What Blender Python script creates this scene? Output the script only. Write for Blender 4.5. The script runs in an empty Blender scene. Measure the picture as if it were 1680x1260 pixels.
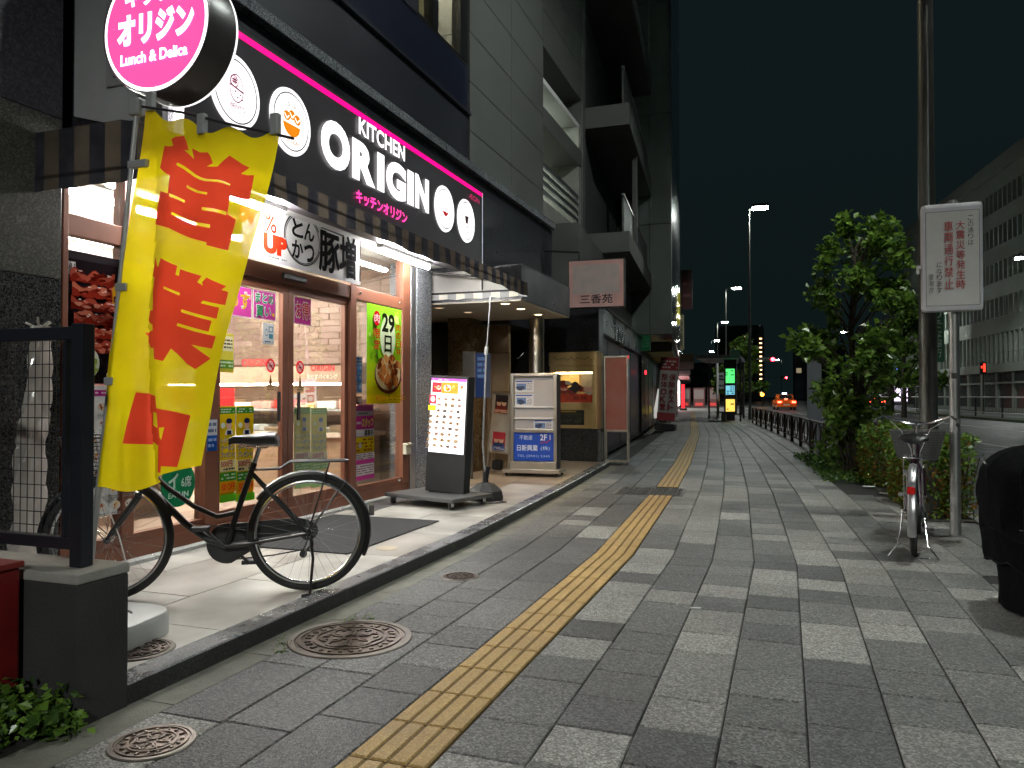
import bpy, bmesh, math, random
from mathutils import Vector, Matrix
random.seed(7)
sc = bpy.context.scene
col = sc.collection
R = math.radians
# ------------------------------------------------------------------ camera
cam_d = bpy.data.cameras.new('camera'); cam = bpy.data.objects.new('camera', cam_d); col.objects.link(cam)
cam.location = (0, 0, 1.2)
cam.rotation_euler = (R(90 + 0.908), 0, R(19.626))
cam_d.sensor_width = 36; cam_d.lens = 36 * 1262 / 1680
cam_d.clip_start = 0.05; cam_d.clip_end = 2000
sc.camera = cam
# ------------------------------------------------------------------ world: night sky
w = bpy.data.worlds.new('World'); sc.world = w; w.use_nodes = True
nt = w.node_tree; bg = nt.nodes['Background']
sky = nt.nodes.new('ShaderNodeTexSky'); sky.sky_type = 'NISHITA'; sky.sun_disc = False
sky.sun_elevation = R(-3); sky.sun_rotation = R(200); sky.air_density = 1.6; sky.dust_density = 2.0; sky.ozone_density = 3
nt.links.new(sky.outputs[0], bg.inputs[0]); bg.inputs[1].default_value = 0.06
glow_ = nt.nodes.new('ShaderNodeBackground'); glow_.inputs[0].default_value = (0.0042, 0.0085, 0.0088, 1)   # city glow on the night sky
add_ = nt.nodes.new('ShaderNodeAddShader'); nt.links.new(bg.outputs[0], add_.inputs[0]); nt.links.new(glow_.outputs[0], add_.inputs[1])
nt.links.new(add_.outputs[0], nt.nodes['World Output'].inputs[0])
# ------------------------------------------------------------------ exposure
sc.view_settings.view_transform = 'Standard'; sc.view_settings.look = 'None'
sc.view_settings.exposure = 0; sc.view_settings.gamma = 1; sc.view_settings.use_curve_mapping = False
sc.render.engine = 'CYCLES'
sc.cycles.use_denoising = True
sc.cycles.max_bounces = 7; sc.cycles.transparent_max_bounces = 24
sc.cycles.sample_clamp_indirect = 4.0; sc.cycles.sample_clamp_direct = 0
sc.cycles.caustics_reflective = False; sc.cycles.caustics_refractive = False
sc.cycles.use_light_tree = True

# ------------------------------------------------------------------ helpers
def S(y):
    """sideways shift of the street: straight to the joint at 5.85 m, then bending left"""
    if y < 5.85: return 0.0
    if y < 10: return -0.055 * (y - 5.85)
    if y < 14: return -0.228 - 0.072 * (y - 10)
    if y < 25: return -0.516 - 0.089 * (y - 14)
    return -1.495 - 0.115 * (y - 25)

class MB:
    def __init__(s): s.v = []; s.f = []; s.m = []; s.cur = 0
    def add(s, vs, fs, m=None):
        o = len(s.v); s.v += [tuple(p) for p in vs]
        for f in fs: s.f.append([i + o for i in f]); s.m.append(s.cur if m is None else m)
        return s
    def box(s, x0, x1, y0, y1, z0, z1, m=None):
        if x0 > x1: x0, x1 = x1, x0
        if y0 > y1: y0, y1 = y1, y0
        if z0 > z1: z0, z1 = z1, z0
        vs = [(x0,y0,z0),(x1,y0,z0),(x1,y1,z0),(x0,y1,z0),(x0,y0,z1),(x1,y0,z1),(x1,y1,z1),(x0,y1,z1)]
        return s.add(vs, [(0,3,2,1),(4,5,6,7),(0,1,5,4),(1,2,6,5),(2,3,7,6),(3,0,4,7)], m)
    def bbox(s, x0, x1, y0, y1, z0, z1, b=0.006, m=None):
        """box with chamfered edges"""
        bm = bmesh.new(); bmesh.ops.create_cube(bm, size=1)
        for q in bm.verts: q.co = Vector(((x0+x1)/2+q.co.x*abs(x1-x0), (y0+y1)/2+q.co.y*abs(y1-y0), (z0+z1)/2+q.co.z*abs(z1-z0)))
        bmesh.ops.bevel(bm, geom=bm.edges[:], offset=b, segments=2, affect='EDGES', profile=0.6)
        bm.verts.index_update()
        s.add([q.co[:] for q in bm.verts], [[q.index for q in f.verts] for f in bm.faces], m); bm.free(); return s
    def prism(s, pts, a, b, m=None):
        """closed outline pts (3D) swept from +a to +b (vectors)"""
        n = len(pts); a = Vector(a); b = Vector(b)
        vs = [Vector(p) + a for p in pts] + [Vector(p) + b for p in pts]
        fs = [list(range(n))[::-1], list(range(n, 2*n))] + [(i, (i+1) % n, n+(i+1) % n, n+i) for i in range(n)]
        return s.add(vs, fs, m)
    def cyl(s, p0, p1, r0, r1=None, seg=12, caps=True, m=None):
        r1 = r0 if r1 is None else r1
        p0 = Vector(p0); p1 = Vector(p1); d = (p1-p0).normalized()
        a = d.orthogonal().normalized(); b = d.cross(a)
        vs = []
        for p, r in ((p0, r0), (p1, r1)):
            for i in range(seg):
                t = 2*math.pi*i/seg; vs.append(p + (a*math.cos(t)+b*math.sin(t))*r)
        fs = [(i, (i+1) % seg, seg+(i+1) % seg, seg+i) for i in range(seg)]
        if caps: fs += [list(range(seg))[::-1], list(range(seg, 2*seg))]
        return s.add(vs, fs, m)
    def tube(s, pts, r, seg=8, closed=False, m=None):
        pts = [Vector(p) for p in pts]; n = len(pts)
        rr = r if isinstance(r, (list, tuple)) else [r]*n
        tang = []
        for i in range(n):
            if closed: t = pts[(i+1) % n]-pts[i-1]
            else: t = pts[min(i+1, n-1)]-pts[max(i-1, 0)]
            tang.append(t.normalized())
        a = tang[0].orthogonal().normalized(); vs = []
        for i in range(n):
            a = (a - tang[i]*a.dot(tang[i])).normalized(); b = tang[i].cross(a)
            for k in range(seg):
                t = 2*math.pi*k/seg; vs.append(pts[i] + (a*math.cos(t)+b*math.sin(t))*rr[i])
        fs = []
        for i in range(n if closed else n-1):
            j = (i+1) % n
            for k in range(seg):
                fs.append((i*seg+k, i*seg+(k+1) % seg, j*seg+(k+1) % seg, j*seg+k))
        if not closed: fs += [list(range(seg))[::-1], list(range((n-1)*seg, n*seg))]
        return s.add(vs, fs, m)
    def lathe(s, prof, c=(0,0,0), seg=24, axis='z', m=None):
        c = Vector(c); vs = []
        for r, h in prof:
            for k in range(seg):
                t = 2*math.pi*k/seg; p = (r*math.cos(t), r*math.sin(t), h)
                if axis == 'y': p = (p[0], p[2], p[1])
                if axis == 'x': p = (p[2], p[0], p[1])
                vs.append(c + Vector(p))
        n = len(prof)
        fs = [(i*seg+k, i*seg+(k+1) % seg, (i+1)*seg+(k+1) % seg, (i+1)*seg+k) for i in range(n-1) for k in range(seg)]
        return s.add(vs, fs, m)
    def quad(s, a, b, c, d, m=None): return s.add([a, b, c, d], [(0,1,2,3)], m)
    def ball(s, c, r, seg=12, rings=8, sc_=(1,1,1), m=None):
        prof = [(max(1e-4, math.sin(math.pi*i/rings)), -math.cos(math.pi*i/rings)) for i in range(rings+1)]
        o = len(s.v); s.lathe(prof, (0,0,0), seg, 'z', m)
        for i in range(o, len(s.v)):
            p = s.v[i]; s.v[i] = (c[0]+p[0]*r*sc_[0], c[1]+p[1]*r*sc_[1], c[2]+p[2]*r*sc_[2])
        return s
    def xf(s, M, start=0):
        for i in range(start, len(s.v)): s.v[i] = tuple(M @ Vector(s.v[i]))
        return s
    def build(s, name, mats, parent=None, world=False, smooth=False, fixn=True):
        me = bpy.data.meshes.new(name); me.from_pydata(s.v, [], s.f)
        if not isinstance(mats, (list, tuple)): mats = [mats]
        for q in mats: me.materials.append(q)
        me.polygons.foreach_set('material_index', s.m)
        if fixn:
            bm = bmesh.new(); bm.from_mesh(me); bmesh.ops.recalc_face_normals(bm, faces=bm.faces); bm.to_mesh(me); bm.free()
        if smooth:
            me.polygons.foreach_set('use_smooth', [True]*len(me.polygons))
            me.set_sharp_from_angle(angle=R(40))
        me.update()
        o = bpy.data.objects.new(name, me); col.objects.link(o)
        if parent is not None:
            o.parent = parent
            if world: o.matrix_parent_inverse = wm(parent).inverted()
        return o

def wm(o):
    m = o.matrix_basis.copy()
    if o.parent is not None: m = wm(o.parent) @ o.matrix_parent_inverse @ m
    return m
def tag(o, label, cat, group=None):
    o['label'] = label; o['category'] = cat
    if group: o['group'] = group
    return o
def T(name, label, cat, loc=(0,0,0), rz=0, group=None, rx=0, ry=0):
    o = bpy.data.objects.new(name, None); col.objects.link(o)
    o.location = loc; o.rotation_euler = (rx, ry, rz); o.empty_display_size = 0.1
    return tag(o, label, cat, group)
def struct(o): o['kind'] = 'structure'; return o
def stuff(o): o['kind'] = 'stuff'; return o
def copy_tree(o, parent=None):
    c = o.copy(); col.objects.link(c)
    if parent is not None: c.parent = parent
    for ch in list(o.children): copy_tree(ch, c)
    return c

# ------------------------------------------------------------------ materials
_mats = {}
def mat(name, c, rough=0.5, metal=0.0, emit=None, es=0.0, var=0.12, scale=6.0, bump=0.0, bscale=60.0, spec=0.5, alpha=None, c2=None, sampling=True, coat=0.0):
    if name in _mats: return _mats[name]
    m = bpy.data.materials.new(name); m.use_nodes = True; n = m.node_tree; b = n.nodes['Principled BSDF']
    b.inputs['Roughness'].default_value = rough; b.inputs['Metallic'].default_value = metal
    b.inputs['Specular IOR Level'].default_value = spec; b.inputs['Coat Weight'].default_value = coat
    tc = n.nodes.new('ShaderNodeTexCoord')
    if var or c2:
        no = n.nodes.new('ShaderNodeTexNoise'); no.inputs['Scale'].default_value = scale; no.inputs['Detail'].default_value = 6
        n.links.new(tc.outputs['Object'], no.inputs['Vector'])
        cr = n.nodes.new('ShaderNodeValToRGB')
        cr.color_ramp.elements[0].position = 0.3; cr.color_ramp.elements[1].position = 0.72
        a = [max(0, x*(1-var)) for x in c]; d = list(c2) if c2 else [x*(1+var) for x in c]
        cr.color_ramp.elements[0].color = (*a, 1); cr.color_ramp.elements[1].color = (*d, 1)
        n.links.new(no.outputs['Fac'], cr.inputs['Fac']); n.links.new(cr.outputs[0], b.inputs['Base Color'])
        mr = n.nodes.new('ShaderNodeMapRange'); mr.inputs[3].default_value = max(0.02, rough*0.8); mr.inputs[4].default_value = min(1, rough*1.2)
        n.links.new(no.outputs['Fac'], mr.inputs[0]); n.links.new(mr.outputs[0], b.inputs['Roughness'])
    else: b.inputs['Base Color'].default_value = (*c, 1)
    if bump:
        n2 = n.nodes.new('ShaderNodeTexNoise'); n2.inputs['Scale'].default_value = bscale; n2.inputs['Detail'].default_value = 5
        n.links.new(tc.outputs['Object'], n2.inputs['Vector'])
        bu = n.nodes.new('ShaderNodeBump'); bu.inputs['Strength'].default_value = bump; bu.inputs['Distance'].default_value = 0.01
        n.links.new(n2.outputs['Fac'], bu.inputs['Height']); n.links.new(bu.outputs[0], b.inputs['Normal'])
    if emit is not None:
        b.inputs['Emission Color'].default_value = (*emit, 1); b.inputs['Emission Strength'].default_value = es
        if not sampling: m.cycles.emission_sampling = 'NONE'
    _mats[name] = m; return m
def s2l(h):
    h = h.lstrip('#'); out = []
    for i in (0, 2, 4):
        x = int(h[i:i+2], 16)/255; out.append(x/12.92 if x <= 0.04045 else ((x+0.055)/1.055)**2.4)
    return tuple(out)
def ink(h, es=0.0, k=0.85):
    """flat printing ink; es makes it backlit"""
    c = s2l(h) if isinstance(h, str) else h
    nm = 'ink_%s_%g' % (h if isinstance(h, str) else '%.2f_%.2f_%.2f' % h, es)
    return mat(nm, tuple(x*k for x in c), 0.45, var=0.0, emit=c if es else None, es=es, sampling=False)
def paper(h):
    """printed paper that lets some light through"""
    c = s2l(h) if isinstance(h, str) else h
    return thin('paper_%s' % (h if isinstance(h, str) else '%.2f' % c[0]), tuple(x*0.85 for x in c), 0.38, 0.4)
def speckle(name, c, c2, rough, scale=220, bump=0.25, big=0.15, coat=0.0, gum=False):
    """stone or exposed-aggregate concrete: fine grains of two tones with slow stains"""
    if name in _mats: return _mats[name]
    m = bpy.data.materials.new(name); m.use_nodes = True; n = m.node_tree; b = n.nodes['Principled BSDF']
    tc = n.nodes.new('ShaderNodeTexCoord'); ge = n.nodes.new('ShaderNodeNewGeometry')
    vo = n.nodes.new('ShaderNodeTexVoronoi'); vo.inputs['Scale'].default_value = scale
    no = n.nodes.new('ShaderNodeTexNoise'); no.inputs['Scale'].default_value = 2.3; no.inputs['Detail'].default_value = 8; no.inputs['Roughness'].default_value = 0.65
    n.links.new(ge.outputs['Position'], vo.inputs['Vector']); n.links.new(ge.outputs['Position'], no.inputs['Vector'])
    mx = n.nodes.new('ShaderNodeMix'); mx.data_type = 'RGBA'
    mx.inputs[6].default_value = (*c, 1); mx.inputs[7].default_value = (*c2, 1)
    pw = n.nodes.new('ShaderNodeMath'); pw.operation = 'POWER'; pw.inputs[1].default_value = 1.8
    sp = n.nodes.new('ShaderNodeSeparateColor'); n.links.new(vo.outputs['Color'], sp.inputs[0])
    n.links.new(sp.outputs[0], pw.inputs[0]); n.links.new(pw.outputs[0], mx.inputs[0])
    m2 = n.nodes.new('ShaderNodeMix'); m2.data_type = 'RGBA'; m2.blend_type = 'MULTIPLY'; m2.inputs[0].default_value = 1
    mr = n.nodes.new('ShaderNodeMapRange'); mr.inputs[1].default_value = 0.3; mr.inputs[2].default_value = 0.7; mr.inputs[3].default_value = 1-big; mr.inputs[4].default_value = 1+big
    n.links.new(no.outputs['Fac'], mr.inputs[0]); n.links.new(mx.outputs[2], m2.inputs[6]); n.links.new(mr.outputs[0], m2.inputs[7])
    n.links.new(m2.outputs[2], b.inputs['Base Color'])
    r2 = n.nodes.new('ShaderNodeMapRange'); r2.inputs[1].default_value = 0.3; r2.inputs[2].default_value = 0.7; r2.inputs[3].default_value = rough*0.75; r2.inputs[4].default_value = min(1, rough*1.25)
    n.links.new(no.outputs['Fac'], r2.inputs[0]); n.links.new(r2.outputs[0], b.inputs['Roughness'])
    b.inputs['Coat Weight'].default_value = coat
    if bump:
        bu = n.nodes.new('ShaderNodeBump'); bu.inputs['Strength'].default_value = bump; bu.inputs['Distance'].default_value = 0.004
        n.links.new(vo.outputs['Distance'], bu.inputs['Height']); n.links.new(bu.outputs[0], b.inputs['Normal'])
    if gum:
        v2 = n.nodes.new('ShaderNodeTexVoronoi'); v2.inputs['Scale'].default_value = 3.1; n.links.new(ge.outputs['Position'], v2.inputs['Vector'])
        c2_ = n.nodes.new('ShaderNodeSeparateColor'); n.links.new(v2.outputs['Color'], c2_.inputs[0])
        rad = n.nodes.new('ShaderNodeMath'); rad.operation = 'MULTIPLY'; rad.inputs[1].default_value = 0.085; n.links.new(c2_.outputs[1], rad.inputs[0])
        lt = n.nodes.new('ShaderNodeMath'); lt.operation = 'LESS_THAN'; n.links.new(v2.outputs['Distance'], lt.inputs[0]); n.links.new(rad.outputs[0], lt.inputs[1])
        gt = n.nodes.new('ShaderNodeMath'); gt.operation = 'MULTIPLY'; gt.inputs[1].default_value = 0.5; n.links.new(lt.outputs[0], gt.inputs[0])
        gm = n.nodes.new('ShaderNodeMix'); gm.data_type = 'RGBA'; n.links.new(gt.outputs[0], gm.inputs[0]); n.links.new(m2.outputs[2], gm.inputs[6]); 
        gcol = n.nodes.new('ShaderNodeMix'); gcol.data_type = 'RGBA'; gcol.inputs[6].default_value = (0.02, 0.02, 0.02, 1); gcol.inputs[7].default_value = (0.3, 0.3, 0.29, 1); n.links.new(c2_.outputs[2], gcol.inputs[0]); n.links.new(gcol.outputs[2], gm.inputs[7])
        oi = n.nodes.new('ShaderNodeObjectInfo'); mo = n.nodes.new('ShaderNodeMapRange'); mo.inputs[3].default_value = 0.78; mo.inputs[4].default_value = 1.18; n.links.new(oi.outputs['Random'], mo.inputs[0])
        ml = n.nodes.new('ShaderNodeMix'); ml.data_type = 'RGBA'; ml.blend_type = 'MULTIPLY'; ml.inputs[0].default_value = 1; n.links.new(gm.outputs[2], ml.inputs[6]); n.links.new(mo.outputs[0], ml.inputs[7])
        n.links.new(ml.outputs[2], b.inputs['Base Color'])
    _mats[name] = m; return m
def glass(name, tint=(0.93, 0.96, 0.95), refl=0.09, rough=0.02):
    if name in _mats: return _mats[name]
    m = bpy.data.materials.new(name); m.use_nodes = True; n = m.node_tree; n.nodes.remove(n.nodes['Principled BSDF'])
    out = n.nodes['Material Output']; tr = n.nodes.new('ShaderNodeBsdfTransparent'); tr.inputs[0].default_value = (*tint, 1)
    gl = n.nodes.new('ShaderNodeBsdfGlossy'); gl.inputs['Roughness'].default_value = rough
    lw = n.nodes.new('ShaderNodeLayerWeight'); lw.inputs[0].default_value = 0.25
    mr = n.nodes.new('ShaderNodeMapRange'); mr.inputs[3].default_value = refl*0.5; mr.inputs[4].default_value = min(1, refl*5)
    n.links.new(lw.outputs['Fresnel'], mr.inputs[0])
    mx = n.nodes.new('ShaderNodeMixShader'); n.links.new(mr.outputs[0], mx.inputs[0]); n.links.new(tr.outputs[0], mx.inputs[1]); n.links.new(gl.outputs[0], mx.inputs[2])
    n.links.new(mx.outputs[0], out.inputs[0]); _mats[name] = m; return m
def thin(name, c, trans=0.5, rough=0.6, c2=None, scale=8, sheer=0.0, gloss=0.0):
    """cloth or leaf: diffuse plus light coming through"""
    if name in _mats: return _mats[name]
    m = bpy.data.materials.new(name); m.use_nodes = True; n = m.node_tree; n.nodes.remove(n.nodes['Principled BSDF'])
    out = n.nodes['Material Output']; d = n.nodes.new('ShaderNodeBsdfDiffuse'); t = n.nodes.new('ShaderNodeBsdfTranslucent')
    if c2:
        tc = n.nodes.new('ShaderNodeTexCoord'); no = n.nodes.new('ShaderNodeTexNoise'); no.inputs['Scale'].default_value = scale; no.inputs['Detail'].default_value = 4
        n.links.new(tc.outputs['Object'], no.inputs['Vector']); mr = n.nodes.new('ShaderNodeMapRange'); mr.inputs[1].default_value = 0.35; mr.inputs[2].default_value = 0.65
        n.links.new(no.outputs['Fac'], mr.inputs[0])
        mc = n.nodes.new('ShaderNodeMix'); mc.data_type = 'RGBA'; mc.inputs[6].default_value = (*c, 1); mc.inputs[7].default_value = (*c2, 1)
        n.links.new(mr.outputs[0], mc.inputs[0]); n.links.new(mc.outputs[2], d.inputs[0]); n.links.new(mc.outputs[2], t.inputs[0])
    else: d.inputs[0].default_value = (*c, 1); t.inputs[0].default_value = (*c, 1)
    mx = n.nodes.new('ShaderNodeMixShader'); mx.inputs[0].default_value = trans
    n.links.new(d.outputs[0], mx.inputs[1]); n.links.new(t.outputs[0], mx.inputs[2]); last = mx
    if gloss:
        g = n.nodes.new('ShaderNodeBsdfGlossy'); g.inputs['Roughness'].default_value = rough; m3 = n.nodes.new('ShaderNodeMixShader'); m3.inputs[0].default_value = gloss
        n.links.new(last.outputs[0], m3.inputs[1]); n.links.new(g.outputs[0], m3.inputs[2]); last = m3
    if sheer:
        tr = n.nodes.new('ShaderNodeBsdfTransparent'); m4 = n.nodes.new('ShaderNodeMixShader'); m4.inputs[0].default_value = sheer
        n.links.new(last.outputs[0], m4.inputs[1]); n.links.new(tr.outputs[0], m4.inputs[2]); last = m4
    n.links.new(last.outputs[0], out.inputs[0]); _mats[name] = m; return m
def glow(name, c, es, sampling=True):
    return mat(name, tuple(min(0.8, x) for x in c), 0.4, var=0.0, emit=c, es=es, sampling=sampling)

M_black = mat('black_paint', (0.012, 0.012, 0.013), 0.4, bump=0.02)
M_blackmat = mat('black_plastic', (0.018, 0.018, 0.019), 0.6, bump=0.05)
M_rubber = mat('rubber', (0.02, 0.02, 0.02), 0.8, bump=0.2, bscale=120)
M_chrome = mat('chrome', (0.75, 0.76, 0.78), 0.22, 1.0, var=0.06)
M_steel = mat('stainless_steel', (0.62, 0.58, 0.5), 0.3, 1.0, var=0.08, bump=0.03, bscale=30)
M_alu = mat('aluminium', (0.6, 0.6, 0.6), 0.38, 1.0, var=0.06)
M_white = mat('white_paint', (0.75, 0.75, 0.74), 0.5, var=0.05)
M_brown = mat('brown_aluminium', (0.17, 0.062, 0.034), 0.42, 0.25, var=0.1, scale=3)
M_granite = speckle('dark_granite', (0.010, 0.011, 0.013), (0.075, 0.075, 0.073), 0.16, 130, 0.0)
M_granite2 = speckle('grey_granite', (0.05, 0.06, 0.075), (0.42, 0.43, 0.45), 0.2, 150, 0.0)
M_asph = speckle('asphalt', (0.022, 0.024, 0.025), (0.08, 0.085, 0.085), 0.55, 130, 0.5)
M_glass = glass('shop_glass')
M_dglass = glass('dark_glass', (0.18, 0.2, 0.2), 0.12)

# ------------------------------------------------------------------ lettering
_tx = {}
def glyphs(s, bold=0.0, res=3):
    k = (s, bold, res)
    if k in _tx: return _tx[k]
    c = bpy.data.curves.new('lettering', 'FONT'); c.body = s; c.offset = bold; c.resolution_u = res
    o = bpy.data.objects.new('lettering', c); col.objects.link(o)
    dg = bpy.context.evaluated_depsgraph_get(); me = o.evaluated_get(dg).to_mesh()
    vs = [v.co[:] for v in me.vertices]; fs = [list(p.vertices) for p in me.polygons]
    bpy.data.objects.remove(o); bpy.data.curves.remove(c)
    xs = [v[0] for v in vs] or [0]; ys = [v[1] for v in vs] or [0]
    _tx[k] = (vs, fs, min(xs), max(xs), min(ys), max(ys)); return _tx[k]

class Print:
    """flat print laid in thin layers on a board: origin O, right U, up V"""
    def __init__(s, O, U, V, es=0.0, step=0.0007):
        s.O = Vector(O); s.U = Vector(U).normalized(); s.V = Vector(V).normalized(); s.N = s.U.cross(s.V)
        s.mb = MB(); s.mats = []; s.es = es; s.k = 1; s.step = step
    def mi(s, c, es=None):
        m = c if isinstance(c, bpy.types.Material) else (paper(c) if s.es == 'paper' else ink(c, s.es if es is None else es))
        if m not in s.mats: s.mats.append(m)
        return s.mats.index(m)
    def P(s, u, v): return s.O + s.U*u + s.V*v + s.N*(s.k*s.step)
    def poly(s, pts, c, es=None):
        s.mb.add([s.P(*p) for p in pts], [list(range(len(pts)))], s.mi(c, es)); s.k += 1
    def rect(s, u0, v0, u1, v1, c, es=None): s.poly([(u0,v0),(u1,v0),(u1,v1),(u0,v1)], c, es)
    def ell(s, u, v, ru, rv, c, es=None, n=28): s.poly([(u+ru*math.cos(2*math.pi*i/n), v+rv*math.sin(2*math.pi*i/n)) for i in range(n)], c, es)
    def ring(s, u, v, r0, r1, c, es=None, n=36, a0=0, a1=2*math.pi, asp=1.0):
        vs = []; 
        for i in range(n+1):
            t = a0+(a1-a0)*i/n; vs += [s.P(u+r0*math.cos(t)*asp, v+r0*math.sin(t)), s.P(u+r1*math.cos(t)*asp, v+r1*math.sin(t))]
        s.mb.add(vs, [(2*i, 2*i+1, 2*i+3, 2*i+2) for i in range(n)], s.mi(c, es)); s.k += 1
    def line(s, pts, w_, c, es=None):
        for (a, b), (d, e) in zip(pts[:-1], pts[1:]):
            L = math.hypot(d-a, e-b) or 1; nx, ny = -(e-b)/L*w_/2, (d-a)/L*w_/2
            s.mb.add([s.P(a+nx, b+ny), s.P(a-nx, b-ny), s.P(d-nx, e-ny), s.P(d+nx, e+ny)], [(0,1,2,3)], s.mi(c, es))
        s.k += 1
    def text(s, t, u0, v0, u1, v1, c, bold=0.0, es=None, skew=0.0):
        vs, fs, x0, x1, y0, y1 = glyphs(t, bold)
        if not vs: return
        if bold and any(ord(q) > 0x3400 for q in t):          # dense characters: thicken with shifted layers
            vs, fs, x0, x1, y0, y1 = glyphs(t, 0.0)
            kx = (u1-u0)/max(1e-6, x1-x0); ky = (v1-v0)/max(1e-6, y1-y0); rr = bold*0.55
            for i in range(7):
                du, dv = (rr*math.cos(i*1.047)*kx, rr*math.sin(i*1.047)*ky) if i else (0, 0)
                s.mb.add([s.P(u0+(p[0]-x0)*kx+du, v0+(p[1]-y0)*ky+dv) for p in vs], fs, s.mi(c, es)); s.k += 0.3
            s.k += 1; return
        sx = (u1-u0)/max(1e-6, x1-x0); sy = (v1-v0)/max(1e-6, y1-y0)
        s.mb.add([s.P(u0+(p[0]-x0)*sx + skew*(p[1]-y0)*sy, v0+(p[1]-y0)*sy) for p in vs], fs, s.mi(c, es)); s.k += 1
    def textv(s, t, u0, v0, u1, v1, c, bold=0.0, es=None):
        n = len(t); h = (v1-v0)/n
        for i, ch in enumerate(t):
            if ch == ' ': continue
            s.text(ch, u0, v1-(i+0.93)*h, u1, v1-(i+0.07)*h, c, bold, es)
    def lines(s, u0, v0, u1, v1, rows, c, dens=0.85, hgt=0.5):
        """rows of tiny illegible print"""
        if v1 < v0: v0, v1 = v1, v0
        h = max(0.004, (v1-v0)/rows); mi = s.mi(c)
        for r in range(rows):
            y = v1-(r+0.5)*h; x = u0
            while x < u1-0.004:
                L = random.uniform(0.4, 1.6)*h; L = min(L, u1-x)
                if random.random() < dens: s.mb.add([s.P(x, y-h*hgt/2), s.P(x+L, y-h*hgt/2), s.P(x+L, y+h*hgt/2), s.P(x, y+h*hgt/2)], [(0,1,2,3)], mi)
                x += L+h*0.25
        s.k += 1
    def blob(s, u, v, r, c, n=14, jag=0.25, asp=1.0, es=None):
        s.poly([(u+asp*r*(1+random.uniform(-jag, jag))*math.cos(2*math.pi*i/n), v+r*(1+random.uniform(-jag, jag))*math.sin(2*math.pi*i/n)) for i in range(n)], c, es)
    def food(s, u, v, r, cs=('b5623a', '8a3d22', 'd98a4a', 'e8c07a'), n=9, plate='f4f0ea'):
        if plate: s.ell(u, v, r*1.12, r*0.9, plate)
        for i in range(n):
            a = random.uniform(0, 6.28); d = r*0.7*math.sqrt(random.random())
            s.blob(u+d*math.cos(a), v+d*0.75*math.sin(a), r*random.uniform(0.18, 0.4), random.choice(cs), 9)
    def build(s, name, parent=None, world=True):
        return s.mb.build(name, s.mats, parent, world=world, fixn=False)
UX = (0,1,0)     # right, for a sheet facing the street (+x)
UZ = (0,0,1)
UF = (1,0,0)     # right, for a sheet facing the viewer (-y)
# ================================================================== ground, road, sidewalk
M_grout = mat('grout', (0.016, 0.016, 0.014), 0.9, var=0.3, scale=9)
g = MB(); g.quad((-900,-300,-0.105), (900,-300,-0.105), (900,1200,-0.105), (-900,1200,-0.105))
struct(g.build('road', M_asph))
KERB = 1.99
ys = [-14, -8, -2, 0, 2, 4, 5.85, 7, 8.5, 10, 12, 14, 18, 24, 32, 44, 60, 80, 110, 150]
sw = MB()
for a, b in zip(ys[:-1], ys[1:]):
    for x0, x1, z0, z1 in ((-9 if a < 13 else -2.6, KERB-0.15, -0.2, -0.010),):
        sw.add([(x0+(S(a) if a >= 13 else 0), a, z1), (x1+S(a), a, z1), (x1+S(b), b, z1), (x0+(S(b) if a >= 13 else 0), b, z1)], [(0,1,2,3)])
sidewalk = struct(sw.build('sidewalk', M_grout))
kb = MB()
M_kerb = speckle('kerb_concrete', (0.17, 0.17, 0.16), (0.3, 0.3, 0.28), 0.7, 180, 0.3)
for a, b in zip(ys[:-1], ys[1:]):
    n = max(1, int((b-a)/1.2))
    for i in range(n):
        p = a+(b-a)*i/n; q = a+(b-a)*(i+1)/n-0.008
        x = KERB-0.15
        kb.add([(x+S(p), p, -0.2), (KERB+S(p), p, -0.2), (KERB+S(q), q, -0.2), (x+S(q), q, -0.2), (x+S(p), p, 0.004), (KERB-0.015+S(p), p, 0.004), (KERB-0.015+S(q), q, 0.004), (x+S(q), q, 0.004)],
               [(4,5,6,7), (0,1,5,4), (1,2,6,5), (2,3,7,6), (3,0,4,7)])
stuff(kb.build('kerb_stone', M_kerb, sidewalk))

# pavers: three concrete mixes
PV = [speckle('paver_light', (0.12, 0.117, 0.107), (0.38, 0.372, 0.345), 0.6, 125, 0.8, 0.22, gum=True),
      speckle('paver_mid', (0.052, 0.052, 0.05), (0.215, 0.213, 0.203), 0.55, 125, 0.8, 0.25, gum=True),
      speckle('paver_dark', (0.028, 0.028, 0.029), (0.148, 0.147, 0.144), 0.52, 125, 0.8, 0.25, gum=True)]
CW = 0.29; TX0, TX1 = -1.385, -1.095
cols_x = [TX0-CW*(k+1) for k in range(3)] + [TX1+CW*k for k in range(10)]
def paver_geo(mb, c4, z=0.0, m=0):
    """chamfered slab over four corners (counter-clockwise)"""
    cx = sum(p[0] for p in c4)/4; cy = sum(p[1] for p in c4)/4
    def ins(p, d):
        dx, dy = cx-p[0], cy-p[1]
        return (p[0]+math.copysign(d, dx), p[1]+math.copysign(d, dy))
    o = [ins(p, 0.003) for p in c4]; t = [ins(p, 0.0075) for p in c4]
    vs = [(p[0], p[1], z-0.02) for p in o] + [(p[0], p[1], z-0.004) for p in o] + [(p[0], p[1], z) for p in t]
    fs = [(8,9,10,11)] + [(i, (i+1) % 4, 4+(i+1) % 4, 4+i) for i in range(4)] + [(4+i, 4+(i+1) % 4, 8+(i+1) % 4, 8+i) for i in range(4)]
    mb.add(vs, fs, m)
LENS = [0.3, 0.3, 0.3, 0.3, 0.6, 0.45]
_pm = {}
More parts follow.
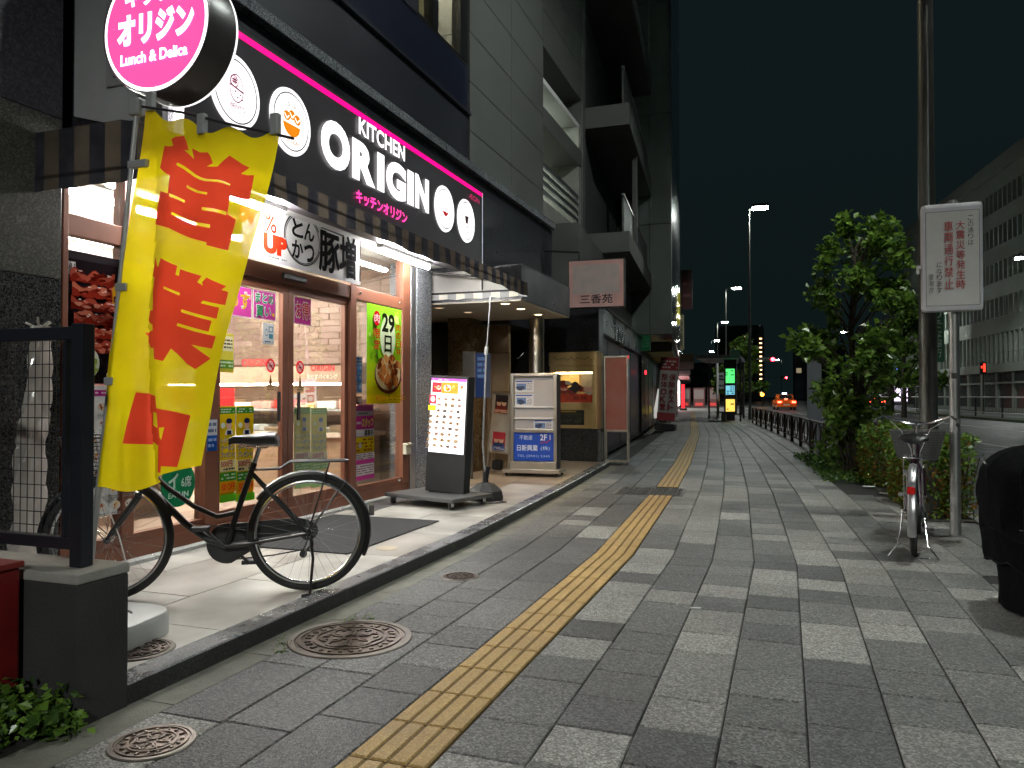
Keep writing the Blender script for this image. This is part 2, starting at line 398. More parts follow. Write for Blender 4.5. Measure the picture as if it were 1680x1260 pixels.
def paver_mesh(L, m):
    k = (L, m)
    if k not in _pm:
        mb = MB(); paver_geo(mb, [(0,0), (CW,0), (CW,L), (0,L)])
        o = mb.build('paver', PV[m]); _pm[k] = o.data; bpy.data.objects.remove(o)
    return _pm[k]
kink = lambda x: 5.85 + 0.055*(x+0.4)
cand = []
rest = MB()
_last = None
def shade(prev):
    r = random.random()
    global _last
    if r > 0.82 and _last is not None: return _last
    r /= 0.82
    lp = 0.08 if prev < -1.4 else 0.34
    s_ = 0 if r < lp else (1 if r < lp+0.34 else 2)
    _last = s_
    return s_
th = math.atan(0.055)
for x in cols_x:
    y = -3.0 - random.random()*0.6; yend0, yend1 = kink(x), kink(x+CW)
    while True:                                              # near field, square to the shop
        L = random.choice(LENS); m = shade(x)
        if y+L > yend0-0.16: break
        cand.append((x, y, L, m, 0.0)); y += L
    mb = MB(); paver_geo(mb, [(x, y), (x+CW, y), (x+CW, yend1), (x, yend0)])
    if x > -2.4 and x < 1.2: mb.build('paver', PV[m], sidewalk)
    # rotated field
    u = 0.0; d = Vector((-math.sin(th), math.cos(th), 0))
    while True:
        L = random.choice(LENS); m = shade(x)
        if u+L > 4.4: break
        p = Vector((x, yend0, 0)) + d*u
        cand.append((p.x, p.y, L, m, th)); u += L
    y = (Vector((x, yend0, 0)) + d*u).y
    x0 = (Vector((x, yend0, 0)) + d*u).x - S(y)
    while y < 46:
        L = random.choice(LENS); m = shade(x)
        if not (x > 0.9 and y < 14):
            paver_geo(rest, [(x0+S(y), y), (x0+CW+S(y), y), (x0+CW+S(y+L), y+L), (x0+S(y+L), y+L)], 0, m)
        y += L
def vis(c):
    x, y, L, m, a = c
    if y < 1.55 or y > 13.5: return 0
    cxp = x*math.cos(R(19.6))+y*math.sin(R(19.6)); dp = -x*math.sin(R(19.6))+y*math.cos(R(19.6))
    if dp < 1.4 or abs(cxp/dp) > 0.70: return 0
    return L/(dp*dp)
cand.sort(key=vis, reverse=True)
for i, (x, y, L, m, a) in enumerate(cand):
    if i < 285 and vis((x, y, L, m, a)) > 0:
        o = bpy.data.objects.new('paver', paver_mesh(L, m)); col.objects.link(o); o.parent = sidewalk
        o.location = (x, y, random.uniform(-0.0015, 0.001)); o.rotation_euler = (random.uniform(-0.003, 0.003), random.uniform(-0.004, 0.004), a)
    else:
        c, s_ = math.cos(a), math.sin(a)
        pts = [(x+px*c-py*s_, y+px*s_+py*c) for px, py in ((0,0), (CW,0), (CW,L), (0,L))]
        paver_geo(rest, pts, random.uniform(-0.0015, 0.001), m)
stuff(rest.build('paver', PV, sidewalk))
# far field: plain concrete pavement
fp = MB(); fp.add([(-2.6+S(46), 46, -0.004), (KERB-0.16+S(46), 46, -0.004), (KERB-0.16+S(150), 150, -0.004), (-2.6+S(150), 150, -0.004)], [(0,1,2,3)])
fp.build('far_paving', PV[1], sidewalk)
# concrete gutter strip along the platform
M_gut = mat('gutter_concrete', (0.15, 0.145, 0.115), 0.8, var=0.35, scale=5, bump=0.5, bscale=90, c2=(0.22, 0.215, 0.18))
y = 1.2
while y < 13:
    L = 0.6; mb = MB()
    a, b = y+0.003, y+L-0.004
    xr = lambda q: -2.25+S(q)-0.005
    xl = lambda q: -2.46+S(q)
    mb.add([(xl(a), a, -0.03), (xr(a), a, -0.03), (xr(b), b, -0.03), (xl(b), b, -0.03), (xl(a), a, -0.003), (xr(a), a, -0.003), (xr(b), b, -0.003), (xl(b), b, -0.003)], [(4,5,6,7), (0,1,5,4), (1,2,6,5), (2,3,7,6), (3,0,4,7)])
    mb.build('gutter_slab', M_gut, sidewalk); y += L
# tactile guide blocks: four raised bars each
M_tac = speckle('yellow_concrete', (0.30, 0.185, 0.06), (0.50, 0.335, 0.125), 0.6, 200, 0.5, 0.2)
M_tacgap = mat('yellow_concrete_dark', (0.12, 0.075, 0.025), 0.8, var=0.3)  # darker yellow for the base between the raised bars
def tac_geo(mb, fx, L=0.30):
    """fx maps (u,v) in the block to the ground"""
    def slab(u0, u1, v0, v1, z0, z1, b, m):
        lo = [fx(u0, v0), fx(u1, v0), fx(u1, v1), fx(u0, v1)]; hi = [fx(u0+b, v0+b), fx(u1-b, v0+b), fx(u1-b, v1-b), fx(u0+b, v1-b)]
        mb.add([(p[0], p[1], z0) for p in lo]+[(p[0], p[1], z1) for p in hi], [(4,5,6,7)]+[(i, (i+1) % 4, 4+(i+1) % 4, 4+i) for i in range(4)], m)
    slab(0.002, CW-0.002, 0.002, L-0.002, -0.02, 0.0, 0.002, 1)
    p = CW/4
    for k in range(4): slab(0.008+k*p*0.985, 0.008+k*p*0.985+p-0.011, 0.006, L-0.006, 0.0, 0.006, 0.004, 0)
mb = MB(); tac_geo(mb, lambda u, v: (u, v)); o = mb.build('tactile_block', [M_tac, M_tacgap]); tacm = o.data; bpy.data.objects.remove(o)
y = 0.45
while y < 5.6:
    o = bpy.data.objects.new('tactile_block', tacm); col.objects.link(o); o.parent = sidewalk; o.location = (TX0, y, random.uniform(-0.001, 0.001)); y += 0.30
d = Vector((-math.sin(th), math.cos(th), 0)); p0 = Vector((TX0, y, 0))
mb = MB(); ye = kink(TX0); k_ = (ye-y)/0.30
tac_geo(mb, lambda u, v: (TX0+u, y+v*k_*(1+0.055*u/ (ye-y) if ye > y else 1))); mb.build('tactile_block', [M_tac, M_tacgap], sidewalk)
p0 = Vector((TX0, ye+0.001, 0)); u = 0
while u < 18:
    p = p0+d*u
    if p.y < 9.1:
        o = bpy.data.objects.new('tactile_block', tacm); col.objects.link(o); o.parent = sidewalk; o.location = p; o.rotation_euler = (0, 0, th)
    u += 0.30
tr = MB(); y = 10.28
while y < 60:
    def fx(u, v, y=y): return (TX0+u+S(y+v), y+v)
    tac_geo(tr, fx); y += 0.30
stuff(tr.build('tactile_block', [M_tac, M_tacgap], sidewalk))
# planting bed soil beside the kerb
M_soil = mat('soil', (0.035, 0.028, 0.018), 0.95, var=0.5, scale=14, bump=1.0, bscale=40)
sb = MB(); yy = [8.3, 8.6, 9, 10, 11, 12, 13, 14.5]
for a, b in zip(yy[:-1], yy[1:]):
    sb.add([(1.36+S(a), a, 0.006), (KERB-0.16+S(a), a, 0.02), (KERB-0.16+S(b), b, 0.02), (1.36+S(b), b, 0.006)], [(0,1,2,3)])
struct(sb.build('planting_bed', M_soil))

# road markings
M_line = mat('road_paint', (0.6, 0.6, 0.56), 0.6, var=0.25, scale=3)
def marking(a0, y0, y1, w_, z=-0.1):
    mb = MB(); mb.add([(a0-0.115*y0-w_/2, y0, z), (a0-0.115*y0+w_/2, y0, z), (a0-0.115*y1+w_/2, y1, z), (a0-0.115*y1-w_/2, y1, z)], [(0,1,2,3)])
    return struct(mb.build('lane_line', M_line))
marking(7.9, 12, 62, 0.15); marking(12.0, 12, 62, 0.15); marking(3.75, 14, 66, 0.15)
for k in range(5): marking(5.9, 70+k*14, 76+k*14, 0.15)
mb = MB(); mb.box(-5.5, 9, 63.5, 64.0, -0.101, -0.099); struct(mb.build('stop_line', M_line))

# ================================================================== raised platform in front of the shop
pl = MB(); PZ = 0.08
py_ = [2.12, 3, 4, 5.85, 7, 8, 9, 10, 11, 12, 13.0]
E_ = lambda y: -2.42+S(y)
for a, b in zip(py_[:-1], py_[1:]):
    pl.add([(-6.2, a, PZ-0.012), (E_(a)-0.03, a, PZ-0.012), (E_(b)-0.03, b, PZ-0.012), (-6.2, b, PZ-0.012)], [(0,1,2,3)])
platform = struct(pl.build('platform', M_grout))
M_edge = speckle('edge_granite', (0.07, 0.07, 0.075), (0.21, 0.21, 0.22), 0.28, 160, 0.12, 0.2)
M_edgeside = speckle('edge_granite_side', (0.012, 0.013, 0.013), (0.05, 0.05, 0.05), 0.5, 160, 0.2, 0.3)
y = 2.12
while y < 12.95:
    L = min(0.9, 13.0-y); a, b = y+0.002, y+L-0.002; mb = MB()
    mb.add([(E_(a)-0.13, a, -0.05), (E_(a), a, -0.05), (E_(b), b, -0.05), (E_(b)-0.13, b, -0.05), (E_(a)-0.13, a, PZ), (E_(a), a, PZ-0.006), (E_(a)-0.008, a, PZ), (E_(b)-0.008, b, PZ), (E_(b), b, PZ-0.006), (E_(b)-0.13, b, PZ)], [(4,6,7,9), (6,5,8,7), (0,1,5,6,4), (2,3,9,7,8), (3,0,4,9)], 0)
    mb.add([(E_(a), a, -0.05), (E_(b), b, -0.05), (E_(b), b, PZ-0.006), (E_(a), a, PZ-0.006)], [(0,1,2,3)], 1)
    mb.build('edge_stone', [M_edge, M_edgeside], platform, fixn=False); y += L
M_ptile = [mat('platform_tile', (0.36, 0.335, 0.30), 0.36, var=0.3, scale=2.6, bump=0.15, bscale=160, c2=(0.52, 0.50, 0.46)),
           mat('platform_tile_worn', (0.30, 0.26, 0.225), 0.34, var=0.4, scale=1.9, bump=0.15, bscale=160, c2=(0.48, 0.45, 0.41))]
M_dtile = mat('slate_tile', (0.085, 0.083, 0.085), 0.4, var=0.25, scale=5, bump=0.15, bscale=160)
M_brtile = mat('tan_tile', (0.26, 0.2, 0.14), 0.35, var=0.25, scale=2, c2=(0.38, 0.3, 0.22))
rows_x = [0.13, 0.73, 1.33, 1.78]
for r_ in range(3):
    y = 2.12 - (0.45 if r_ % 2 else 0.0)
    while y < 12.9:
        a, b = max(2.13, y+0.002), min(13.0, y+0.9-0.002); y += 0.9
        if b-a < 0.1: continue
        mb = MB(); o0, o1 = rows_x[r_]+0.002, rows_x[r_+1]-0.002
        z = PZ-0.0015+random.uniform(-0.0006, 0.0006)
        mb.add([(E_(a)-o1, a, z-0.012), (E_(a)-o0, a, z-0.012), (E_(b)-o0, b, z-0.012), (E_(b)-o1, b, z-0.012), (E_(a)-o1+.003, a+.003, z), (E_(a)-o0-.003, a+.003, z), (E_(b)-o0-.003, b-.003, z), (E_(b)-o1+.003, b-.003, z)], [(4,5,6,7), (0,1,5,4), (1,2,6,5), (2,3,7,6), (3,0,4,7)])
        mt = M_brtile if a > 8.6 else (M_dtile if (r_ == 2 and 6.2 < a < 8.2) else random.choice(M_ptile))
        mb.build('floor_tile', mt, platform)
mb = MB()
for a, b in ((8.7, 11), (11, 13)): mb.add([(-6, a, PZ-0.003), (-4.2, a, PZ-0.003), (-4.2, b, PZ-0.003), (-6, b, PZ-0.003)], [(0,1,2,3)])
mb.build('lobby_floor', M_brtile, platform)
M_mat = mat('doormat', (0.028, 0.028, 0.03), 0.95, var=0.25, scale=12, bump=0.8, bscale=400)
mb = MB(); mb.bbox(-4.02, -2.93, 4.75, 6.28, PZ-0.001, PZ+0.009, 0.003)
tag(mb.build('doormat', M_mat), 'dark grey flat mat on the platform before the shop door', 'mat')

# manhole covers
M_iron = mat('cast_iron_wet', (0.085, 0.06, 0.05), 0.3, 0.75, var=0.4, scale=14, bump=0.25, bscale=120, c2=(0.2, 0.16, 0.13))
M_ironrim = mat('iron_rim', (0.16, 0.14, 0.12), 0.45, 0.6, var=0.35, scale=8)
def manhole(x, y, r, label, z=0.0, seed=1, rotz=0.0):
    rnd = random.Random(seed)
    t = T('manhole_cover', label, 'manhole cover', (x, y, z), rotz)
    mb = MB(); mb.lathe([(r*0.90, -0.01), (r*0.90, 0.006), (r, 0.006), (r+0.004, 0.002), (r+0.004, -0.01)], seg=48); mb.build('rim', M_ironrim, t, smooth=True)
    mb = MB(); mb.lathe([(0.0001, 0.002), (r*0.885, 0.002), (r*0.885, -0.01)], seg=48); mb.build('plate', M_iron, t)
    mb = MB()
    for q in (0.80, 0.55): mb.lathe([(r*q, 0.001), (r*q, 0.008), (r*(q+0.045), 0.008), (r*(q+0.045), 0.001)], seg=40)
    for k in range(6):                                        # petals round the middle
        a = k*math.pi/3; cx, cy = 0.30*r*math.cos(a), 0.30*r*math.sin(a)
        mb.lathe([(r*0.17, 0.001), (r*0.17, 0.008), (r*0.22, 0.008), (r*0.22, 0.001)], (cx, cy, 0), seg=14)
    n = 26 if r > 0.2 else 16
    for ring, cnt in ((0.69, n), (0.42, n//2)):
        for k in range(cnt):
            a = 2*math.pi*k/cnt + rnd.uniform(-0.05, 0.05); s0 = len(mb.v)
            mb.box(-r*0.05, r*0.05, -r*rnd.uniform(0.02, 0.035), r*0.03, 0.001, 0.0085)
            mb.xf(Matrix.Translation((ring*r*math.cos(a), ring*r*math.sin(a), 0)) @ Matrix.Rotation(a+rnd.uniform(-0.6, 0.6), 4, 'Z'), s0)
    mb.build('relief', M_iron, t)
    return t
manhole(-2.04, 3.34, 0.30, 'largest round manhole cover, patterned iron, by the platform edge', 0.0, 3, 0.4)
manhole(-2.075, 2.11, 0.14, 'small round manhole cover nearest the viewer, below the weeds', 0.0, 5, 1.0)
manhole(-2.05, 4.72, 0.122, 'small pale round manhole cover up the sidewalk from the largest one', 0.0, 8, 0.2)
manhole(-2.70, 2.66, 0.15, 'round drain cover on the platform beside the white banner base', PZ, 11, 0.9)
mb = MB(); t = T('utility_cover', 'dark rectangular utility cover interrupting the yellow tactile strip', 'utility cover', (-1.62, 9.72, 0), th)
mb.box(-0.42, 0.42, -0.40, 0.40, -0.01, 0.005); mb.build('frame', M_ironrim, t)
mb = MB(); mb.box(-0.39, 0.39, -0.37, 0.37, -0.01, 0.008); mb.build('lid', mat('utility_lid', (0.03, 0.03, 0.03), 0.45, 0.5, var=0.3, bump=0.4, bscale=80), t)
mb = MB()
for i in range(-8, 9):
    for j in range(-7, 8):
        s0 = len(mb.v); mb.box(-0.015, 0.015, -0.005, 0.005, 0.008, 0.011)
        mb.xf(Matrix.Translation((i*0.044, j*0.048, 0)) @ Matrix.Rotation(0.78 if (i+j) % 2 else -0.78, 4, 'Z'), s0)
mb.build('tread', M_ironrim, t)
mb = MB(); mb.lathe([(0.0001, 0.004), (0.075, 0.004), (0.083, 0.001), (0.085, -0.01)], (-2.78, 5.05, PZ), seg=28)
tag(mb.build('drain_cap', mat('cream_cap', (0.45, 0.38, 0.27), 0.5, var=0.2), smooth=True), 'small cream round drain cap in the platform near the rear wheel', 'drain cap')
# cigarette end and scraps of paper
mb = MB(); mb.cyl((-0.52, 4.45, 0.005), (-0.46, 4.46, 0.005), 0.0045, seg=8)
tag(mb.build('cigarette_end', M_white), 'white cigarette end lying on the pavers', 'litter')
for i, (x, y, s_) in enumerate(((1.02, 11.1, 0.12), (1.12, 10.4, 0.08))):
    mb = MB(); n = 8; pts = [(x+s_*random.uniform(0.6, 1)*math.cos(k*0.785), y+s_*random.uniform(0.5, 0.8)*math.sin(k*0.785), 0.004+random.uniform(0.002, 0.02)) for k in range(n)]
    mb.add(pts+[(x, y, 0.025)], [(k, (k+1) % n, n) for k in range(n)])
    tag(mb.build('paper_scrap', M_white), ['larger white scrap of paper on the ground beside the hedge', 'smaller white scrap of paper nearer the parked bicycle'][i], 'litter')
# ================================================================== left-hand building with the shop
FX = -4.2
M_wallnavy = speckle('navy_stone', (0.010, 0.011, 0.016), (0.055, 0.057, 0.068), 0.35, 90, 0.1, 0.2)
M_band = mat('dark_band', (0.02, 0.021, 0.03), 0.5, var=0.2, scale=2)
M_panel = mat('grey_wall_panel', (0.105, 0.11, 0.103), 0.55, var=0.12, scale=1.5, bump=0.05)
M_concrete = mat('concrete', (0.24, 0.24, 0.22), 0.8, var=0.2, scale=2, bump=0.2, bscale=50)
M_pier = speckle('pier_granite', (0.055, 0.056, 0.05), (0.14, 0.14, 0.125), 0.22, 120, 0.0); M_wallup = speckle('purple_stone', (0.045, 0.042, 0.056), (0.10, 0.095, 0.115), 0.5, 70, 0.05, 0.1)
B = T('shop_building', 'dark granite corner building housing the lit shop and lobby', 'building', (-5, 3, 0))
def part(name, m, box, parent=None, b=0.0):
    mb = MB(); (mb.bbox(*box, b) if b else mb.box(*box)); return mb.build(name, m, parent or B, world=True)
core = part('core_wall', M_wallnavy, (-5.2, -4.19, -6, 3.40, -0.05, 18))
# granite slabs on the corner pier left of the window
for i in range(6):
    for j in range(7):
        y1 = 3.478-i*0.75; z0 = -0.05+j*0.98
        part('granite_slab', M_granite if j < 2 else (M_pier if j < 3 else M_wallup), (-4.19, -4.155, y1-0.746, y1, z0, z0+0.975), core, 0.003)
part('pier_return', M_granite, (-5.0, -4.192, 3.402, 3.476, 0, 2.75), core)
# zone above the sign: recessed wall, lit granite ledge, upper bands
part('lintel_wall', M_wallnavy, (-5.2, -3.92, 3.62, 13.1, 2.86, 4.14))
yk = 3.62
while yk < 13: part('granite_ledge', M_granite2, (-5.0, -3.84, yk+0.003, min(13.1, yk+1.2)-0.003, 4.15, 4.25), None, 0.008); yk += 1.2
part('upper_wall', M_band, (-5.2, -4.22, -6, 10.0, 4.26, 5.16))
part('drip_moulding', M_wallnavy, (-5.2, -4.17, 3.45, 10.0, 5.165, 5.21))
part('spandrel', mat('navy_panel', (0.012, 0.015, 0.032), 0.35, var=0.15), (-5.2, -4.235, 3.45, 10.0, 5.215, 5.86))
part('parapet_wall', M_band, (-5.2, -4.22, 3.45, 8.40, 5.87, 18))
part('parapet_wall', M_band, (-5.2, -4.22, 8.40, 10.0, 8.2, 18))
# lit office window on the upper floor
wn = part('window', M_black, (-4.36, -4.24, 8.40, 10.0, 5.87, 5.93))
for y0, y1 in ((8.40, 8.45), (8.86, 9.02), (9.74, 10.0)): part('frame', M_black, (-4.36, -4.23, y0, y1, 5.93, 8.2), wn)
for y0, y1 in ((8.45, 8.86), (9.02, 9.74)): part('pane', M_glass, (-4.30, -4.296, y0, y1, 5.93, 8.2), wn)
cu = MB(); M_curt = thin('cream_curtain', (0.62, 0.55, 0.38), 0.4, c2=(0.5, 0.43, 0.28), scale=2)
for y0, y1 in ((8.40, 8.72), (9.02, 9.22), (9.34, 9.62)):
    n = 14
    cu.add([(-4.55+0.03*math.sin(i*1.9), y0+(y1-y0)*i/n, z) for z in (5.88, 8.2) for i in range(n+1)], [(i, i+1, n+2+i, n+1+i) for i in range(n)])
cu.build('curtain', M_curt, wn, world=True, smooth=True)
part('room_wall', mat('room_wall', (0.5, 0.46, 0.36), 0.8), (-5.2, -5.15, 8.4, 10.0, 5.87, 8.2))
part('room_ceiling_lamp', glow('room_lamp', (1, 0.9, 0.65), 480.0), (-4.9, -4.8, 8.6, 9.8, 8.0, 8.04))
# grey panelled wall, then the lit stair opening
z = 4.26
for j in range(18):
    for y0, y1 in ((10.0, 11.75), (11.75, 13.5)):
        part('wall_panel', M_panel, (-5.2, -4.2, y0+0.004, y1-0.004, z+0.005, z+0.70), None, 0.004)
    if z > 6.6:
        part('wall_panel', M_panel, (-5.2, -4.2, 13.504, 16.3, z+0.605, z+1.30), None, 0.004)
    z += 0.705
part('pier', M_panel, (-5.2, -4.17, 16.31, 16.55, 4.4, 18), None, 0.01)
part('stair_floor', M_concrete, (-6.6, -4.21, 13.51, 16.3, 4.55, 4.83))
part('stair_ceiling', M_white, (-6.6, -4.25, 13.51, 16.3, 7.06, 7.16))
part('stair_back_wall', M_concrete, (-6.7, -6.6, 13.5, 16.3, 4.5, 7.1))
part('stair_side_wall', M_concrete, (-6.6, -4.21, 16.10, 16.3, 4.84, 7.05))
part('stair_lamp', glow('stair_lamp', (0.9, 1.0, 0.85), 45.0), (-5.8, -5.2, 14.7, 15.3, 6.96, 7.0))
for k in range(4): part('louvre', M_alu, (-4.27, -4.215, 13.51, 16.3, 4.95+k*0.17, 5.04+k*0.17))
part('stair_beam', M_panel, (-4.9, -4.19, 13.51, 16.3, 6.20, 6.55), None, 0.01)
# lower wall block beyond the sign and the lobby canopy slab
part('canopy_slab', M_wallnavy, (-5.3, -3.0, 8.76, 10.95, 2.372, 2.80))
part('canopy_soffit', mat('soffit_plaster', (0.5, 0.46, 0.38), 0.8, var=0.06), (-5.29, -3.01, 8.77, 10.94, 2.352, 2.371))
part('back_wall', M_wallnavy, (-5.3, -5.2, 8.7, 13.0, 0.07, 2.37))
part('high_wall', M_band, (-5.2, -3.95, 10.96, 13.2, 2.30, 2.858))
part('lobby_pier', speckle('gold_granite', (0.06, 0.042, 0.022), (0.32, 0.24, 0.13), 0.25, 110, 0.0), (-4.72, -4.36, 10.4, 10.9, 0.07, 2.35), None, 0.006)
M_tan = mat('tan_stone', (0.30, 0.21, 0.12), 0.5, var=0.18, scale=3, bump=0.08)
for j in range(4):
    for i in range(1): part('stone_panel', M_tan, (-4.9, -4.05, 11.2, 11.3, 0.075+j*0.6, 0.67+j*0.6), None, 0.004)
part('lobby_side_wall', M_granite, (-5.2, -4.9, 8.72, 8.78, 0.07, 2.35))
part('entrance_door', M_black, (-5.2, -4.06, 12.5, 12.55, 0.08, 2.3))
mb = MB(); mb.tube([(-4.42+0.2*t, 12.42-0.08*math.sin(math.pi*t), 1.98-0.13*math.sin(math.pi*t*0.9)) for t in [i/12 for i in range(13)]], 0.012, 8)
mb.build('door_handle', M_chrome, B, world=True, smooth=True)
mb = MB(); mb.cyl((-3.46, 10.78, 0.075), (-3.46, 10.78, 2.352), 0.11, seg=28, caps=False); mb.build('round_column', M_steel, B, world=True, smooth=True)
part('side_wall_end', M_wallnavy, (-5.2, -3.05, 13.02, 13.4, 1.99, 2.86))
part('end_wall', M_black, (-5.2, -3.95, 13.02, 13.4, 0, 1.98))
# downlights
M_dl = glow('downlight_lens', (1.0, 0.72, 0.36), 14.0)
for i, (x, y) in enumerate(((-3.28, 8.95), (-3.28, 9.55), (-3.28, 10.30), (-4.25, 9.1), (-4.1, 9.7))):
    t = T('downlight', ['warm ceiling downlight nearest the striped awning', 'warm ceiling downlight in the middle of the front row', 'warm ceiling downlight above the round steel column', 'dim ceiling downlight deeper in the lobby, further left', 'dim ceiling downlight deeper in the lobby, further right'][i], 'downlight', (x, y, 2.352), 0, 'downlights in the lobby canopy')
    mb = MB(); mb.lathe([(0.055, -0.001), (0.056, -0.008), (0.072, -0.006), (0.074, 0.0)], seg=24); mb.build('trim_ring', M_white, t, smooth=True)
    mb = MB(); mb.lathe([(0.0001, -0.003), (0.055, -0.003)], seg=24); mb.build('lens', M_dl if i < 3 else glow('downlight_lens_dim', (1.0, 0.66, 0.4), 1.3), t)
    if i < 3:
        l = bpy.data.lights.new('downlight', 'SPOT'); l.energy = 34; l.color = (1, 0.7, 0.42); l.spot_size = R(130); l.spot_blend = 0.6; l.shadow_soft_size = 0.05
        lo = bpy.data.objects.new('bulb', l); col.objects.link(lo); lo.parent = t; lo.location = (0, 0, -0.02)

# ------------------------------------------------------------------ shop front: frame, panes, door, room behind
SF = T('shopfront', 'brown framed glass shopfront with sliding double door and bright interior', 'shopfront', (FX, 6, 0.08))
def sp(name, m, box, parent=None, b=0.0):
    mb = MB(); (mb.bbox(*box, b) if b else mb.box(*box)); return mb.build(name, m, parent or SF, world=True)
fr = sp('sill', M_brown, (FX-0.06, FX+0.03, 3.49, 8.10, 0.085, 0.20), None, 0.004)
sp('threshold', speckle('sill_stone', (0.3, 0.3, 0.29), (0.5, 0.5, 0.48), 0.4, 200, 0.1), (FX+0.032, FX+0.12, 3.49, 8.10, 0.078, 0.105), None, 0.004)
for y0, y1, z1 in ((3.49, 3.53, 2.78), (3.95, 4.05, 2.78), (4.72, 4.86, 2.78), (6.79, 6.90, 2.78), (7.92, 8.10, 2.78)):
    sp('post', M_brown, (FX-0.055, FX+0.045, y0, y1, 0.201, z1), None, 0.004)
for y0, y1 in ((3.53, 3.95), (4.05, 4.72), (4.86, 6.79), (6.90, 7.92)):
    sp('transom_bar', M_brown, (FX-0.05, FX+0.035, y0+0.001, y1-0.001, 2.20, 2.33), None, 0.004)
    sp('pane', M_glass, (FX-0.004, FX+0.004, y0+0.001, y1-0.001, 2.331, 2.78))
for y0, y1 in ((3.53, 3.95), (4.05, 4.72), (6.90, 7.92)):
    sp('lower_rail', M_brown, (FX-0.04, FX+0.03, y0+0.001, y1-0.001, 0.201, 0.27), None, 0.003)
    sp('pane', M_glass, (FX-0.004, FX+0.004, y0+0.001, y1-0.001, 0.271, 2.199))
sp('silver_post', M_alu, (FX-0.05, FX+0.05, 8.105, 8.235, 0.08, 2.78), None, 0.006)
sp('granite_pillar', M_granite2, (FX-0.3, FX+0.06, 8.24, 8.64, 0.08, 2.80), None, 0.005)
for k, (y0, y1) in enumerate(((4.865, 5.79), (5.80, 6.785))):
    d_ = sp('door_leaf', M_brown, (FX-0.035, FX+0.012, y0, y1, 0.202, 0.30), None, 0.003)
    sp('rail', M_brown, (FX-0.035, FX+0.012, y0, y1, 2.12, 2.195), d_, 0.003)
    for a, b in ((y0, y0+0.055), (y1-0.075 if k == 0 else y1-0.055, y1)) if k == 0 else ((y0, y0+0.075), (y1-0.055, y1)):
        sp('stile', M_brown, (FX-0.035, FX+0.012, a, b, 0.301, 2.119), d_, 0.003)
    sp('pane', M_glass, (FX-0.015, FX-0.008, y0+0.056, y1-0.056, 0.301, 2.119), d_)
    hy = y1-0.14 if k == 0 else y0+0.14
    sp('handle', M_black, (FX+0.013, FX+0.03, hy-0.018, hy+0.018, 0.98, 1.24), d_, 0.006)
sp('door_sensor', M_blackmat, (FX+0.036, FX+0.075, 5.66, 5.98, 2.235, 2.285), None, 0.006)
mb = MB()
for y_, z_ in ((6.98, 2.27), (7.85, 2.27), (7.85, 0.24)): mb.lathe([(0.0001, 0.012), (0.012, 0.010), (0.016, 0.0)], (FX+0.036, y_, z_), 12, 'x')
mb.build('screw_cap', M_chrome, SF, world=True, smooth=True)
# room
M_floor = mat('shop_floor', (0.42, 0.3, 0.22), 0.35, var=0.08); M_int = mat('shop_wall', (0.62, 0.55, 0.48), 0.7, var=0.05)
sp('room_floor', M_floor, (-9.2, FX-0.062, 3.42, 8.62, 0.06, 0.10))
sp('room_ceiling', mat('ceiling_beige', (0.42, 0.36, 0.31), 0.8), (-9.2, FX-0.06, 3.42, 8.62, 2.80, 2.86))
sp('soffit', M_white, (FX-0.058, -3.53, 3.66, 8.65, 2.785, 2.84))
bw = sp('brick_wall', mat('mortar', (0.20, 0.125, 0.085), 0.9), (-9.2, FX-0.3, 8.60, 8.70, 0.06, 2.86))
sp('room_wall', M_int, (-9.3, -9.2, 3.4, 8.7, 0.06, 2.86)); sp('room_wall', M_int, (-9.2, -4.9, 3.40, 3.42, 0.06, 2.86))
M_br = [mat('brick_brown_%d' % i, c, 0.75, var=0.15, scale=5, bump=0.3, bscale=30) for i, c in enumerate(((0.32, 0.215, 0.16), (0.37, 0.255, 0.195), (0.27, 0.18, 0.13)))]
bmesh_ = []
for q in range(3):
    mb = MB(); mb.bbox(-0.15, 0.15, 0, 0.03, 0, 0.078, 0.004); o = mb.build('brick', M_br[q]); bmesh_.append(o.data); bpy.data.objects.remove(o)
for j in range(13):
    x = -7.7 + (0.15 if j % 2 else 0)
    while x < FX-0.45:
        o = bpy.data.objects.new('brick', random.choice(bmesh_)); col.objects.link(o); o.parent = bw
        o.location = (x, 8.575+random.uniform(-0.012, 0.008), 1.62+j*0.082); x += 0.304
# room lamps
M_tube = glow('fluorescent_tube', (1.0, 0.98, 0.96), 300.0)
M_tubein = glow('fluorescent_tube_inside', (1.0, 0.95, 0.90), 410.0)
for i, (x, y0, y1) in enumerate(((-5.0, 3.7, 6.2), (-6.4, 3.7, 6.2), (-6.0, 6.5, 8.3), (-7.8, 4.5, 7.5))):
    t = T('ceiling_tube_lamp', ['long tube lamp on the shop ceiling just behind the window', 'second tube lamp on the shop ceiling, further in', 'tube lamp on the ceiling above the counter', 'rearmost tube lamp on the shop ceiling'][i], 'tube lamp', (x, (y0+y1)/2, 2.80), 0, 'tube lamps inside the shop')
    L = (y1-y0)/2
    mb = MB(); mb.bbox(-0.07, 0.07, -L, L, -0.05, -0.001, 0.006); mb.build('housing', M_white, t)
    mb = MB(); mb.cyl((0, -L+0.05, -0.075), (0, L-0.05, -0.075), 0.022, seg=12); mb.build('tube', M_tubein, t, smooth=True)
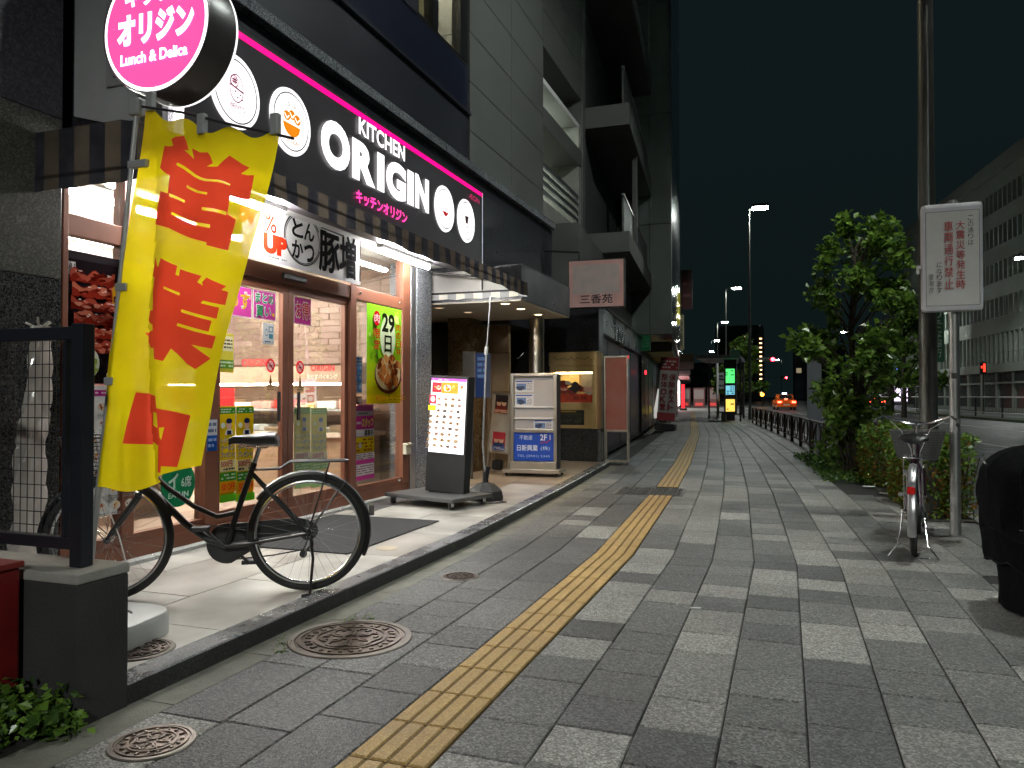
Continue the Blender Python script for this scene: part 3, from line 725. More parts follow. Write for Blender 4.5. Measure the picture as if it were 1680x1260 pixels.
for i, (y0, y1) in enumerate(((4.1, 5.35), (6.95, 8.10))):
    t = T('outdoor_tube_lamp', ['white tube lamp under the awning above the left window', 'white tube lamp under the awning above the right window'][i], 'tube lamp', (-3.92, (y0+y1)/2, 2.785), 0, 'tube lamps under the awning')
    L = (y1-y0)/2
    mb = MB(); mb.prism([(-0.05, -L, -0.001), (0.05, -L, -0.001), (0.03, -L, -0.06), (-0.03, -L, -0.06)], (0,0,0), (0, 2*L, 0)); mb.build('housing', M_white, t)
    mb = MB(); mb.cyl((0, -L+0.02, -0.09), (0, L-0.02, -0.09), 0.024, seg=12); mb.build('tube', M_tube, t, smooth=True)
# counter and shelves against the brick wall
M_cw = mat('counter_wood', (0.40, 0.25, 0.15), 0.5, var=0.15); M_red = mat('red_panel', (0.55, 0.02, 0.02), 0.4, var=0.08); M_pink = mat('pink_tray', (0.75, 0.3, 0.26), 0.5)
t = T('food_counter', 'long serving counter with glass case and red panel along the brick wall', 'counter', (-6, 7.9, 0.1))
def cp(name, m, *box): mb = MB(); mb.box(*box); return mb.build(name, m, t, world=True)
cp('base', M_cw, -8.6, -4.75, 7.75, 8.45, 0.101, 0.72); cp('top', mat('counter_top', (0.7, 0.55, 0.42), 0.35), -8.65, -4.7, 7.68, 8.5, 0.721, 0.77)
cp('shelf', M_white, -8.6, -4.75, 8.0, 8.45, 1.02, 1.04); cp('hood', mat('counter_hood', (0.62, 0.42, 0.28), 0.4), -8.6, -4.75, 7.85, 8.5, 1.36, 1.56)
cp('hood_light', glow('case_light', (1, 0.9, 0.74), 130.0), -8.5, -4.85, 7.95, 8.0, 1.335, 1.355)
cp('red_panel', M_red, -8.4, -6.35, 7.70, 7.72, 1.08, 1.30); cp('case_glass', M_glass, -8.6, -4.75, 7.74, 7.745, 0.78, 1.34)
for k in range(12):
    cp('tray', [M_pink, M_white, M_cw][k % 3], -8.5+k*0.31, -8.25+k*0.31, 7.85, 8.2, 0.78, 0.82+0.03*(k % 2))
    cp('box_lunch', [M_red, M_cw, M_white, M_pink][k % 4], -8.5+k*0.31, -8.24+k*0.31, 8.05, 8.35, 1.05, 1.12+0.02*(k % 3))
pr = Print((-6.4, 7.845, 1.37), UF, UZ, 0.6); pr.text('ORIGIN', 0.05, 0.20, 0.42, 0.29, 'e8202a', 0.03); pr.text('ORIGIN', 1.05, 0.13, 1.38, 0.20, 'e8202a', 0.03); pr.text('おかずバイキング', 1.0, 0.03, 1.42, 0.09, 'f4ead8', 0.02)
pr.build('lettering', t)
t = T('drink_shelf', 'white shelf rack with boxed goods behind the left shop window', 'shelf', (-5.6, 4.4, 0.1))
for k in range(4): cp('shelf', M_white, -6.0, -5.4, 3.6, 5.6, 0.3+k*0.42, 0.32+k*0.42)
for k in range(2): cp('side', M_cw, -6.0, -5.4, 3.56+k*2.05, 3.60+k*2.05, 0.101, 1.75)
for k in range(24): cp('carton', [M_pink, M_white, M_cw, M_red][random.randrange(4)], -5.95, -5.5, 3.65+(k % 8)*0.24, 3.84+(k % 8)*0.24, 0.325+(k//8)*0.42, 0.5+(k//8)*0.42+random.uniform(0, 0.1))

# ------------------------------------------------------------------ fascia sign
FP = -3.47
M_fas = mat('fascia_black', (0.075, 0.068, 0.076), 0.35, var=0.06)
fs = T('fascia_sign', 'long black illuminated fascia sign with white lettering and pink top strip', 'sign', (-3.5, 6.1, 2.75))
mb = MB(); mb.box(-3.92, FP, 3.66, 8.65, 2.76, 3.62); mb.build('panel', M_fas, fs, world=True)
mb = MB(); mb.box(-3.92, FP+0.004, 3.66, 8.65, 3.621, 3.665); mb.build('pink_strip', glow('pink_strip', (1.0, 0.0, 0.22), 1.2), fs, world=True)
mb = MB(); mb.box(-3.92, FP+0.006, 3.655, 8.655, 3.666, 3.69); mb.build('cap', M_blackmat, fs, world=True)
mb = MB(); mb.box(FP-0.02, FP+0.005, 8.651, 8.66, 2.76, 3.69); mb.build('edge_trim', glow('edge_trim', (0.8, 0.85, 1.0), 0.45, False), fs, world=True)
mb = MB(); mb.box(-3.55, FP+0.002, 3.66, 3.74, 2.78, 3.18); mb.build('white_panel', glow('white_panel', (1, 0.97, 1), 2.2), fs, world=True)
mb = MB()   # pale end cheek of the sign box, underside sloping up to the wall
mb.prism([(-4.21, 3.605, 2.96), (-3.505, 3.605, 2.765), (-3.505, 3.605, 4.1), (-4.21, 3.605, 4.1)], (0,0,0), (0, 0.045, 0)); mb.build('end_cheek', mat('cheek_grey', (0.42, 0.42, 0.43), 0.5, var=0.06), fs, world=True)
WH = 'ffffff'; LIT = 1.25
def disc(yc, zc, label, draw):
    pr = Print((FP, yc, zc), UX, UZ, LIT, 0.0012); mb = MB()
    mb.lathe([(0.0001, 0.012), (0.243, 0.012), (0.247, 0.0)], (FP+0.001, yc, zc), 48, 'x'); mb.build('disc', glow('sign_white', (1, 0.97, 0.98), LIT), fs, world=True)
    pr.k = 12; pr.ring(0, 0, 0.205, 0.214, '3a2a30', 0.0); draw(pr); pr.build('disc_print', fs)
def d_bento(p):
    c = 'c4407a'; p.ring(0, 0.02, 0.088, 0.096, c, 0.1, asp=0.72, n=30)
    p.line([(-0.065, 0.03), (0.07, 0.01)], 0.012, c, 0.1); p.ring(-0.025, 0.06, 0.034, 0.041, c, 0.1); p.line([(-0.05, 0.068), (0.0, 0.072)], 0.010, c, 0.1); p.line([(-0.05, 0.052), (0.0, 0.056)], 0.010, c, 0.1)
    p.line([(-0.034, 0.04), (-0.032, 0.085)], 0.010, c, 0.1); p.line([(-0.018, 0.04), (-0.016, 0.085)], 0.010, c, 0.1)
    for a, b in ((-0.03, -0.01), (0.02, -0.02), (-0.01, -0.045), (0.035, -0.05)): p.line([(a, b), (a+0.016, b+0.004)], 0.010, c, 0.1)
    p.text('BENTO', -0.075, -0.125, 0.075, -0.095, c, 0.01, 0.1); p.lines(-0.03, -0.15, 0.03, -0.14, 1, c)
def d_sozai(p):
    c = 'e88400'; n = 16; p.poly([(0.105*math.cos(math.pi+math.pi*i/n), -0.02+0.09*math.sin(math.pi+math.pi*i/n)) for i in range(n+1)], c, 0.9)
    for x, z, r in ((-0.06, 0.03, 0.04), (0.0, 0.05, 0.04), (0.06, 0.03, 0.042)): p.ell(x, z, r, r*0.9, c, 0.9); p.line([(x-0.03, z+0.01), (x, z-0.02), (x+0.03, z+0.012)], 0.010, WH)
    for x in (-0.05, 0.02): p.ring(x, 0.115, 0.008, 0.014, '9a6a20', 0.2)
    p.text('SOZAI', -0.075, -0.165, 0.075, -0.135, c, 0.01, 0.3)
def d_soup(p):
    c = 'c81828'; n = 14; p.poly([(-0.075, 0.0), (0.075, 0.0), (0.055, -0.07), (-0.055, -0.07)], 'f4f0f0', 2.0); p.ring(0, 0.0, 0.075, 0.08, c, 0.3, asp=1, a0=math.pi, a1=2*math.pi)
    p.poly([(0.066*math.cos(math.pi+math.pi*i/n), -0.03+0.045*math.sin(math.pi+math.pi*i/n)) for i in range(n+1)], c, 0.5); p.line([(-0.075, 0), (0.075, 0)], 0.008, c, 0.3)
    for x in (-0.01, 0.02, 0.045): p.line([(x, 0.01), (x+0.005, 0.12)], 0.007, c, 0.3)
    p.text('SOUP', -0.05, -0.14, 0.05, -0.115, c, 0.01, 0.2)
def d_cafe(p):
    c = '4a2418'; n = 14; p.poly([(-0.055, 0.055), (0.045, 0.055), (0.03, -0.03), (-0.035, -0.03)], c, 0.1); p.ring(0.055, 0.03, 0.016, 0.023, c, 0.1)
    p.ring(-0.005, -0.035, 0.035, 0.045, c, 0.1, a0=math.pi*1.1, a1=math.pi*1.9); p.text('CAFE', -0.05, -0.14, 0.05, -0.115, c, 0.01, 0.1)
for yc, zc, dr in ((4.20, 3.24, d_bento), (4.81, 3.24, d_sozai), (7.545, 3.22, d_soup), (8.14, 3.218, d_cafe)): disc(yc, zc, '', dr)
ML = glow('sign_white_letters', (1, 0.98, 0.98), 1.5)
def letters(name, txt, y0, y1, z0, z1, m, bold):
    vs, f_, x0, x1, b0, b1 = glyphs(txt, bold, 5); mb = MB()
    def pt(p, d): return (FP+d, y0+(p[0]-x0)/(x1-x0)*(y1-y0), z0+(p[1]-b0)/(b1-b0)*(z1-z0))
    mb.add([pt(p, 0.016) for p in vs], f_); mb.build(name, m, fs, world=True, fixn=False)
letters('kitchen_lettering', 'KITCHEN', 5.76, 6.61, 3.46, 3.61, ML, 0.022)
xo = 5.19
for ch, wd, lo, hi in (('O', 0.46, 3.05, 3.44), ('R', 0.42, 3.055, 3.40), ('I', 0.16, 3.058, 3.40), ('G', 0.42, 3.055, 3.405), ('I', 0.16, 3.07, 3.405), ('N', 0.34, 3.075, 3.415)):
    letters('letter', ch, xo, xo+wd-0.03, lo, hi, ML, 0.06); xo += wd+0.004
letters('katakana_lettering', 'キッチンオリジン', 5.72, 6.66, 2.86, 2.975, glow('pink_letters', (1.0, 0.05, 0.35), 1.6, False), 0.03)
letters('maker_lettering', 'ÆON', 8.2, 8.52, 3.50, 3.56, glow('dim_pink_letters', (0.75, 0.02, 0.15), 0.7, False), 0.0)

# ------------------------------------------------------------------ striped awning
M_sd = thin('awning_dark', (0.02, 0.02, 0.026), 0.1, c2=(0.03, 0.03, 0.036)); M_sl = thin('awning_tan', (0.066, 0.054, 0.041), 0.2, c2=(0.05, 0.042, 0.034)); M_in = thin('awning_lining', (0.5, 0.49, 0.46), 0.2)
aw = T('awning', 'long striped dark awning with valance below the fascia sign', 'awning', (-3.2, 6, 2.42))
AY0, AY1, AX = 3.30, 8.74, -2.92
n = 46; st = (AY1-AY0)/n
for i in range(n):
    y0 = AY0+i*st; a, b = y0, y0+st
    sag = lambda q: 0.012*math.sin(q*5.1)+0.008*math.sin(q*13)
    mb = MB(); mb.add([(AX+sag(a)*0.6, a, 2.40+sag(a)*0.5), (AX+sag(b)*0.6, b, 2.40+sag(b)*0.5), (AX-0.004, b, 2.56), (AX-0.004, a, 2.56), (-3.46, a, 2.75), (-3.46, b, 2.75)], [(0,1,2,3), (3,2,5,4)])
    mb.build('stripe', M_sl if i % 2 else M_sd, aw, world=True, fixn=False)
nx = 11; sx = (AX+4.2)/nx
for yy_, nm in ((AY0, 'end_stripe'), (AY1, 'end_stripe')):
    for i in range(nx):
        x0, x1 = AX-i*sx, AX-(i+1)*sx
        ztop = lambda q: min(2.75, 2.56+0.352*(AX-q))
        mb = MB(); mb.add([(x0, yy_, 2.40+0.006*math.sin(x0*20)), (x1, yy_, 2.40+0.006*math.sin(x1*20)), (x1, yy_, ztop(x1)), (x0, yy_, ztop(x0))], [(0,1,2,3)])
        mb.build(nm, M_sl if i % 2 else M_sd, aw, world=True, fixn=False)
        if yy_ == AY1:
            mb = MB(); mb.add([(x0, yy_-0.006, 2.40+0.008*math.sin(x0*20)), (x1, yy_-0.006, 2.40+0.008*math.sin(x1*20)), (x1, yy_-0.006, 2.475), (x0, yy_-0.006, 2.475)], [(0,1,2,3)])
            mb.build('lining_stripe', mat('lining_light', (0.6, 0.58, 0.5), 0.8) if i % 2 else mat('lining_grey', (0.3, 0.3, 0.3), 0.8), aw, world=True, fixn=False)
            mb = MB(); mb.add([(x0, yy_-0.005, 2.49), (x1, yy_-0.005, 2.49), (x1, yy_-0.005, ztop(x1)-0.004), (x0, yy_-0.005, ztop(x0)-0.004)], [(0,1,2,3)]); mb.build('lining', M_in, aw, world=True, fixn=False)
mb = MB(); mb.tube([(-4.2, AY0+0.01, 2.48), (AX-0.02, AY0+0.01, 2.48), (AX-0.02, AY1-0.015, 2.48), (-4.2, AY1-0.015, 2.48)], 0.011, 8)
for yq in (3.7, 8.45): mb.tube([(-4.1, yq, 2.72), (AX-0.02, yq, 2.54)], 0.01, 6)
mb.tube([(-3.5, AY1-0.012, 2.70), (-3.5, AY1-0.012, 2.5)], 0.008, 6)
mb.build('frame', M_blackmat, aw, world=True, smooth=True)

# ------------------------------------------------------------------ round projecting sign
rs = T('round_sign', 'round pink and white illuminated sign projecting above the yellow banner', 'sign', (-3.07, 3.1, 3.12))
mb = MB(); mb.lathe([(0.34, 0.012), (0.348, 0.0), (0.348, 0.012), (0.352, 0.02), (0.352, 0.20), (0.34, 0.21), (0.0001, 0.21)], (0,0,0), 64, 'y'); mb.build('drum', mat('drum_grey', (0.075, 0.072, 0.075), 0.35, 0.3, var=0.05), rs, smooth=True)
mb = MB(); mb.lathe([(0.345, 0.207), (0.353, 0.207), (0.353, 0.214), (0.345, 0.214)], (0,0,0), 64, 'y'); mb.build('rear_rim', glow('rim_white', (1, 1, 1), 1.2, False), rs)
mb = MB(); mb.lathe([(0.0001, 0.004), (0.34, 0.004)], (0,0,0), 64, 'y'); mb.build('white_face', glow('sign_face_white', (1, 0.97, 1), 2.0), rs)
mb = MB(); mb.lathe([(0.0001, 0.002), (0.322, 0.002)], (0,0,0), 64, 'y'); mb.build('pink_face', glow('sign_face_pink', (1.0, 0.09, 0.36), 1.05), rs)
pr = Print((0, 0.001, 0), UF, UZ, 2.2); pr.k = 1
pr.text('キッチン', -0.20, 0.115, 0.22, 0.225, WH, 0.045); pr.text('オリジン', -0.25, -0.085, 0.255, 0.085, WH, 0.055); pr.text('Lunch & Delica', -0.225, -0.185, 0.215, -0.125, WH, 0.025)
pr.build('lettering', rs, world=False)
M_brk = mat('bracket_grey', (0.36, 0.36, 0.37), 0.5, 0.2)
mb = MB(); mb.bbox(-0.86, -0.56, 0.485, 0.502, -0.02, 0.62, 0.004); mb.build('wall_plate', M_brk, rs)
for z_ in (0.03, 0.5): mb = MB(); mb.prism([(-0.80, 0.484, z_), (-0.74, 0.484, z_), (-0.20, 0.15, z_), (-0.26, 0.15, z_)], (0,0,0), (0, 0, 0.06)); mb.build('arm', M_brk, rs)
# ================================================================== posters and stickers on the shopfront
GX = FX+0.006
def sheet(name, label, cat, y0, y1, z0, z1, draw, es='paper', x=GX, bgc='ffffff', group=None, th_=0.002, skew=0.0):
    """printed sheet facing the street; draw(p,w,h) lays the print"""
    t = T(name, label, cat, (x, (y0+y1)/2, z0), 0, group)
    mb = MB(); mb.box(x, x+th_, y0, y1, z0, z1); mb.build('backing', paper('dcdcd8'), t, world=True)
    p = Print((x+th_, y0, z0), UX, UZ, 'paper'); W_, H_ = y1-y0, z1-z0
    p.rect(0, 0, W_, H_, bgc); draw(p, W_, H_); p.build('print', t); return t
def d_meat(p, W, H):
    p.rect(0, 0, W, H, '241c20'); p.rect(0, H-0.05, W, H, '3a3438')
    for i, ch in enumerate('リジン'[:3]):
        pass
    p.rect(0.0, H-0.15, 0.032, H-0.07, 'ffffff'); p.rect(0.036, H-0.15, 0.072, H-0.07, 'ffffff'); p.text('ン', 0.004, H-0.14, 0.03, H-0.08, '222222', 0.02); p.text('リ', 0.040, H-0.14, 0.068, H-0.08, '222222', 0.02)
    z_ = 0.68
    for k in range(6):                                       # stacked slices, each with a lit top edge and glaze
        ctr = 0.20+random.uniform(-0.012, 0.012); hw = 0.165+random.uniform(-0.01, 0.012); hh = 0.052
        top = [(ctr-hw+2*hw*i/16, z_+hh*(0.55+0.35*math.sin(i*0.9+k)+random.uniform(-0.12, 0.12))) for i in range(17)]
        bot = [(ctr+hw-2*hw*i/16, z_-hh*(0.85+random.uniform(-0.15, 0.15))) for i in range(17)]
        p.poly(top+bot, ['8e2a1e', '9e3022', '7c2218'][k % 3])
        mid = [(x, y-hh*0.75+random.uniform(-0.006, 0.006)) for x, y in top][::-1]
        p.poly([(x, y-0.006) for x, y in top]+mid, ['c4604a', 'd0745a', 'b84e3c'][k % 3])
        for j in range(9): p.blob(random.uniform(ctr-hw+0.03, ctr+hw-0.03), z_+random.uniform(-0.03, 0.03), random.uniform(0.006, 0.016), random.choice(['e09078', '6a180f', 'b04030', 'd87a60', '5a140c']), 9, 0.4, random.uniform(1.5, 3))
        for j in range(5): p.blob(random.uniform(ctr-hw+0.03, ctr+hw-0.03), z_+random.uniform(0.0, 0.03), random.uniform(0.002, 0.005), 'fdeee6', 7, 0.4, random.uniform(1.5, 4))
        z_ -= 0.088
    p.poly([(0.29, 0.52), (0.29, 0.62), (0.33, 0.67), (0.41, 0.66), (0.44, 0.60), (0.43, 0.50)], 'd8a020'); p.poly([(0.30, 0.53), (0.30, 0.57), (0.43, 0.56), (0.42, 0.51)], '4a1420'); p.ell(0.36, 0.61, 0.03, 0.025, '1c1c1c'); p.lines(0.31, 0.53, 0.42, 0.56, 1, 'f8e8c0')
    p.ell(0.10, 0.13, 0.092, 0.10, 'e8ecdc')
    for j in range(34): p.blob(0.10+random.uniform(-0.07, 0.07), 0.13+random.uniform(-0.07, 0.07), random.uniform(0.012, 0.026), random.choice(['a8bc5c', '8aa446', 'c4d084', '6e8a34', 'd4dca0']), 9, 0.3)
    p.rect(0.27, 0.12, 0.40, 0.20, 'ece0d0'); p.blob(0.335, 0.15, 0.035, 'a84a36', 14, 0.2, 1.4); p.rect(0.27, 0.09, 0.40, 0.12, 'c02428'); p.text('0円', 0.22, 0.025, 0.30, 0.075, 'e8dcc0', 0.02); p.lines(0.31, 0.03, 0.43, 0.07, 2, 'd8ccb0')
sheet('food_poster', 'tall dark poster of stacked glazed meat slices in the left window', 'poster', 3.535, 3.945, 1.28, 2.11, d_meat, 0.10)
def d_redstrip(p, W, H):
    p.rect(0, 0, W, H, 'd01c24'); p.textv('厚切りましま', 0.02, 0.06, W-0.03, H-0.04, 'f8e060', 0.05)
sheet('red_banner_strip', 'narrow red vertical poster with yellow characters beside the meat poster', 'poster', 3.952, 4.115, 1.28, 2.10, d_redstrip, 0.12, FX+0.05)
def d_menu(p, W, H, title='c02890'):
    p.rect(0, H-0.075, W, H, 'f4f0f0'); p.rect(0, H-0.068, W, H-0.03, title); p.lines(0.05, H-0.06, W-0.02, H-0.036, 1, 'f8e0f0')
    p.rect(0.0, H-0.26, 0.11, H-0.09, 'd2202a'); p.ring(0.055, H-0.165, 0.034, 0.042, 'f4e8e4'); p.rect(0.04, H-0.185, 0.07, H-0.145, 'f4e8e4')
    y = H-0.14; k = 0
    while y > 0.05:
        x = 0.15 if y > H-0.28 else 0.05
        while x < W-0.04:
            p.food(x+0.02, y, 0.032, n=5, plate='e6ded6'); p.lines(x-0.02, y-0.062, x+0.06, y-0.04, 2, '8a8a8a'); x += 0.105
        if k % 2: p.rect(0.015, y-0.05, 0.05, y-0.02, ['f0d820', 'e02830', '6ab030'][k % 3])
        y -= 0.105; k += 1
sheet('menu_poster', 'white menu poster of small dishes below the meat poster', 'poster', 3.535, 3.945, 0.42, 1.27, d_menu, 0.12)
def d_banner(p, W, H):
    K1 = thin('banner_black', (0.012, 0.012, 0.013), 0.0); RD = thin('banner_red', (0.72, 0.035, 0.012), 0.0)
    p.text('50', -0.02, 0.26, 0.16, 0.46, RD, 0.06); p.text('%', 0.29, 0.25, 0.45, 0.43, RD, 0.012); p.text('UP', 0.27, 0.07, 0.60, 0.24, RD, 0.07); p.lines(0.32, 0.035, 0.60, 0.055, 1, '888888')
    p.ring(0.83, 0.28, 0.215, 0.222, K1, asp=1.18); p.ring(0.83, 0.28, 0.228, 0.240, K1, asp=1.18, a0=0.5, a1=3.3); p.ring(0.83, 0.28, 0.226, 0.236, K1, asp=1.18, a0=3.6, a1=6.0)
    p.textv('とか', 0.66, 0.08, 0.83, 0.46, K1, 0.03); p.textv('んつ', 0.84, 0.07, 1.0, 0.46, K1, 0.03)
    p.text('豚', 1.08, 0.05, 1.42, 0.42, K1, 0.05); p.text('増', 1.43, 0.04, 1.72, 0.45, K1, 0.05); p.poly([(1.1, 0.44), (1.5, 0.43), (1.5, 0.50), (1.1, 0.50)], '5a5a5c')
    p.rect(W-0.02, 0, W, H, '1a1a1a'); p.poly([(0.0, 0.0), (0, 0.03), (W, 0.035), (W, 0)], 'f4f4f8')
sheet('transom_banner', 'white banner with red percentage and black brush lettering above the door', 'banner', 5.06, 6.87, 2.335, 2.86, d_banner, 0.25, -4.11)
def d_pk(a, b=None, c1='2aa06a', c2='f0d030'):
    def f(p, W, H):
        p.rect(0, 0, W, H, 'f6d8ec'); p.rect(0.008, 0.008, W-0.008, H-0.008, 'e250b0')
        if b:
            p.text(a, 0.02, H*0.54, W-0.02, H*0.93, WH, 0.08); p.text(a, 0.025, H*0.56, W-0.025, H*0.91, c1, 0.02)
            p.text(b, 0.03, H*0.08, W-0.07, H*0.48, WH, 0.08); p.text(b, 0.035, H*0.10, W-0.075, H*0.46, c1, 0.02); p.ell(W-0.04, H*0.2, 0.018, 0.016, c2)
        else: p.text(a, 0.02, H*0.2, W-0.02, H*0.85, WH, 0.09); p.text(a, 0.025, H*0.23, W-0.025, H*0.82, c2, 0.02)
    return f
sheet('pink_sticker', 'pink window sticker with green bulk-buy lettering on the left door leaf', 'sticker', 5.33, 5.63, 1.855, 2.10, d_pk('まとめ', '買い'), 0.25, FX-0.005)
sheet('pink_sticker', 'pink window sticker half hidden by the yellow banner edge', 'sticker', 5.02, 5.31, 1.85, 2.10, d_pk('ゅす', c2='f0c030'), 0.25, FX-0.005)
sheet('pink_sticker', 'pink window sticker with red and yellow lettering on the right door leaf', 'sticker', 5.90, 6.16, 1.86, 2.11, d_pk('お得!', c2='e02030'), 0.25, FX-0.005)
def d_pay(p, W, H):
    p.rect(0.006, 0.006, W-0.006, H-0.006, 'f8fafa'); p.ring(0.045, H*0.55, 0.025, 0.031, '3888a8', asp=0.7); p.rect(W*0.5, H*0.58, W-0.02, H*0.85, '3888a8'); p.rect(W*0.5+0.008, H*0.62, W-0.028, H*0.81, 'f8fafa'); p.rect(W*0.5, H*0.28, W-0.02, H*0.5, '60a0b8'); p.lines(0.02, 0.012, W-0.02, 0.035, 1, '446688')
sheet('payment_sticker', 'small white sticker with phone and card symbols on the door glass', 'sticker', 5.46, 5.61, 1.645, 1.83, d_pay, 0.25, FX-0.005)
def d_nosmoke(p, W, H):
    c = W/2; p.ell(c, H-c, c, c, 'c01c24'); p.ell(c, H-c, c*0.72, c*0.72, 'f4ece8'); p.line([(c*0.45, H-c*0.5), (c*1.55, H-c*1.5)], c*0.22, 'c01c24'); p.line([(c*0.6, H-c*1.1), (c*1.4, H-c*0.95)], c*0.13, '333333')
def round_sticker(yc, zc, label):
    t = T('no_smoking_sticker', label, 'sticker', (FX-0.004, yc, zc), 0, 'no smoking stickers on the door'); p = Print((FX-0.004, yc-0.06, zc-0.06), UX, UZ, 'paper'); d_nosmoke(p, 0.12, 0.12); p.build('print', t)
round_sticker(5.565, 1.465, 'round no smoking sticker on the left door leaf'); round_sticker(5.995, 1.465, 'round no smoking sticker on the right door leaf')
for yc, lb in ((5.565, 'brown triangular warning sticker on the left door leaf'), (5.995, 'brown triangular warning sticker on the right door leaf')):
    t = T('warning_sticker', lb, 'sticker', (FX-0.004, yc, 1.26), 0, 'triangular stickers on the door'); p = Print((FX-0.004, yc-0.06, 1.24), UX, UZ, 'paper')
    p.poly([(0.03, 0.05), (0.09, 0.05), (0.06, 0.15)], '7a5a40'); p.rect(0, 0, 0.12, 0.06, '94785c'); p.lines(0.015, 0.01, 0.105, 0.05, 2, '4a3626'); p.ell(0.06, 0.085, 0.008, 0.02, '3a2a20'); p.build('print', t)
def d_coupon(pale_ink):
    def f(p, W, H):
        Y, G, O, K, N = ('f0d018', '4aa030', 'f0a020', '2a2a2a', '28305a') if not pale_ink else ('ece6a8', 'a8d098', 'f0dcb0', '90a0b0', 'a0b0d0')
        p.rect(0, 0, W, H, Y); p.rect(0, H-0.06, W, H-0.01, G); p.lines(0.02, H-0.055, W-0.02, H-0.015, 2, 'e8f4d8')
        p.ell(W*0.6, H*0.80, 0.030, 0.036, 'f4cfb0' if not pale_ink else 'f0e4dc'); p.ell(W*0.6, H*0.845, 0.036, 0.022, N); p.poly([(W*0.6-0.05, H*0.70), (W*0.6+0.05, H*0.70), (W*0.6+0.035, H*0.755), (W*0.6-0.035, H*0.755)], 'f4f4f4'); p.rect(W*0.6-0.025, H*0.70, W*0.6+0.025, H*0.745, N)
        p.ell(W*0.22, H*0.80, 0.026, 0.022, 'e4f0e0')
        for k, s_ in enumerate(('レシート', 'クーポン', 'プレゼント!')): p.text(s_, 0.012, H*(0.61-k*0.075), W-0.012, H*(0.675-k*0.075), WH, 0.07); p.text(s_, 0.014, H*(0.612-k*0.075), W-0.014, H*(0.672-k*0.075), K, 0.02)
        p.rect(0, H*0.32, W, H*0.44, 'fbf3b8' if not pale_ink else 'f4f2e0'); p.text('500円', 0.012, H*0.365, W*0.75, H*0.43, 'c83058' if not pale_ink else 'e4b0c0', 0.03); p.lines(0.015, H*0.325, W-0.015, H*0.36, 1, K)
        p.rect(0, H*0.22, W, H*0.31, G); p.lines(0.015, H*0.23, W-0.015, H*0.30, 2, 'e4f4d4'); p.rect(0.01, H*0.10, W-0.01, H*0.21, O); p.text('50 OFF', 0.02, H*0.12, W-0.02, H*0.19, 'e04820' if not pale_ink else 'f0c0a0', 0.03); p.rect(0, 0, W, H*0.08, '60b828' if not pale_ink else 'b0dc98')
    return f
sheet('coupon_poster', 'yellow coupon poster on the left door leaf, nearer the yellow banner', 'poster', 4.925, 5.115, 0.36, 1.12, d_coupon(False), 0.3, FX-0.005, 'f0d018', 'coupon posters on the left door leaf')
sheet('coupon_poster', 'yellow coupon poster on the left door leaf, directly behind the saddle', 'poster', 5.125, 5.34, 0.34, 1.12, d_coupon(False), 0.3, FX-0.005, 'f0d018', 'coupon posters on the left door leaf')
sheet('pale_coupon_poster', 'pale coupon sheet on the right door leaf, left of two', 'poster', 5.905, 6.16, 0.36, 1.10, d_coupon(True), 0.3, FX-0.005, 'ece6a8', 'pale coupon sheets on the right door leaf')  # second pair of coupon sheets, drawn in paler inks
sheet('pale_coupon_poster', 'pale coupon sheet on the right door leaf, right of two', 'poster', 6.17, 6.43, 0.34, 1.09, d_coupon(True), 0.3, FX-0.005, 'ece6a8', 'pale coupon sheets on the right door leaf')
def d_29(p, W, H):
    n = 12
    for k in range(n): p.rect(0, H*k/n, W, H*(k+1)/n, '%02x%02x%02x' % (int(245-100*min(1, k/7)), int(215+8*min(1, k/6)), int(20+30*k/n)))
    p.k = 3
    for k in range(26): p.blob(random.uniform(0.04, W-0.04), random.uniform(H*0.45, H-0.03), random.uniform(0.02, 0.06), random.choice(['9ad426', 'b4e23a', '7cc21e', 'd8ee80']), 9, 0.4)
    p.ell(W*0.56, H*0.68, 0.17, 0.24, 'e8f4c8'); p.text('29', W*0.38, H*0.73, W*0.76, H*0.93, '1c2412', 0.035); p.text('日', W*0.46, H*0.53, W*0.66, H*0.70, '1c2412', 0.03)
    p.ell(W*0.23, H*0.86, 0.075, 0.082, 'd42028'); p.text('肉', W*0.155, H*0.815, W*0.305, H*0.905, 'fbe8d8', 0.03); p.textv('限定', W*0.13, H*0.54, W*0.31, H*0.76, 'd42028', 0.03); p.textv('肉の日丼', W*0.78, H*0.50, W*0.92, H*0.84, 'd04018', 0.02)
    p.ell(W*0.53, H*0.29, W*0.40, H*0.19, '5a2a1a'); p.ell(W*0.53, H*0.31, W*0.37, H*0.175, 'e8d8a0')
    for k in range(60):
        a = random.uniform(0, 6.28); d_ = math.sqrt(random.random()); p.blob(W*0.53+d_*W*0.33*math.cos(a), H*0.33+d_*H*0.15*math.sin(a), random.uniform(0.02, 0.05), random.choice(['a85c28', 'c47a38', '8a4018', 'd89a58', '70300f', 'e0b070']), 10, 0.3)
    p.text('¥925', W*0.06, 0.03, W*0.36, 0.09, 'e8a020', 0.03); p.lines(W*0.42, 0.03, W-0.04, 0.09, 2, 'c89018')
sheet('rice_bowl_poster', 'bright green and yellow poster of a meat rice bowl in the right window', 'poster', 7.105, 7.86, 1.12, 2.185, d_29, 0.28, FX+0.04, 'a8d828')
def d_blue(p, W, H):
    p.rect(0, H-0.06, W, H, '2a6ab8'); p.lines(0.01, H-0.05, W-0.01, H-0.02, 1, 'd8e8f8')
    for i in range(2):
        for j in range(3): p.rect(0.01+i*0.08, 0.01+j*0.1, 0.075+i*0.08, 0.095+j*0.1, '4a90d8'); p.ell(0.045+i*0.08, 0.06+j*0.1, 0.02, 0.025, 'd4e8f8')
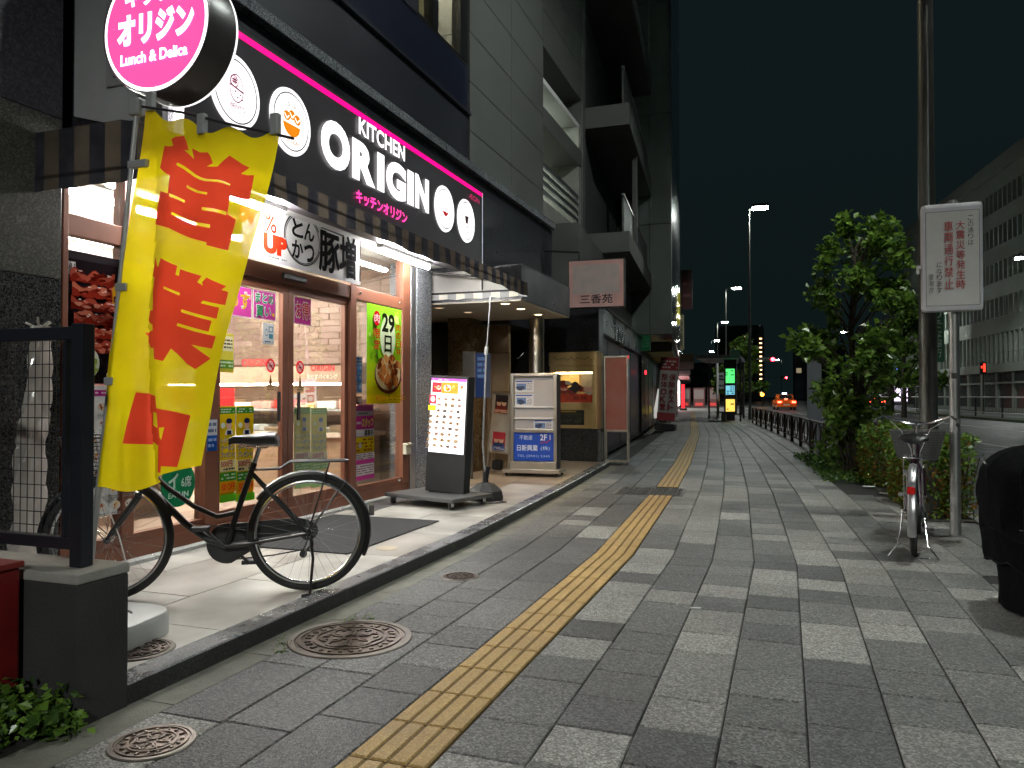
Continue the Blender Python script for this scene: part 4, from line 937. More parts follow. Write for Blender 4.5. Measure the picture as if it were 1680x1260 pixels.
sheet('blue_sticker', 'pale blue sticker with six small symbols beside the rice bowl poster', 'sticker', 6.92, 7.10, 1.235, 1.61, d_blue, 0.25, FX-0.009, 'bcd8f0')
def d_brownst(p, W, H): p.text('ORIGIN', W*0.42, H*0.25, W-0.01, H*0.75, 'f0e4dc', 0.03)
sheet('brown_sticker', 'thin brown sticker strip just above the pink recruiting poster', 'sticker', 6.92, 7.10, 1.115, 1.20, d_brownst, 0.05, FX-0.009, '5a2018')
def d_staff(p, W, H):
    p.rect(0, 0, W, H, 'f4b8dc'); p.rect(0, H-0.06, W, H, 'e468b4'); p.rect(0.01, H-0.11, W-0.02, H-0.065, 'fbf4fa'); p.lines(0.1, H-0.10, W-0.12, H-0.075, 1, '555555'); p.rect(0, H-0.25, W, H-0.115, 'd840a0'); p.text('スタッフ', W*0.40, H-0.235, W-0.01, H-0.135, 'f8e860', 0.05); p.lines(0.01, H-0.21, W*0.38, H-0.16, 1, 'fbe8f4')
    p.rect(0, H-0.33, W, H-0.255, 'fbf6fa'); p.text('募集中', W*0.52, H-0.325, W-0.02, H-0.262, '3a3a3a', 0.03); p.rect(0, H-0.50, W, H-0.335, 'f4d818'); p.lines(0.02, H-0.49, W-0.02, H-0.345, 4, 'a8402c', 0.7); p.ell(W*0.3, H-0.42, 0.035, 0.03, 'e4dcd0')
    p.rect(0.0, 0.21, W, H-0.505, 'f6f2f4'); p.lines(0.02, 0.215, W-0.02, H-0.51, 3, '777788', 0.7); p.rect(0, 0.17, W, 0.215, 'd850a8'); p.rect(0.01, 0.05, W-0.01, 0.165, 'f6eef2'); p.lines(0.02, 0.06, W-0.02, 0.155, 4, '8a7078', 0.8); p.rect(0, 0, W, 0.045, 'd850a8')
sheet('recruiting_poster', 'pink, white and yellow staff recruiting poster in the right window', 'poster', 6.92, 7.335, 0.32, 1.105, d_staff, 0.25, FX-0.009, 'f4b8dc')
def d_tin(p, W, H): pass
t = T('eat_in_sticker', 'round green eat-in sticker on the window behind the bicycle', 'sticker', (GX, 4.49, 0.44)); p = Print((GX, 4.49, 0.56), UX, UZ, 'paper'); p.ell(0, 0, 0.17, 0.17, '145c3c'); p.text('6席', 0.03, -0.03, 0.13, 0.05, 'e8f0ea', 0.03); p.text('EAT-IN', -0.1, -0.10, 0.1, -0.06, 'd8e8dc', 0.03); p.text('イ', -0.1, -0.03, 0.0, 0.08, 'e8f0ea', 0.04); p.build('print', t)
def d_blueL(p, W, H): p.rect(0, H*0.5, W, H, 'e8eef4'); p.lines(0.01, H*0.55, W-0.01, H*0.95, 2, '7a8aa0'); p.lines(0.01, 0.02, W-0.01, H*0.45, 2, 'a8c8f0')
sheet('blue_notice', 'small blue and white notice on the post left of the door', 'sticker', 4.735, 4.845, 0.78, 1.02, d_blueL, 0.1, FX+0.047, '2860b8')
def d_yg(p, W, H): p.rect(0.01, H*0.55, W-0.01, H-0.02, 'f6f0c0'); p.lines(0.015, H*0.6, W-0.015, H-0.04, 3, '5a5a40'); p.rect(0, H*0.1, W, H*0.32, '70a838'); p.lines(0.01, H*0.12, W-0.01, H*0.3, 2, 'e8f4d0')
sheet('yellow_green_notice', 'small yellow and green notice on the glass beside the yellow banner', 'sticker', 4.925, 5.09, 1.39, 1.70, d_yg, 0.25, FX-0.005, 'e8dc50')
# intercom switch on the right post
t = T('switch_box', 'small beige outdoor switch box on the brown post right of the window', 'switch box', (FX+0.046, 7.97, 0.53)); mb = MB()
mb.bbox(0, 0.05, -0.06, 0.06, 0, 0.11, 0.008); mb.build('case', mat('beige_plastic', (0.45, 0.42, 0.33), 0.5), t); mb = MB(); mb.bbox(0, 0.07, -0.065, 0.065, 0.105, 0.13, 0.008); mb.build('hood', mat('beige_plastic', (0.5, 0.46, 0.36), 0.5), t)
mb = MB(); mb.tube([(0.03, 0.01, 0.0), (0.04, 0.03, -0.2), (0.05, 0.02, -0.44), (0.25, 0.0, -0.448)], 0.005, 6); mb.build('cable', M_blackmat, t, smooth=True)

# ================================================================== yellow banner on its pole
FL = T('banner_flag', 'yellow upright banner with red characters on a pole in a white base', 'banner', (-3.10, 2.75, 0.2))
def flag_pt(s, t, off=0.0):
    L = Vector((-2.80, 2.75, 2.53)).lerp(Vector((-3.045, 2.75, 0.78)), t); Rr = Vector((-2.015, 2.70, 2.30)).lerp(Vector((-2.40, 2.70, 0.90)), t)
    P = L.lerp(Rr, s)
    sf = 0.06+0.42*t                                       # the long fold
    amp = 0.02+0.055*t
    d_ = (s-sf)
    y = amp*math.exp(-(d_/0.10)**2)*(1 if d_ < 0 else 0.5) - 0.03*math.exp(-((d_-0.13)/0.09)**2)*t
    y += 0.014*math.sin(s*7+t*4.2)*(0.3+0.7*t) + 0.004*math.sin(s*19-t*5)*(0.4+0.6*t) + 0.003*math.sin(t*17+s*6)
    z = 0.03*math.sin(math.pi*s)*(-1)*(1-t)*1.2 + 0.02*math.cos(s*math.pi*6)*(1-t)**6
    if t > 0.9: z -= (t-0.9)*10*0.055*math.exp(-((s-0.33)/0.2)**2)
    x = 0.02*math.sin(t*6+1)
    return Vector((P.x+x, P.y+y-off, P.z+z))
M_yel = thin('yellow_cloth', (0.90, 0.72, 0.005), 0.58, 0.35, c2=(0.84, 0.64, 0.004), scale=4, gloss=0.04, sheer=0.04)
M_redc = thin('red_cloth', (0.88, 0.075, 0.03), 0.5, 0.35, c2=(0.80, 0.06, 0.022), scale=4, gloss=0.04)
EI = [(0.173, 0.07), (0.254, 0.072), (0.23, 0.052), (0.256, 0.047), (0.327, 0.045), (0.351, 0.056), (0.381, 0.076), (0.347, 0.081), (0.429, 0.09), (0.4, 0.066), (0.463, 0.064), (0.525, 0.059), (0.555, 0.073), (0.582, 0.095), (0.535, 0.101), (0.62, 0.107), (0.691, 0.075), (0.835, 0.091), (0.783, 0.113), (0.876, 0.115), (0.882, 0.188), (0.741, 0.181), (0.751, 0.234), (0.82, 0.247), (0.825, 0.339), (0.662, 0.328), (0.658, 0.32), (0.345, 0.292), (0.189, 0.286), (0.186, 0.248), (0.195, 0.195), (0.281, 0.201), (0.269, 0.153), (0.156, 0.134)]
EIS = [[(0.306, 0.12), (0.316, 0.117), (0.423, 0.125), (0.553, 0.138), (0.728, 0.15), (0.726, 0.155), (0.545, 0.144), (0.416, 0.133), (0.314, 0.125)], [(0.411, 0.166), (0.579, 0.177), (0.577, 0.183), (0.414, 0.173)], [(0.293, 0.201), (0.42, 0.208), (0.418, 0.215), (0.303, 0.209)], [(0.558, 0.219), (0.742, 0.228), (0.745, 0.238), (0.562, 0.227)], [(0.343, 0.248), (0.651, 0.269), (0.655, 0.279), (0.343, 0.255)]]
GYO = [(0.246, 0.372), (0.303, 0.399), (0.322, 0.399), (0.332, 0.375), (0.475, 0.39), (0.479, 0.415), (0.506, 0.418), (0.501, 0.398), (0.683, 0.416), (0.66, 0.434), (0.708, 0.444), (0.696, 0.434), (0.721, 0.42), (0.881, 0.446), (0.847, 0.456), (0.908, 0.464), (0.91, 0.504), (0.732, 0.488), (0.718, 0.495), (0.865, 0.51), (0.867, 0.544), (0.578, 0.513), (0.577, 0.521), (0.831, 0.549), (0.827, 0.582), (0.565, 0.553), (0.563, 0.561), (0.697, 0.577), (0.9, 0.598), (0.895, 0.636), (0.707, 0.618), (0.905, 0.666), (0.79, 0.694), (0.699, 0.675), (0.549, 0.627), (0.515, 0.664), (0.44, 0.658), (0.418, 0.626), (0.366, 0.625), (0.253, 0.583), (0.387, 0.576), (0.374, 0.559), (0.271, 0.554), (0.266, 0.519), (0.35, 0.521), (0.335, 0.498), (0.301, 0.471), (0.285, 0.428), (0.254, 0.426), (0.248, 0.391)]
GYOS = [[(0.42, 0.451), (0.542, 0.466), (0.541, 0.473), (0.424, 0.458)]]
CHU = [(0.267, 0.751), (0.49, 0.766), (0.515, 0.805), (0.817, 0.842), (0.761, 1.008), (0.612, 0.991), (0.619, 1.012), (0.561, 1.003), (0.561, 0.924), (0.439, 0.909), (0.429, 0.918), (0.226, 0.904)]
CHUS = [[(0.461, 0.815), (0.52, 0.821), (0.545, 0.869), (0.45, 0.856)], [(0.557, 0.869), (0.598, 0.869), (0.587, 0.91), (0.572, 0.901)]]
CHU = [(a, 0.751+(b-0.751)*0.93) for a, b in CHU]; CHUS = [[(a, 0.751+(b-0.751)*0.93) for a, b in q] for q in CHUS]
from mathutils.geometry import delaunay_2d_cdt
def inside(p, poly):
    r = False; n = len(poly)
    for i in range(n):
        (x0, y0), (x1, y1) = poly[i], poly[i-1]
        if (y0 > p[1]) != (y1 > p[1]) and p[0] < (x1-x0)*(p[1]-y0)/(y1-y0)+x0: r = not r
    return r
def weave():
    """one triangulated sheet, cut along the outlines of the printed characters"""
    NS, NT = 40, 84; vs = [Vector((i/NS, j/NT)) for j in range(NT+1) for i in range(NS+1)]; ed = []
    edge = [i for i in range(NS+1)]
    ed += [(i, i+1) for i in range(NS)] + [(NT*(NS+1)+i, NT*(NS+1)+i+1) for i in range(NS)] + [(j*(NS+1), (j+1)*(NS+1)) for j in range(NT)] + [(j*(NS+1)+NS, (j+1)*(NS+1)+NS) for j in range(NT)]
    for poly in [EI, GYO, CHU]+EIS+GYOS+CHUS:
        dense = []
        for a, b in zip(poly, poly[1:]+poly[:1]):
            n = max(1, int(math.hypot((a[0]-b[0])*0.75, (a[1]-b[1])*1.75)/0.03))
            dense += [Vector((a[0]+(b[0]-a[0])*k/n, min(0.998, a[1]+(b[1]-a[1])*k/n))) for k in range(n)]
        o = len(vs); vs += dense; ed += [(o+k, o+(k+1) % len(dense)) for k in range(len(dense))]
    V, E3, F3, _, _, _ = delaunay_2d_cdt(vs, ed, [], 0, 1e-5)
    groups = [[], [], [], []]
    for f in F3:
        c = sum((V[i] for i in f), Vector((0, 0)))/len(f); g_ = 0
        for k, (body, slits) in enumerate(((EI, EIS), (GYO, GYOS), (CHU, CHUS))):
            if inside(c, body) and not any(inside(c, q) for q in slits): g_ = k+1
        groups[g_].append(list(f))
    for k, fs_ in enumerate(groups):
        used = sorted({i for f in fs_ for i in f}); mp = {v: n for n, v in enumerate(used)}
        mb = MB(); mb.add([flag_pt(V[i].x, V[i].y) for i in used], [[mp[i] for i in f] for f in fs_])
        mb.build('character' if k else 'cloth', M_redc if k else M_yel, FL, world=True, smooth=True, fixn=False)
weave()
M_pole = mat('pole_grey', (0.36, 0.36, 0.36), 0.45, 0.3, var=0.06)
mb = MB(); mb.cyl((-3.13, 2.76, 0.12), (-2.99, 2.76, 1.2), 0.014, seg=12); mb.cyl((-2.99, 2.76, 1.2), (-2.83, 2.76, 2.56), 0.011, seg=12); mb.build('pole', M_pole, FL, world=True, smooth=True)
mb = MB(); mb.tube([(-2.84, 2.76, 2.55), (-2.55, 2.74, 2.475), (-2.25, 2.72, 2.375), (-1.93, 2.70, 2.275)], 0.006, 8); mb.build('top_rod', M_blackmat, FL, world=True, smooth=True)
mb = MB(); mb.bbox(-2.865, -2.80, 2.735, 2.785, 2.50, 2.58, 0.01); mb.build('joint', M_pole, FL, world=True)
for s in (0.03, 0.45, 0.97):
    p = flag_pt(s, 0.0); mb = MB(); mb.bbox(p.x-0.02, p.x+0.02, p.y-0.014, p.y+0.014, p.z-0.02, p.z+0.07, 0.005); mb.build('tie', M_pole, FL, world=True)
for t_ in (0.15, 0.47, 0.72):
    p = flag_pt(0.0, t_); zz = p.z; k_ = (zz-0.12)/2.44; px = -3.13+0.30*k_
    mb = MB(); mb.bbox(px-0.012, p.x+0.05, p.y-0.012, p.y+0.012, zz-0.018, zz+0.018, 0.004); mb.build('tie', M_pole, FL, world=True)
fbM = Matrix.Translation((-3.0, 2.72, PZ)) @ Matrix.Rotation(0.15, 4, 'Z')
def rounded(mb, w_, h_, r, z0, z1, top=0.02, m=None):
    n = 8; pts = []
    for cx, cy, a0 in ((w_-r, h_-r, 0), (-w_+r, h_-r, 90), (-w_+r, -h_+r, 180), (w_-r, -h_+r, 270)):
        for k in range(n+1): a = R(a0+90*k/n); pts.append((cx+r*math.cos(a), cy+r*math.sin(a)))
    N = len(pts); lv = [(1, z0), (1.0, z1-top), (1-0.3*top/w_, z1-0.35*top), (1-1.1*top/w_, z1)]
    vs = [(p[0]*k, p[1]*k, z) for k, z in lv for p in pts]
    fs_ = [(i*N+j, i*N+(j+1) % N, (i+1)*N+(j+1) % N, (i+1)*N+j) for i in range(3) for j in range(N)] + [[3*N+j for j in range(N)]]
    mb.add(vs, fs_, m)
mb = MB(); rounded(mb, 0.27, 0.24, 0.15, 0.0, 0.115, 0.035); mb.xf(fbM).build('base', mat('white_plastic', (0.62, 0.62, 0.6), 0.4, var=0.06), FL, world=True, smooth=True)
mb = MB()
for k, (cx, cy) in enumerate(((0.10, 0.02), (0.02, -0.12))): mb.tube([(cx+0.05*math.cos(a), cy+0.04*math.sin(a), 0.1165) for a in [R(20+140*i/10) for i in range(11)]], 0.006, 6)
mb.xf(fbM).build('base_groove', mat('grey_plastic', (0.2, 0.2, 0.2), 0.5), FL, world=True, smooth=True)
mb = MB(); mb.cyl((-0.09, 0.03, 0.13), (-0.085, 0.03, 0.26), 0.02, seg=12); mb.xf(fbM).build('base_socket', M_white, FL, world=True, smooth=True)

# ================================================================== block wall, mesh fence, weeds, red box
wl = T('low_wall', 'low dark concrete block wall at the corner of the platform', 'wall', (-3, 2.2, 0))
M_cb = mat('dark_concrete', (0.026, 0.025, 0.026), 0.85, var=0.25, scale=4, bump=0.3, bscale=60)
mb = MB(); mb.bbox(-5.0, -2.415, 2.1, 2.33, -0.02, 0.515, 0.006); mb.build('body', M_cb, wl, world=True)
mb = MB(); mb.bbox(-5.0, -2.412, 2.097, 2.333, 0.516, 0.555, 0.006); mb.build('coping', mat('grey_coping', (0.26, 0.25, 0.23), 0.8, var=0.2, scale=7, bump=0.3), wl, world=True)
mf = T('mesh_fence', 'black metal fence panel with wire mesh on the low wall', 'fence', (-2.5, 2.2, 0.556))
M_fb = mat('fence_black', (0.016, 0.018, 0.026), 0.35, 0.2, var=0.1)
def fp_(name, *box): mb = MB(); mb.bbox(*box, 0.004); return mb.build(name, M_fb, mf, world=True)
fp_('post', -2.545, -2.488, 2.175, 2.232, 0.557, 1.475); fp_('top_rail', -5.0, -2.546, 2.18, 2.225, 1.415, 1.465); fp_('bottom_rail', -5.0, -2.546, 2.18, 2.225, 0.62, 0.665); fp_('stile', -2.60, -2.582, 2.185, 2.215, 0.666, 1.414)
mb = MB(); x = -2.61
while x > -4.6: mb.cyl((x, 2.2, 0.666), (x, 2.2, 1.414), 0.0019, seg=5, caps=False); x -= 0.037
mb.build('vertical_wire', M_fb, mf, world=True)
mb = MB(); z = 0.70
while z < 1.41: mb.cyl((-4.7, 2.204, z), (-2.583, 2.204, z), 0.0019, seg=5, caps=False); z += 0.052
mb.build('horizontal_wire', M_fb, mf, world=True)
rb = T('red_cabinet', 'dark red metal box at the left edge before the low wall', 'cabinet', (-2.8, 1.9, 0)); mb = MB(); mb.bbox(-3.4, -2.66, 1.75, 2.07, 0, 0.57, 0.01); mb.build('body', mat('dark_red_paint', (0.16, 0.008, 0.008), 0.4, var=0.25, scale=5), rb, world=True); mb = MB(); mb.bbox(-3.42, -2.65, 1.74, 2.08, 0.571, 0.595, 0.006); mb.build('lid', mat('dark_red_lid', (0.24, 0.03, 0.025), 0.4, var=0.2), rb, world=True)
# clear plastic wrapped roll leaning at the granite pier
pw = T('wrapped_roll', 'tall roll wrapped in clear crumpled plastic leaning on the granite pier', 'wrapped roll', (-4.05, 3.2, 0.08)); mb = MB(); n = 22; prof = []
for j in range(40):
    z = 0.02+1.5*j/39; 
    for k in range(n):
        a = 2*math.pi*k/n; r = 0.075*(1+0.25*math.sin(3*a+z*9)+0.18*math.sin(7*a-z*23)) * (0.8+0.3*math.sin(z*2.1+0.4))
        prof.append((-4.06+0.05*z/1.5+r*math.cos(a)*0.5, 3.16+0.08*z/1.5+r*math.sin(a), 0.08+z))
mb.add(prof, [(j*n+k, j*n+(k+1) % n, (j+1)*n+(k+1) % n, (j+1)*n+k) for j in range(39) for k in range(n)])
mb.build('plastic', thin('clear_plastic', (0.75, 0.7, 0.66), 0.5, 0.15, gloss=0.15, sheer=0.2), pw, world=True, smooth=True)
mb = MB(); mb.cyl((-4.06, 3.15, 0.09), (-4.02, 3.235, 1.60), 0.022, seg=10); mb.build('stick', mat('pale_stick', (0.5, 0.45, 0.4), 0.5), pw, world=True, smooth=True)
mb = MB()
for k in range(9): mb.tube([(-4.02, 3.23, 1.585), (-4.0+random.uniform(-0.06, 0.06), 3.23+random.uniform(-0.07, 0.07), 1.60+random.uniform(0, 0.05))], 0.006, 5)
mb.build('knot', mat('pale_stick', (0.5, 0.45, 0.4), 0.5), pw, world=True)

# ================================================================== leaves
M_leafs = [thin('leaf_green', (0.10, 0.20, 0.026), 0.45, 0.35, c2=(0.15, 0.27, 0.035), scale=3, gloss=0.05), thin('leaf_dark', (0.035, 0.085, 0.014), 0.35, 0.35, c2=(0.06, 0.12, 0.02), scale=3, gloss=0.05),
           thin('leaf_bright', (0.20, 0.34, 0.05), 0.45, 0.35, gloss=0.05), thin('leaf_yellow', (0.22, 0.17, 0.03), 0.4, c2=(0.2, 0.09, 0.03))]
def leaf(mb, p, size, m, rnd, up=0.5):
    d_ = Vector((rnd.gauss(0, 1), rnd.gauss(0, 1), rnd.gauss(up*0.2, 0.7))).normalized(); n_ = Vector((rnd.gauss(0, 0.7), rnd.gauss(0, 0.7), rnd.gauss(1, 0.5))).normalized()
    b = d_.cross(n_)
    if b.length < 1e-3: return
    b.normalize(); n_ = b.cross(d_); w_ = size*rnd.uniform(0.28, 0.42); P = Vector(p)
    mb.add([P, P+d_*size*0.5+b*w_+n_*size*0.08, P+d_*size-n_*size*0.1, P+d_*size*0.5-b*w_+n_*size*0.08], [(0,1,2), (0,2,3)], m)
rnd = random.Random(4)
def weeds(label, spots):
    t = T('weeds', label, 'weeds', (spots[0][0], spots[0][1], 0)); mb = MB(); sm = MB()
    for x, y, h, nn, ls in spots:
        for k in range(nn):
            a = rnd.uniform(0, 6.28); tip = Vector((x+h*0.7*math.cos(a)*rnd.random(), y+h*0.7*math.sin(a)*rnd.random(), h*rnd.uniform(0.4, 1)))
            sm.tube([(x+rnd.uniform(-.03, .03), y+rnd.uniform(-.03, .03), 0), (x*0.5+tip.x*0.5, y*0.5+tip.y*0.5, tip.z*0.7), tip], 0.0015, 4)
            for q in range(4): leaf(mb, tip+Vector((rnd.gauss(0, 0.02), rnd.gauss(0, 0.02), rnd.gauss(0, 0.02))), ls*rnd.uniform(0.6, 1.2), rnd.choice((0, 0, 1, 2)), rnd)
    sm.build('stems', M_leafs[1], t, world=True); mb.build('leaves', M_leafs, t, world=True, fixn=False)
weeds('green weeds growing at the foot of the low block wall', [(-2.62, 1.98, 0.15, 34, 0.045), (-2.48, 2.03, 0.12, 34, 0.045), (-2.75, 1.95, 0.18, 34, 0.045), (-2.40, 2.06, 0.07, 20, 0.035), (-2.9, 2.0, 0.18, 26, 0.045), (-2.55, 1.9, 0.05, 24, 0.03), (-2.43, 2.02, 0.08, 4, 0.06)])
weeds('tiny tuft of weed in the gutter below the platform edge', [(-2.47, 5.45, 0.05, 10, 0.035)])
weeds('thin line of moss and weeds round the largest manhole', [(-2.24, 3.05, 0.008, 10, 0.010), (-2.30, 3.15, 0.008, 8, 0.010), (-2.12, 3.66, 0.01, 10, 0.012), (-2.2, 3.62, 0.01, 8, 0.012)])
# ================================================================== bicycles
def bike(name, label, loc, yaw, frame_m, fender_m, style):
    t = T(name, label, 'bicycle', loc, yaw); WR = 0.335
    def P(nm, mb, m, parent=None, smooth=True): return mb.build(nm, m, parent or t, smooth=smooth)
    def circ(cx, r, n=40, y=0.0): return [(cx+r*math.cos(2*math.pi*i/n), y, WR+r*math.sin(2*math.pi*i/n)) for i in range(n)]
    for cx, nm in ((0.0, 'wheel'), (1.06, 'wheel')):
        mb = MB(); mb.tube(circ(cx, WR-0.017, 56), 0.0185, 10, True); w_ = P(nm, mb, M_rubber)
        mb = MB(); mb.tube(circ(cx, WR-0.043, 56), 0.0105, 8, True); P('rim', mb, M_chrome, w_)
        mb = MB(); mb.cyl((cx, -0.035, WR), (cx, 0.035, WR), 0.02, seg=12); mb.cyl((cx, -0.065, WR), (cx, 0.065, WR), 0.008, seg=8); P('hub', mb, M_chrome if cx else M_blackmat, w_)
        mb = MB()
        for k in range(32):
            a = 2*math.pi*k/32; s_ = 1 if k % 2 else -1; a2 = a+(0.9 if (k//2) % 2 else -0.9)
            mb.cyl((cx+0.019*math.cos(a2), 0.03*s_, WR+0.019*math.sin(a2)), (cx+(WR-0.05)*math.cos(a), 0, WR+(WR-0.05)*math.sin(a)), 0.0011, seg=4, caps=False)
        P('spokes', mb, M_chrome, w_, False)
    def fender(cx, a0, a1, wid=0.030):
        mb = MB(); n = 26; vs = []; r = WR+0.018; sec = [(-wid, -0.018), (-wid*0.8, -0.002), (0, 0.006), (wid*0.8, -0.002), (wid, -0.018)]
        for i in range(n+1):
            a = R(a0+(a1-a0)*i/n)
            for y_, h in sec: vs.append((cx+(r+h)*math.cos(a), y_, WR+(r+h)*math.sin(a)))
        mb.add(vs, [(i*5+j, i*5+j+1, i*5+5+j+1, i*5+5+j) for i in range(n) for j in range(4)]); return P('fender', mb, fender_m)
    rf = fender(0.0, 35, 205); ff = fender(1.06, -10 if style == 'dark' else 20, 160)
    if style == 'dark':
        rf_ = rf
    for s_ in (-1, 1):
        for q in ([(0, 0.05*s_, WR), (-0.22, 0.035*s_, WR+0.30)], [(1.06, 0.05*s_, WR), (1.06+0.24, 0.033*s_, WR+0.24)]):
            mb = MB(); mb.tube(q, 0.003, 5); P('fender_stay', mb, M_black if style == 'dark' else M_chrome)
    BB = (0.45, 0, 0.275); ST = (0.30, 0, 0.74); HT0 = (0.895, 0, 0.60); HT1 = (0.835, 0, 0.83)
    mb = MB(); mb.tube([BB, ST], 0.0165, 10); mb.tube([HT0, HT1], 0.019, 10)
    mb.tube([(0.885, 0, 0.63), (0.80, 0, 0.55), (0.66, 0, 0.40), (0.54, 0, 0.31), BB], 0.02, 10)
    mb.tube([(0.865, 0, 0.71), (0.76, 0, 0.61), (0.62, 0, 0.50), (0.50, 0, 0.44), (0.39, 0, 0.46)], 0.0145, 10)
    for s_ in (-1, 1):
        mb.tube([(0.45, 0.03*s_, 0.275), (0.30, 0.045*s_, 0.29), (0, 0.058*s_, WR)], 0.0095, 8); mb.tube([(0.32, 0.02*s_, 0.69), (0.26, 0.04*s_, 0.62), (0, 0.058*s_, WR)], 0.0085, 8)
    P('frame', mb, frame_m)
    mb = MB()
    for s_ in (-1, 1): mb.tube([(0.905, 0.045*s_, 0.575), (0.94, 0.05*s_, 0.52), (1.03, 0.052*s_, 0.39), (1.06, 0.052*s_, WR)], [0.014, 0.013, 0.010, 0.009], 8)
    mb.tube([(0.905, -0.05, 0.575), (0.905, 0.05, 0.575)], 0.016, 8); P('fork', mb, frame_m)
    # saddle
    mb = MB(); mb.tube([ST, (0.272, 0, 0.83)], 0.0125, 8); P('seat_post', mb, M_chrome)
    sd = []; n = 14; rows = [(-0.10, 0.068, 0.0), (-0.085, 0.108, 0.018), (-0.03, 0.114, 0.022), (0.03, 0.088, 0.012), (0.09, 0.042, 0.006), (0.15, 0.024, 0.0), (0.175, 0.014, -0.014)]
    mb = MB(); vs = []
    for x, w_, h in rows:
        for k in range(n):
            a = 2*math.pi*k/n; yy_ = w_*math.cos(a); zz_ = 0.022*math.sin(a) if math.sin(a) > 0 else 0.055*math.sin(a)*(w_/0.1)**0.6
            vs.append((0.265+x, yy_, 0.872+h+zz_-0.012*abs(math.cos(a))**3))
    m_ = len(rows); mb.add(vs, [(i*n+k, i*n+(k+1) % n, (i+1)*n+(k+1) % n, (i+1)*n+k) for i in range(m_-1) for k in range(n)]+[list(range(n))[::-1], [(m_-1)*n+k for k in range(n)]])
    P('saddle', mb, mat('saddle_vinyl', (0.018, 0.018, 0.02), 0.28, var=0.1))
    for s_ in (-1, 1): mb = MB(); mb.tube([(0.19, 0.03*s_, 0.855), (0.23, 0.03*s_, 0.825), (0.34, 0.025*s_, 0.83), (0.42, 0.01*s_, 0.86)], 0.004, 6); P('saddle_rail', mb, M_chrome)
    # handlebar, stem, grips, levers
    hb = M_chrome; mb = MB(); mb.tube([HT1, (0.815, 0, 0.95)], 0.012, 8); mb.tube([(0.815, 0, 0.95), (0.85, 0, 0.965)], 0.013, 8); P('stem', mb, hb)
    if style == 'dark': pts = [(0.62, 0.27, 0.985), (0.72, 0.27, 0.995), (0.80, 0.22, 1.0), (0.85, 0.10, 0.975), (0.85, 0, 0.965), (0.85, -0.10, 0.975), (0.80, -0.22, 1.0), (0.72, -0.27, 0.995), (0.62, -0.27, 0.985)]
    else: pts = [(0.60, 0.30, 0.97), (0.70, 0.305, 1.0), (0.80, 0.25, 1.03), (0.86, 0.12, 0.98), (0.865, 0.05, 0.965), (0.865, 0, 0.962), (0.865, -0.05, 0.965), (0.86, -0.12, 0.98), (0.80, -0.25, 1.03), (0.70, -0.305, 1.0), (0.60, -0.30, 0.97)]
    mb = MB(); mb.tube(pts, 0.0115, 8); P('handlebar', mb, hb)
    for s_ in (0, -1):
        a, b = Vector(pts[s_]), Vector(pts[1 if s_ == 0 else -2]); mb = MB(); mb.cyl(a-(b-a)*0.05, a+(b-a)*0.95, 0.0165, seg=10); P('grip', mb, M_rubber)
        mb = MB(); mb.tube([b+Vector((0.04, 0, 0)), b+Vector((0.03, 0, -0.035)), a+Vector((0.0, 0, -0.045))], 0.005, 6); P('brake_lever', mb, M_chrome)
    mb = MB(); mb.tube([(0.78, 0.2, 0.99), (0.88, 0.12, 0.9), (0.90, 0.05, 0.75), (0.93, 0.03, 0.6)], 0.0028, 5); P('brake_cable', mb, M_blackmat if style == 'dark' else M_white); mb = MB(); mb.tube([(0.78, -0.2, 0.99), (0.90, -0.1, 0.92), (0.88, -0.02, 0.72), (0.7, -0.02, 0.42), (0.2, -0.04, 0.32)], 0.0028, 5); P('brake_cable', mb, M_blackmat if style == 'dark' else M_white)
    # basket of wires
    mb = MB(); bw0, bw1 = (0.13, 0.185) if style == 'dark' else (0.155, 0.215); z0, z1 = 0.66, 0.90; x0, x1 = 0.95, 1.18; X0, X1 = 0.93, 1.26
    def ringp(f): return [(x0+(X0-x0)*f, -(bw0+(bw1-bw0)*f), z0+(z1-z0)*f), (x1+(X1-x1)*f, -(bw0+(bw1-bw0)*f), z0+(z1-z0)*f), (x1+(X1-x1)*f, (bw0+(bw1-bw0)*f), z0+(z1-z0)*f), (x0+(X0-x0)*f, (bw0+(bw1-bw0)*f), z0+(z1-z0)*f)]
    nr = 11
    for i in range(nr+1):
        f = i/nr; q = ringp(f); r_ = 0.004 if i in (0, nr) else 0.0014
        for k in range(4): mb.cyl(q[k], q[(k+1) % 4], r_, seg=5, caps=False)
    b0, b1 = ringp(0), ringp(1)
    for k in range(4):
        for i in range(13):
            f = i/13; a = Vector(b0[k]).lerp(Vector(b0[(k+1) % 4]), f); b = Vector(b1[k]).lerp(Vector(b1[(k+1) % 4]), f); mb.cyl(a, b, 0.0015, seg=4, caps=False)
    for i in range(9):
        f = i/8; mb.cyl(Vector(b0[0]).lerp(Vector(b0[1]), f), Vector(b0[3]).lerp(Vector(b0[2]), f), 0.0016, seg=4, caps=False)
    P('basket', mb, M_blackmat if style == 'dark' else mat('basket_grey', (0.12, 0.12, 0.12), 0.5, 0.3), None, False)
    if style != 'dark':
        mb = MB(); bb = [Vector(p)*1.0 for p in b0]; tt = [Vector(p) for p in b1]
        for k in range(4): mb.add([bb[k], bb[(k+1) % 4], bb[(k+1) % 4].lerp(tt[(k+1) % 4], 0.97), bb[k].lerp(tt[k], 0.97)], [(0,1,2,3)])
        mb.add(bb, [(0,1,2,3)]); P('basket_liner', mb, thin('grey_liner', (0.12, 0.12, 0.12), 0.4, sheer=0.18), None, False)
    # rear rack
    mb = MB(); zr = 0.745 if style == 'dark' else 0.75
    for y_ in (-0.055, -0.02, 0.02, 0.055): mb.tube([(0.10, y_, zr), (-0.20, y_, zr)], 0.0045, 6)
